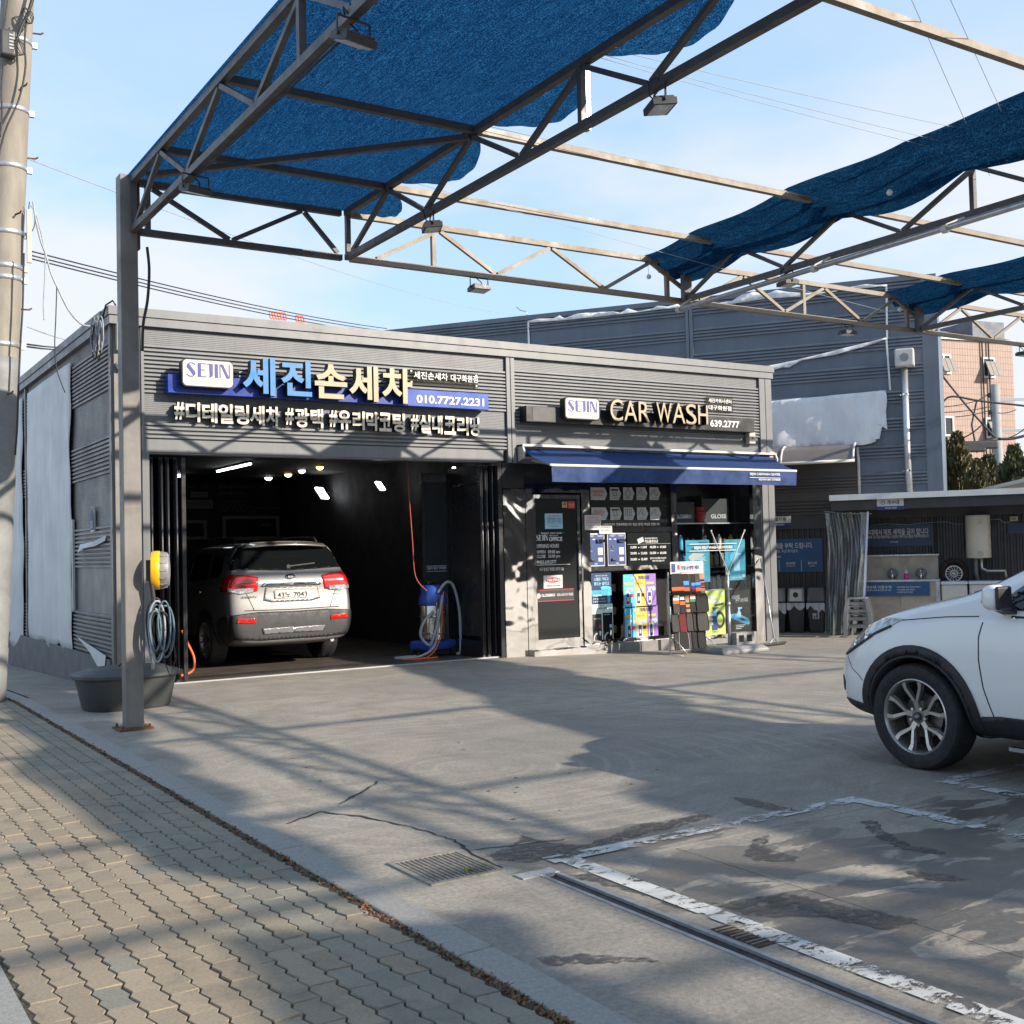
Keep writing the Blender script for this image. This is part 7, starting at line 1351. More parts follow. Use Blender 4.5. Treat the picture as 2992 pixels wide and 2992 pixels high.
def pwin(x0, y0, x1, y1, awn):
    a = onP(x0, y0); c = onP(x1, y1); w = bpy.data.objects.new('window', None); COL.objects.link(w); w.parent = pk; fr = .09
    X0, X1, Z1, Z0 = a[0], c[0], a[1], c[1]
    part('frame', w, M['white_plastic'], (X0, X1, -.08, .02, Z1-fr, Z1), (X0, X1, -.08, .02, Z0, Z0+fr), (X0, X0+fr, -.08, .02, Z0+fr, Z1-fr), (X1-fr, X1, -.08, .02, Z0+fr, Z1-fr), ((X0+X1)/2-.04, (X0+X1)/2+.04, -.07, .02, Z0+fr, Z1-fr))
    part('pane', w, M['pane_dark'], (X0+fr, X1-fr, -.03, -.02, Z0+fr, Z1-fr)); 
    if awn:
        for k in range(3):
            b = MB(); s = X0+(X1-X0)*(k/3.0); e = s+(X1-X0)*.30
            b.prism([(s+.15, -.12, Z1-.2), (e+.15, -.12, Z1-.2), (e, -.55, Z0+.05), (s, -.55, Z0+.05)], (0, .05, 0)); b.build('tilted_shutter', mat('shutter_beige', (.24, .215, .185), .6, 0, .05, 3) if 'shutter_beige' not in bpy.data.materials else bpy.data.materials['shutter_beige'], w)
C4 = lambda x, y: (2700+x/2.973, 850+y/2.973)
for (x0, y0, x1, y1, aw_) in ((100, 545, 230, 725, 1), (495, 575, 612, 760, 1), (90, 1085, 255, 1265, 0), (522, 1100, 630, 1280, 1)): pwin(*C4(x0, y0), *C4(x1, y1), aw_)
for i, x in enumerate((490, 545)): a = onP(*C4(x, 430)); b = MB(); b.tube([(a[0], -.08, a[1]), (a[0]+.02, -.08, a[1]-5), (a[0], -.08, -1)], .035, 6); b.build('wall_cable', M['cable'], pk)
# far utility pole with arms
fp = at(2918, 1350, 40); fpo = thing('far_utility_pole', 'distant grey concrete utility pole in front of the pink building', 'utility pole', (fp.x, fp.y, 0))
ztop = at(2912, 1122, 40).z; b = MB(); b.tube([(0, 0, 0), (-.03, 0, ztop)], [.20, .14], 14); b.build('shaft', mat('far_pole_concrete', (.30, .31, .31), .8, 0, .08, 2), fpo, True)
rx = Vector((_r.x, _r.y, 0)).normalized()
for dz, l0, l1 in ((-.55, .0, 1.55), (-1.65, .0, 1.6)):
    b = MB(); b.bar(rx*l0+Vector((0, 0, ztop+dz)), rx*l1+Vector((0, 0, ztop+dz)), .09, .09); b.build('cross_arm', M['zinc'], fpo)
b = MB(); b.bar(rx*1.6+Vector((0, 0, ztop-.1)), rx*1.6+Vector((0, 0, ztop-2.6)), .06, .06); b.build('insulator_rack', M['dark_plastic'], fpo)
for k in range(5): b = MB(); c = rx*1.75+Vector((0, 0, ztop-.3-.5*k)); b.lathe([(.03, -.07), (.07, -.05), (.07, .05), (.03, .07)], 8, tuple(c)); b.build('insulator', M['dark_plastic'], fpo)
for k in range(3): b = MB(); c = -rx*.25+Vector((0, 0, ztop-.4-.6*k)); b.lathe([(.03, -.07), (.06, -.05), (.06, .05), (.03, .07)], 8, tuple(c)); b.build('insulator', M['dark_plastic'], fpo)
b = MB(); b.tube([-rx*.2+Vector((0, 0, ztop-.3)), -rx*.7+Vector((0, 0, ztop-.6)), -rx*.9+Vector((0, 0, ztop-1.4)), -rx*.75+Vector((0, 0, ztop-2.4))], .03, 6); b.build('jumper_cable', M['cable'], fpo, True)
W4 = [(((150, 1020), 40), ((260, 915), 40), 'thick'), ]
cab([at(*C4(*p_), 38) for p_ in ((152, 1015), (165, 970), (210, 925), (290, 920), (450, 950), (600, 970), (800, 990), (880, 1000))], .035, 'cable', 'thick black overhead cable looping from the wall to the far pole', 'cables by the far pole')
for i, (a, c, r) in enumerate((((160, 740), (620, 1280), .035), ((150, 1335), (640, 1285), .05), ((640, 1285), (880, 1255), .05), ((150, 1355), (640, 1290), .03), ((150, 1055), (600, 1000), .015), ((270, 1095), (620, 1020), .015), ((150, 1010), (520, 935), .015), ((330, 1280), (500, 1165), .025), ((720, 1280), (880, 1190), .02), ((640, 1060), (800, 1030), .015))):
    wire(at(*C4(*a), 38.5), at(*C4(*c), 38.5), .05, r, 'cable', ['steep dark wire from the pink wall window to the far pole', 'heavy lower cable left of the far pole', 'heavy lower cable right of the far pole', 'second lower cable left of the far pole', 'thin upper wire left of the far pole', 'thin middle wire left of the far pole', 'thin top wire left of the far pole', 'rising thin wire above the tall conifer', 'thin rising wire at the right of the far pole', 'short thin wire on the right arm of the far pole'][i], 8, 'cables by the far pole', 'overhead_cable', 'cable')
for i, (x, y) in enumerate(((435, 1353), (543, 1338))):
    p = at(*C4(x, y), 38.3); b = MB(); b.bar(p-rx*.36, p+rx*.36, .25, .38 if i == 0 else .28); o = b.build('cable_closure', M['dark_plastic']); bevel(o, .06, 3); tag(o, ['larger left black cable closure box hung on the lower wires', 'smaller right black cable closure box hung on the lower wires'][i], 'cable box')
# ------------------------------------------------------------------ conifers
def conifer(x, ytop, d, width, label, brown):
    base = at(x, 1500, d); top = at(x, ytop, d); H = top.z; t = thing('conifer_tree', label, 'tree', (base.x, base.y, -.1), 0, 'conifers behind the shelter roof')
    b = MB(); b.tube([(0, 0, 0), (0, 0, H*.5), (.02, 0, H*.96)], [.11, .07, .012], 8); b.build('trunk', M['bark'], t, True)
    b = MB(); rng = random.Random(int(x))
    for k in range(5200):
        h = rng.random()**.75; z = .05*H+h*H*.97; R_ = width*(1-h)**.75*(.78+.22*sin(h*31+rng.random()))+.05; a = rng.random()*2*pi
        R_ *= 1+.22*sin(a*3+h*11)+.12*sin(a*7-h*19); r = R_*(1-rng.random()**2.2*.8)
        p = Vector((r*cos(a), r*sin(a), z)); l = rng.uniform(.08, .20); dr = Vector((cos(a)*.45+rng.uniform(-.3, .3), sin(a)*.45+rng.uniform(-.3, .3), 1)).normalized(); s = dr.cross(Vector((rng.uniform(-1, 1), rng.uniform(-1, 1), .1))).normalized()*l*.32
        b.add([p-s, p+s, p+dr*l+s*.2, p+dr*l*.9-s*.4], [(0, 1, 2, 3)], 1 if rng.random() < brown else 0)
    b.build('crown', [M['conifer'], M['conifer_b']], t, fix=False)
for a in ((2762, 1290, 33, .85, 'dark green conifer beside the corner of the blue grey building', .15), (2803, 1272, 31, .95, 'tallest brownish conifer in front of the pink building', .62), (2858, 1352, 30, .8, 'short brownish conifer right of the tallest one', .5), (2895, 1338, 32, 1.0, 'low green conifer in front of the far pole', .3), (2968, 1310, 29, 1.1, 'green conifer at the right picture edge', .3), (3010, 1345, 28, 1.0, 'conifer cut off by the right picture edge', .35)): conifer(*a)
b = MB(); q_ = at(2940, 1400, 45); b.box(q_.x-8, q_.x+14, q_.y, q_.y+6, -.1, at(2940, 1362, 45).z); tag(b.build('low_building', M['grey_roof']), 'low grey building between the conifers below the far pole', 'building')
# ------------------------------------------------------------------ cars
M['paint_white'] = mat('white_car_paint', (.82, .81, .79), .22, 0, .015, 1, coat=.9, rvar=0)
M['paint_silver'] = mat('silver_car_paint', (.165, .163, .158), .30, .35, .03, 1.5, coat=.6, rvar=0)
M['car_black'] = mat('car_black_plastic', (.020, .020, .022), .55, 0, .12, 12, bump=.05, bscale=200)
M['car_glass'] = mat('car_dark_glass', (.006, .007, .008), .04, 0, .02, 2, spec=.6, rvar=0)
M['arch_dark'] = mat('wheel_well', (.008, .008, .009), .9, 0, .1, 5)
M['tail_red'] = mat('tail_light_red', (.50, .012, .010), .12, 0, .15, 18, coat=.8, rvar=0)
M['clear_lens'] = mat('clear_lens', (.55, .56, .57), .08, .5, .35, 16, coat=.8, rvar=0)
M['alloy'] = mat('machined_alloy', (.50, .475, .44), .30, .8, .06, 6)
M['alloy_dark'] = mat('dark_alloy', (.16, .16, .165), .4, .7, .1, 6)
M['brake'] = mat('brake_disc', (.20, .19, .18), .4, .8, .2, 9)
def sect(st):
    x, zb, w, zl, wc, zr, wr = st[:7]; lean = st[7] if len(st) > 7 else None
    P = [(0, zb), (.72*w, zb), (.95*w, zb+.06), (w, zb+(zl-zb)*.42), (w*.995, zb+(zl-zb)*.75), (w*.975, zl-.05), (wc, zl), ((wc+wr)/2+.012, (zl+zr)/2), (wr, zr-.045), (wr*.72, zr), (0, zr+.02)]
    L = [(x+(lean(z) if lean else 0), y, z) for y, z in P]; return L+[(a, -y, z) for a, y, z in L[-2:0:-1]]
def hull(name, stations, mats, axles, R, parent, name2='body'):
    q = MB(); rings = [sect(s) for s in stations]; n = len(rings[0]); q.add([p for r in rings for p in r], [(i*n+k, i*n+(k+1) % n, (i+1)*n+(k+1) % n, (i+1)*n+k) for i in range(len(rings)-1) for k in range(n)])
    k = n//2      # end caps as strips so that subdivision stays smooth
    for e in (0, len(rings)-1):
        b0 = e*n; fs = [(b0+0, b0+1, b0+n-1)]+[(b0+i, b0+i+1, b0+n-i-1, b0+n-i) for i in range(1, k-1)]+[(b0+k-1, b0+k, b0+k+1)]
        q.f += fs; q.m += [0]*len(fs)
    me = q.mesh(name, mats, True); ob = bpy.data.objects.new('tmp_hull', me); TSC.collection.objects.link(ob)
    s = ob.modifiers.new('s', 'SUBSURF'); s.levels = 3; s.render_levels = 3
    cut = []
    for ax in axles:
        for sd in (-1, 1):
            c = MB(); c.lathe([(R, .52*sd), (R, 1.3*sd)], 48, (ax, 0, .368), 'y'); cm = c.mesh('cut', [mats[0], mats[1]]); cm.polygons.foreach_set('material_index', [1]*len(cm.polygons)); co = bpy.data.objects.new('tmp_cut', cm); TSC.collection.objects.link(co); cut.append(co)
            m_ = ob.modifiers.new('b', 'BOOLEAN'); m_.operation = 'DIFFERENCE'; m_.object = co; m_.solver = 'EXACT'
    TVL.update(); out = bpy.data.meshes.new_from_object(ob.evaluated_get(TVL.depsgraph)); out.name = name
    for o in cut+[ob]: bpy.data.objects.remove(o)
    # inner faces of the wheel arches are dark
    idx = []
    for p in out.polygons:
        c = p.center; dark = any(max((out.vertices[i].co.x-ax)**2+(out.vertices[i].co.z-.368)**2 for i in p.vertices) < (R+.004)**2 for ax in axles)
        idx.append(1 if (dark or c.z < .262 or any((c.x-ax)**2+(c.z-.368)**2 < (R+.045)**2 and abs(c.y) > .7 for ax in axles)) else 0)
    out.materials.clear()
    for m_ in mats: out.materials.append(m_)
    out.polygons.foreach_set('material_index', idx); out.polygons.foreach_set('use_smooth', [True]*len(out.polygons)); out.set_sharp_from_angle(angle=radians(50))
    bm = bmesh.new(); bm.from_mesh(out); bvh = BVHTree.FromBMesh(bm); bm.free()
    return link(name2, out, parent), bvh
PROJ = {'left': (lambda a, b: Vector((a, 3, b)), Vector((0, -1, 0))), 'right': (lambda a, b: Vector((a, -3, b)), Vector((0, 1, 0))), 'rear': (lambda a, b: Vector((-5, a, b)), Vector((1, 0, 0))), 'front': (lambda a, b: Vector((5, a, b)), Vector((-1, 0, 0))), 'top': (lambda a, b: Vector((a, b, 4)), Vector((0, 0, -1)))}
def decal(bvh, poly, proj, m, name, parent, res=.05, off=.006):
    fn, d = PROJ[proj]; bm = bmesh.new(); vs = [bm.verts.new((a, b, 0)) for a, b in poly]; f = bm.faces.new(vs); bmesh.ops.triangulate(bm, faces=[f])
    for k in range(6):
        e = [e_ for e_ in bm.edges if e_.calc_length() > res]
        if not e: break
        bmesh.ops.subdivide_edges(bm, edges=e, cuts=1); bmesh.ops.triangulate(bm, faces=bm.faces[:])
    for v in bm.verts:
        o_ = fn(v.co.x, v.co.y); h, nr, i, ds = bvh.ray_cast(o_, d)
        if h is None: h, nr, i, ds = bvh.find_nearest(o_-d*(-2.2))
        if nr.dot(d) > 0: nr = -nr
        v.co = h+nr*off
    for fa in bm.faces:
        fa.normal_update()
    s = sum(1 if fa.normal.dot(d) < 0 else -1 for fa in bm.faces)
    if s < 0: bmesh.ops.reverse_faces(bm, faces=bm.faces[:])
    me = bpy.data.meshes.new(name); bm.to_mesh(me); bm.free(); me.materials.append(m); me.polygons.foreach_set('use_smooth', [True]*len(me.polygons))
    o = link(name, me, parent); s_ = o.modifiers.new('thick', 'SOLIDIFY'); s_.thickness = off+.004; s_.offset = -1; return o
def strip(pts, w):      # outline of a thin line
    L, Rr = [], []
    for i, p in enumerate(pts):
        a = pts[max(0, i-1)]; c = pts[min(len(pts)-1, i+1)]; dx, dz = c[0]-a[0], c[1]-a[1]; l = sqrt(dx*dx+dz*dz); L.append((p[0]-dz/l*w/2, p[1]+dx/l*w/2)); Rr.append((p[0]+dz/l*w/2, p[1]-dx/l*w/2))
    return L+Rr[::-1]
def ringpoly(cx, cz, r0, r1, a0, a1, n=26):
    A = [radians(a0+(a1-a0)*i/n) for i in range(n+1)]; return [(cx+r1*cos(a), cz+r1*sin(a)) for a in A]+[(cx+r0*cos(a), cz+r0*sin(a)) for a in A[::-1]]
def wheel(parent, x, y, sd, spokes, rot=0.0, rad=.368, rimr=.262):
    w = bpy.data.objects.new('wheel', None); COL.objects.link(w); w.parent = parent; w.location = (x, y, rad); w.rotation_euler = (0, rot, 0) ; s = sd
    q = MB(); q.lathe([(rimr, -.105), (rimr+.015, -.116), (rad-.045, -.122), (rad-.016, -.116), (rad-.004, -.100), (rad, -.075), (rad, .075), (rad-.004, .100), (rad-.016, .116), (rad-.045, .122), (rimr+.015, .116), (rimr, .105)], 56, axis='y', cap=False); q.build('tyre', M['rubber'], w, 30)
    q = MB()
    for k in range(64):
        a = 2*pi*k/64; q.bar(((rad+.001)*cos(a), -.085, (rad+.001)*sin(a)), ((rad+.001)*cos(a+.05), -.03, (rad+.001)*sin(a+.05)), .010, .006, up=(cos(a), 0, sin(a))); q.bar(((rad+.001)*cos(a), .085, (rad+.001)*sin(a)), ((rad+.001)*cos(a+.05), .03, (rad+.001)*sin(a+.05)), .010, .006, up=(cos(a), 0, sin(a)))
    tag(q.build('tread', M['rubber'], w), kind='stuff')
    q = MB(); q.lathe([(rimr+.004, s*.108), (rimr-.004, s*.112), (rimr-.014, s*.100), (rimr-.022, s*.06), (rimr-.03, -s*.09)], 56, axis='y', cap=False); q.build('rim', M['alloy'], w, 40)
    q = MB(); q.lathe([(.001, s*.0), (.155, s*.0), (.155, -s*.02), (.001, -s*.02)], 32, axis='y', cap=False); q.build('brake_disc', M['brake'], w)
    q = MB(); q.lathe([(.001, -s*.06), (rimr-.02, -s*.06)], 32, axis='y', cap=False); q.build('barrel_back', M['arch_dark'], w)
    def arm(pl, hw, mt, nm, y0=.098, dep=.035):
        b = MB()
        for (r0, a0), (r1, a1), w0, w1 in zip(pl, pl[1:], hw, hw[1:]):
            p0 = Vector((r0*cos(a0), 0, r0*sin(a0))); p1 = Vector((r1*cos(a1), 0, r1*sin(a1))); d = (p1-p0).normalized(); n_ = Vector((-d.z, 0, d.x))
            f0 = y0-.030*(1-r0/rimr)*1.3; f1 = y0-.030*(1-r1/rimr)*1.3
            A = [p0+n_*w0, p1+n_*w1, p1-n_*w1, p0-n_*w0]; Y = [f0, f1, f1, f0]
            b.add([Vector((p.x, s*yv, p.z)) for p, yv in zip(A, Y)]+[Vector((p.x*1.0, s*(yv-dep), p.z)) for p, yv in zip(A, Y)], [(0, 1, 2, 3), (7, 6, 5, 4), (0, 4, 5, 1), (1, 5, 6, 2), (2, 6, 7, 3), (3, 7, 4, 0)])
        return b.build(nm, mt, w)
    for k in range(5):
        a = 2*pi*k/5+pi/2
        if spokes == 'petal':
            for e in (-1, 1):
                arm([(.045, a+e*.15), (.105, a+e*.085), (.205, a+e*.30), (.257, a+e*.27)], [.012, .010, .012, .017], M['alloy'], 'spoke')
                arm([(.11, a+e*.13), (.195, a+e*.34), (.255, a+e*.33)], [.008, .014, .020], M['alloy_dark'], 'spoke_web', .080, .04)
        else:
            for e in (-1, 1): arm([(.05, a+e*.12), (.14, a+e*.16), (.256, a+e*.22)], [.016, .014, .017], M['alloy'], 'spoke')
        b = MB(); aa = a+.628; b.lathe([(.011, s*.058), (.011, s*.078)], 8, (.062*cos(aa), 0, .062*sin(aa)), 'y'); b.build('lug_nut', M['chrome'], w)
    b = MB(); b.lathe([(.055, s*.02), (.055, s*.066), (.034, s*.070)], 20, axis='y'); b.build('hub', M['alloy_dark'], w, 40); b = MB(); b.lathe([(.032, s*.068), (.030, s*.078), (.001, s*.080)], 20, axis='y', cap=False); b.build('hub_cap', M['car_black'], w, 40)
    if spokes == 'petal':      # slanted letter-like emblem in an oval
        b = MB()
        b.tube([(.017*cos(t_), s*.082, .011*sin(t_)) for t_ in [k*2*pi/16 for k in range(17)]], .0016, 4)
        for dx in (-.007, .007): b.bar((dx-.003, s*.082, -.008), (dx+.003, s*.082, .008), .003, .003)
        b.bar((-.006, s*.082, -.001), (.006, s*.082, .002), .003, .003); b.build('emblem', M['chrome'], w)
    return w
# --- white SUV parked at the right
wc_ = thing('white_suv', 'white SUV with black wheel arch cladding at the right picture edge', 'car', (7.625, 3.945, 0), radians(90))
ST = [(-2.40, .45, .70, .92, .60, 1.02, .48), (-2.35, .34, .86, 1.02, .78, 1.22, .62), (-2.15, .27, .92, 1.09, .84, 1.52, .66), (-1.85, .25, .935, 1.10, .86, 1.64, .66), (-1.35, .25, .94, 1.10, .87, 1.675, .67), (-.5, .25, .94, 1.085, .875, 1.685, .68), (-.05, .25, .94, 1.085, .875, 1.67, .67), (.28, .25, .94, 1.10, .88, 1.60, .69), (.56, .25, .94, 1.10, .88, 1.47, .72), (.82, .25, .94, 1.10, .88, 1.335, .76), (1.06, .25, .94, 1.095, .88, 1.235, .80), (1.45, .25, .94, 1.05, .875, 1.165, .79), (1.78, .27, .925, .975, .86, 1.09, .73), (1.98, .29, .885, .87, .80, .985, .64), (2.11, .31, .81, .77, .72, .87, .54), (2.20, .37, .68, .68, .60, .76, .44)]
body, bv = hull('suv_body', ST, [M['paint_white'], M['arch_dark']], (1.35, -1.35), .428, wc_)
for ax in (1.35, -1.35):
    for sd in ('left', 'right'): decal(bv, ringpoly(ax, .368, .430, .502, -16, 196), sd, M['car_black'], 'arch_cladding', wc_, .04, .014)
for sd in ('left', 'right'):
    decal(bv, [(.90, .265), (.84, .42), (.70, .435), (-.78, .435), (-.86, .40), (-.90, .265)], sd, M['car_black'], 'sill_cladding', wc_, .06, .012)
    decal(bv, [(1.80, .29), (1.815, .40), (2.02, .425), (2.16, .42), (2.14, .34), (2.0, .305)], sd, M['car_black'], 'bumper_lower', wc_, .05, .008)
    decal(bv, [(.74, 1.135), (.62, 1.25), (.34, 1.46), (.05, 1.57), (-.44, 1.59), (-.44, 1.125)], sd, M['car_glass'], 'front_side_window', wc_, .06, .004)
    decal(bv, [(-.50, 1.115), (-.50, 1.58), (-1.15, 1.565), (-1.32, 1.14)], sd, M['car_glass'], 'rear_side_window', wc_, .06, .004)
    decal(bv, [(-1.38, 1.15), (-1.22, 1.55), (-1.66, 1.51), (-1.90, 1.33), (-1.86, 1.24)], sd, M['car_glass'], 'quarter_window', wc_, .06, .004)
    decal(bv, strip([(.80, 1.05), (.825, .95), (.825, .80), (.80, .62), (.76, .48), (.745, .42)], .008), sd, M['arch_dark'], 'door_gap', wc_, .05, .002)
    decal(bv, strip([(-.48, 1.10), (-.47, .8), (-.48, .44)], .008), sd, M['arch_dark'], 'door_gap', wc_, .05, .002)
    decal(bv, strip([(.60, 1.088), (.0, 1.098), (-.6, 1.102), (-1.3, 1.115)], .018), sd, M['chrome'], 'window_trim', wc_, .06, .006)
    decal(bv, [(1.46, 1.045), (1.62, 1.045), (1.80, 1.005), (1.93, .93), (2.03, .835), (2.045, .765), (1.97, .78), (1.86, .840), (1.70, .925), (1.56, .995)], sd, M['clear_lens'], 'headlight', wc_, .03, .008)
    decal(bv, strip([(1.56, .992), (1.70, .935), (1.84, .855), (1.97, .785), (2.04, .758)], .016), sd, M['car_black'], 'headlight_trim', wc_, .03, .010)
    decal(bv, ringpoly(1.93, .845, .0, .028, 0, 359, 14), sd, M['chrome'], 'headlight_lamp', wc_, .03, .013); decal(bv, ringpoly(1.80, .905, .0, .026, 0, 359, 14), sd, M['chrome'], 'headlight_lamp', wc_, .03, .013)
    decal(bv, strip([(2.0, .74), (1.94, .66), (1.87, .62), (1.83, .58)], .005), sd, M['arch_dark'], 'bumper_gap', wc_, .05, .002)
    decal(bv, strip([(1.50, 1.035), (1.10, 1.075), (.84, 1.088)], .006), sd, M['arch_dark'], 'bonnet_gap', wc_, .05, .002)
    decal(bv, [(2.08, .48), (2.15, .50), (2.15, .58), (2.09, .60), (2.05, .55)], sd, M['car_black'], 'fog_recess', wc_, .03, .004)
    decal(bv, strip([(-.1, .93), (-.30, .93)], .035), sd, M['chrome'], 'door_handle', wc_, .05, .025); decal(bv, strip([(-1.0, .95), (-1.2, .95)], .035), sd, M['chrome'], 'door_handle', wc_, .05, .025)
for sd in (1, -1):
    b = MB(); b.bar((.60, sd*.955, .245), (-.70, sd*.955, .235), .035, .025); b.build('side_step', M['chrome'], wc_)
    mr = bpy.data.objects.new('wing_mirror', None); COL.objects.link(mr); mr.parent = wc_
    b = MB(); rings = []
    for yy, sc in ((.985, .45), (1.0, .8), (1.04, 1.0), (1.09, .98), (1.125, .8), (1.14, .45)): rings.append([(.60+.065*sc*abs(cos(a))**.6*(1 if cos(a) > 0 else -1), sd*yy, 1.225+.085*sc*abs(sin(a))**.7*(1 if sin(a) > 0 else -1)) for a in [k*2*pi/20 for k in range(20)]])
    stack(b, rings); b.build('shell', M['paint_white'], mr, True)
    b = MB(); b.box(.522, .552, sd*.985 if sd > 0 else -1.135, sd*1.135 if sd > 0 else -.985, 1.148, 1.30); o = b.build('glass_housing', M['car_black'], mr); bevel(o, .03, 3)
    b = MB(); b.bar((.662, sd*1.01, 1.195), (.650, sd*1.12, 1.20), .02, .02); b.build('indicator', M['clear_lens'], mr); b = MB(); b.bar((.62, sd*.87, 1.13), (.60, sd*1.0, 1.165), .10, .05); b.build('arm', M['car_black'], mr)
decal(bv, [(1.02, -.68), (1.02, .68), (.22, .60), (.12, .3), (.10, 0), (.12, -.3), (.22, -.60)], 'top', M['car_glass'], 'windscreen', wc_, .07, .004)
decal(bv, [(-.5, .72), (.5, .72), (.42, .50), (-.42, .50)], 'front', M['car_black'], 'grille', wc_, .05, .006)
decal(bv, [(-.30, .46), (.30, .46), (.30, .56), (-.30, .56)], 'front', M['paper'], 'number_plate', wc_, .05, .014)
decal(bv, [(-.62, 1.16), (.62, 1.16), (.52, 1.50), (-.52, 1.50)], 'rear', M['car_glass'], 'rear_window', wc_, .06, .004)
for e in (-1, 1): decal(bv, [(e*.45, .86), (e*.85, .88), (e*.82, 1.02), (e*.5, .98)], 'rear', M['tail_red'], 'tail_light', wc_, .04, .008)
for ax in (1.35, -1.35):
    for sd in (1, -1): wheel(wc_, ax, sd*.835, sd, 'petal', .12)
# --- silver SUV in the garage
KS = 1.045; KX, KYR = 6.23, 15.80
sv = thing('silver_suv', 'silver SUV seen from behind inside the dark garage', 'car', (KX, KYR+2.36*KS, .004), radians(90)); sv.scale = (KS, KS, KS)
ln = lambda z: (0 if z < .74 else .05*sm(.74, .84, z)+.03*sm(.85, 1.3, z)+.30*sm(1.22, 1.75, z))
ln2 = lambda z: ln(z)*.9
ST2 = [(-2.36, .38, .80, 1.20, .75, 1.69, .58, ln), (-2.35, .34, .87, 1.22, .82, 1.72, .64, ln), (-2.28, .31, .92, 1.22, .865, 1.735, .68, ln2), (-2.02, .27, .94, 1.21, .88, 1.745, .70), (-1.6, .25, .942, 1.20, .885, 1.735, .69), (-1.0, .25, .942, 1.18, .885, 1.735, .70), (-.4, .25, .942, 1.16, .885, 1.725, .70), (.05, .25, .942, 1.14, .885, 1.68, .69), (.45, .25, .94, 1.12, .88, 1.42, .70), (.85, .25, .94, 1.10, .87, 1.17, .72), (1.3, .25, .94, 1.05, .86, 1.11, .70), (1.8, .27, .92, .95, .84, 1.03, .64), (2.1, .30, .84, .84, .74, .92, .54), (2.3, .36, .68, .70, .58, .76, .42)]
body, kv = hull('silver_body', ST2, [M['paint_silver'], M['arch_dark']], (1.35, -1.35), .40, sv)
D = lambda poly, m, nm, off=.006, res=.05, pr='rear': decal(kv, poly, pr, M[m], nm, sv, res, off)
D([(-.82, 1.36), (0, 1.33), (.82, 1.36), (.79, 1.48), (.66, 1.675), (0, 1.692), (-.66, 1.675), (-.79, 1.48)], 'car_glass', 'rear_window', .005)
for e in (1, -1):
    D([(e*.50, 1.06), (e*.47, 1.25), (e*.62, 1.28), (e*.90, 1.29), (e*.92, 1.06), (e*.75, 1.035)], 'tail_red', 'tail_light', .012, .035)
    D([(e*.56, 1.045), (e*.55, 1.105), (e*.90, 1.105), (e*.90, 1.065), (e*.75, 1.025)], 'clear_lens', 'reversing_lens', .016, .035)
    D([(e*.55, .62), (e*.55, .685), (e*.80, .70), (e*.82, .635)], 'tail_red', 'reflector', .026, .04)
    D(strip([(e*.66, 1.29), (e*.66, 1.04), (e*.60, .90), (e*.56, .80)], .008), 'arch_dark', 'hatch_gap', .003, .05)
    sd = 'left' if e > 0 else 'right'
    decal(kv, [(-2.24, 1.06), (-2.24, 1.29), (-2.05, 1.275), (-1.96, 1.22), (-2.05, 1.10)], sd, M['tail_red'], 'tail_light_side', sv, .035, .012)
    decal(kv, [(.62, 1.17), (.12, 1.52), (-.35, 1.585), (-.35, 1.20)], sd, M['car_glass'], 'front_side_window', sv, .06, .004); decal(kv, [(-.41, 1.20), (-.41, 1.59), (-1.15, 1.585), (-1.28, 1.225)], sd, M['car_glass'], 'rear_side_window', sv, .06, .004); decal(kv, [(-1.36, 1.23), (-1.24, 1.575), (-1.72, 1.545), (-1.86, 1.33), (-1.78, 1.26)], sd, M['car_glass'], 'quarter_window', sv, .06, .004)
    decal(kv, strip([(-.38, 1.18), (-.38, .8), (-.40, .42)], .008), sd, M['arch_dark'], 'door_gap', sv, .06, .002); decal(kv, strip([(-1.20, 1.2), (-1.05, .85), (-.98, .60), (-.95, .45)], .008), sd, M['arch_dark'], 'door_gap', sv, .06, .002); decal(kv, strip([(-.95, 1.04), (-1.14, 1.045)], .035), sd, M['chrome'], 'door_handle', sv, .05, .022)
    decal(kv, [(.90, .265), (.86, .40), (-.86, .40), (-.90, .265)], sd, M['car_black'], 'sill_cladding', sv, .06, .012); decal(kv, ringpoly(-1.35, .368, .402, .445, -10, 190), sd, M['car_black'], 'arch_cladding', sv, .04, .010); decal(kv, [(-1.86, .30), (-1.84, .62), (-2.0, .70), (-2.26, .74), (-2.28, .40)], sd, M['car_black'], 'bumper_corner', sv, .06, .010)
    b = MB(); b.tube([(-1.78, e*.60, 1.735), (-1.66, e*.615, 1.795), (-1.2, e*.63, 1.81), (-.3, e*.635, 1.805), (-.05, e*.62, 1.74)], [.012, .020, .018, .020, .012], 8); b.build('roof_rail', M['car_black'], sv, True)
    b = MB(); mr = [[(.62+.08*sc*cos(a), e*yy, 1.24+.10*sc*sin(a)) for a in [k*2*pi/16 for k in range(16)]] for yy, sc in ((.95, .5), (1.0, .95), (1.08, 1.0), (1.15, .7))]; stack(b, mr); b.build('wing_mirror', M['paint_silver'], sv, True)
D([(-.86, .42), (-.89, .58), (-.88, .745), (-.5, .775), (0, .765), (.5, .775), (.88, .745), (.89, .58), (.86, .42), (.5, .385), (-.5, .385)], 'car_black', 'bumper_lower', .016, .06)
D([(-.45, .47), (-.47, .55), (.47, .55), (.45, .47)], 'alloy_dark', 'skid_plate', .026, .05)
D(strip([(-.70, .80), (0, .79), (.70, .80)], .010), 'arch_dark', 'hatch_gap', .004, .05)
D([(-.42, .93), (-.38, 1.105), (.38, 1.105), (.42, .93), (.30, .90), (-.30, .90)], 'paint_silver', 'plate_recess', .010, .05)
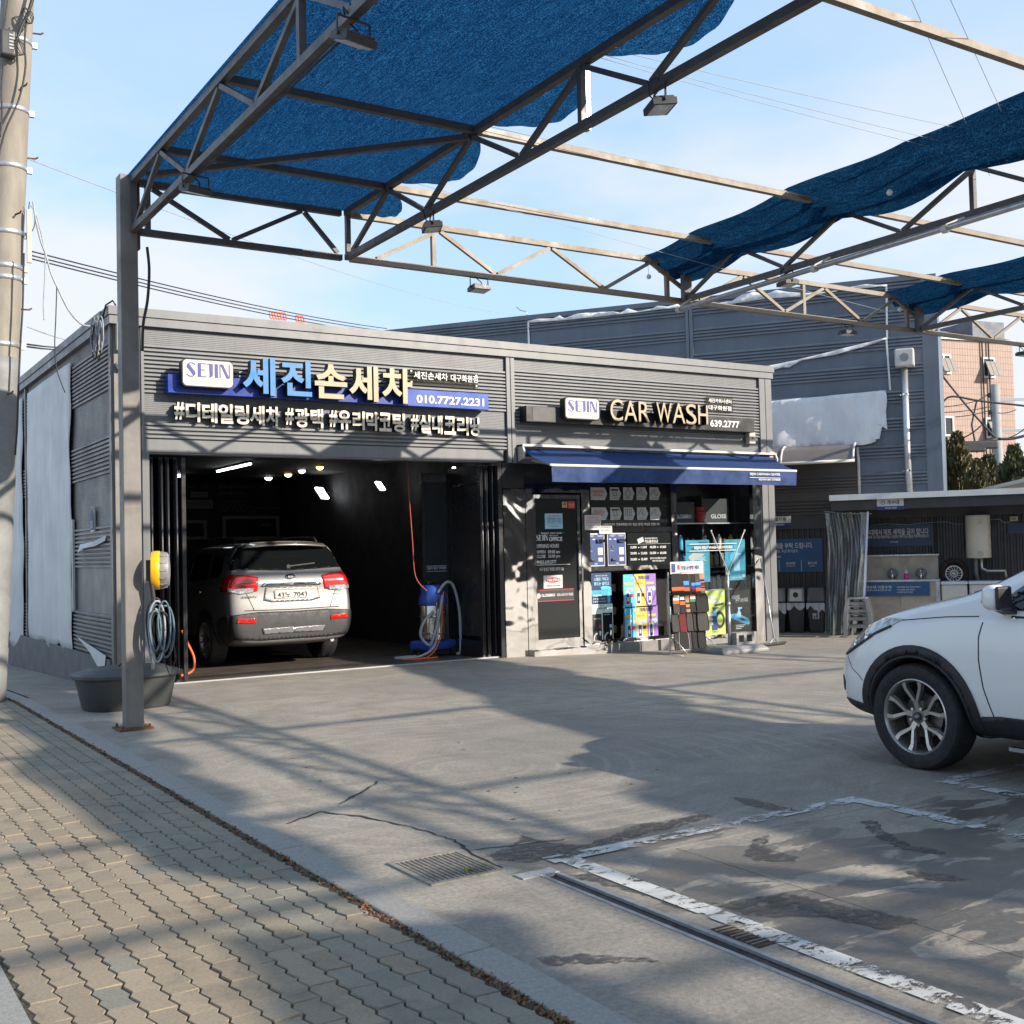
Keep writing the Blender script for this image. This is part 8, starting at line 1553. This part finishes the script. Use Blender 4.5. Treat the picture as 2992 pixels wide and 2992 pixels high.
D([(-.44, 1.125), (-.40, 1.165), (.40, 1.165), (.44, 1.125)], 'chrome', 'garnish', .028, .04); pl_ = D([(-.26, .945), (-.26, 1.055), (.26, 1.055), (.26, .945)], 'plate_white', 'number_plate', .024, .05)
D([(.072*cos(a), 1.245+.036*sin(a)) for a in [k*2*pi/24 for k in range(24)]], 'chrome', 'emblem_ring', .016, .03); D([(.060*cos(a), 1.245+.027*sin(a)) for a in [k*2*pi/24 for k in range(24)]], 'car_black', 'emblem_face', .019, .03)
def ktext(s, y, z, w, h, m, lift, bold=.02):      # on the tail, read from behind
    hh, nr, i, ds = kv.ray_cast(Vector((-5, y, z)), Vector((1, 0, 0))); wp = Vector((KX, KYR+2.36*KS, .004))+KS*Vector((-y, hh.x-lift, z)); return lettering(s, wp, XF, UP, w*KS, h*KS, [M[m]], sv, bold=bold)
ktext('43노 7043', 0, 1.0, .44, .078, 'print_black', .032, .012); ktext('KIA', 0, 1.245, .075, .028, 'white', .026, .02); ktext('SORENTO', .62, .985, .22, .028, 'chrome', .02); ktext('T 2WD', -.66, .985, .13, .024, 'chrome', .02)
q = MB(); q.grid(lambda u, v: (-1.98-.20*v+.10*abs(2*u-1)**2*v, -.62+1.24*u, 1.742-.035*v-.03*abs(2*u-1)**2), 20, 6); o = q.build('spoiler', M['paint_silver'], sv, True); s_ = o.modifiers.new('thick', 'SOLIDIFY'); s_.thickness = .025
b = MB(); b.box(-2.165, -2.15, -.16, .16, 1.685, 1.703); b.build('brake_light', M['tail_red'], sv)
b = MB(); hh = kv.ray_cast(Vector((-5, -.12, 1.42)), Vector((1, 0, 0)))[0]; b.bar((hh.x-.02, -.02, 1.395), (hh.x-.012, -.40, 1.43), .02, .018); b.lathe([(.03, hh.x-.035), (.03, hh.x)], 10, (0, 0, 1.39), 'x'); b.build('rear_wiper', M['car_black'], sv)
for ax in (1.35, -1.35):
    for sd in (1, -1): wheel(sv, ax, sd*.835, sd, 'plain', .3)
b = MB(); b.tube([(-2.30, -.60, .33), (-2.1, -.60, .33)], .03, 10); b.build('exhaust', M['zinc'], sv)
# ------------------------------------------------------------------ vacuum cleaner in the garage
vc = thing('vacuum_cleaner', 'upright steel and blue wet vacuum cleaner on a wheeled cart in the garage', 'vacuum cleaner', (8.44, 15.62, .004), radians(20))
b = MB(); b.lathe([(.17, .25), (.20, .27), (.205, .30), (.205, .78), (.20, .80)], 28); 
for z in (.36, .62): b.lathe([(.2055, z-.012), (.212, z), (.2055, z+.012)], 28, cap=False)
b.build('drum', mat('brushed_drum', (.55, .52, .48), .22, .9, .08, 4), vc, 40)
b = MB(); b.lathe([(.215, .79), (.225, .82), (.215, .90), (.19, .97), (.185, 1.06), (.15, 1.10), (.001, 1.11)], 28, cap=False); b.build('motor_head', M['blue_plastic'], vc, 40); b = MB(); b.tube([(-.10, 0, 1.09), (-.09, 0, 1.15), (.09, 0, 1.15), (.10, 0, 1.09)], .016, 8); b.build('handle', M['dark_plastic'], vc, True)
o = part('cart', vc, M['blue_plastic'], (-.30, .32, -.22, .24, .11, .25), bev=.04)
for x, y, r in ((-.24, -.2, .06), (-.24, .2, .06), (.27, -.22, .085), (.27, .22, .085)): b = MB(); b.lathe([(r, -.02), (r, .02)], 16, (x, y, r), 'y'); b.build('castor', M['rubber'], vc, 40)
b = MB(); b.tube([(.24, .10, .15), (.26, .12, .9), (.20, .10, 1.13), (-.02, .12, 1.16)], .014, 8); b.build('push_bar', M['dark_plastic'], vc, True)
for x in (-.12, .0): b = MB(); b.bar((x, -.207, .74), (x, -.212, .84), .05, .02, up=(0, 1, 0)); b.build('clip', M['chrome'], vc)
def vhose(pts, r, m, nm, lb): return cab([Vector((8.44, 15.62, .004))+Vector(p) for p in pts], r, m, lb, None, nm, 'hose')
vhose([(-.02, -.20, .98), (.10, -.26, 1.14), (.24, -.24, 1.08), (.34, -.22, .75), (.36, -.22, .40), (.36, -.2, .06), (.33, -.15, .03)], .024, 'cable_grey', 'suction_hose', 'grey suction hose arching over the right side of the vacuum'); vhose([(-.10, -.2, .70), (-.28, -.22, .55), (-.34, -.22, .35), (-.22, -.26, .20), (-.16, -.30, .32), (-.06, -.3, .62), (.02, -.28, .95)], .022, 'cable_grey', 'suction_hose', 'dark grey hose looping at the left side of the vacuum'); vhose([(-.05, -.26, .55), (-.14, -.30, .2), (-.35, -.28, .05), (-.62, -.20, .025), (-.72, -.12, .025), (-.6, -.05, .025), (-.35, -.1, .03)], .022, 'cable_grey', 'suction_hose', 'grey hose end lying on the floor left of the vacuum')
vhose([(.06, -.25, 1.0), (.03, -.24, .7), (.0, -.26, .4), (-.12, -.30, .15), (-.30, -.32, .02), (-.55, -.30, .015), (-.68, -.24, .015), (-.5, -.2, .015), (-.25, -.30, .015), (-.12, -.36, .015), (-.3, -.38, .015), (-.6, -.36, .015)], .011, 'orange', 'power_cord', 'orange cord hanging down the vacuum and coiled on the floor')
cab([(8.05, 15.62, 3.28), (8.06, 15.61, 2.6), (8.10, 15.60, 1.8), (8.13, 15.58, 1.25), (8.28, 15.5, 1.02)], .009, 'red_cord', 'thin red cord hanging from the garage ceiling to the vacuum', None)
cab([onY(531, 1842, 15.0), onY(548, 1880, 15.0), onY(566, 1920, 14.97), onY(565, 1955, 14.95), onY(545, 1970, 14.93), onY(528, 1974, 14.92)], .018, 'orange', 'orange hose curling down beside the folded garage door', None, 'air_hose', 'hose')
# ------------------------------------------------------------------ unseen low buildings added behind the camera to darken the glass reflections
M['far_wall'] = mat('far_wall_paint', (.075, .068, .06), .8, 0, .1, .6)
M['far_wall_b'] = mat('far_wall_brick', (.06, .038, .03), .85, 0, .15, 1.2)
for i, (x0, x1, h, m_, lb) in enumerate(((-38, -16, 8.5, 'far_wall', 'unseen low beige building added for reflections across the street to the left'), (-14, 6, 7.0, 'far_wall_b', 'unseen low brick building added for reflections straight across the street'), (8, 30, 9.0, 'far_wall', 'unseen wider beige building added for reflections across the street'), (32, 58, 8.0, 'far_wall_b', 'unseen brick building added for reflections across the street to the right'), (60, 88, 9.0, 'far_wall', 'unseen long beige building added for reflections far along the street'), (90, 125, 8.5, 'far_wall_b', 'unseen last brick building added for reflections far along the street'))):
    t = thing('reflection_building', lb, 'building', (x0, -34, -.3)); part('wall', t, M[m_], (0, x1-x0, -10, 0, 0, h)); part('parapet', t, M['far_wall'], (-.1, x1-x0+.1, -10.1, .1, h, h+.3))
    for k in range(int((x1-x0)/3)):
        for z in (1.0, 4.2):
            if z+1.6 < h-.5: part('window', t, M['pane_dark'], (1+k*3, 2.7+k*3, 0, .04, z, z+1.7))
set_type()
bpy.data.scenes.remove(TSC)
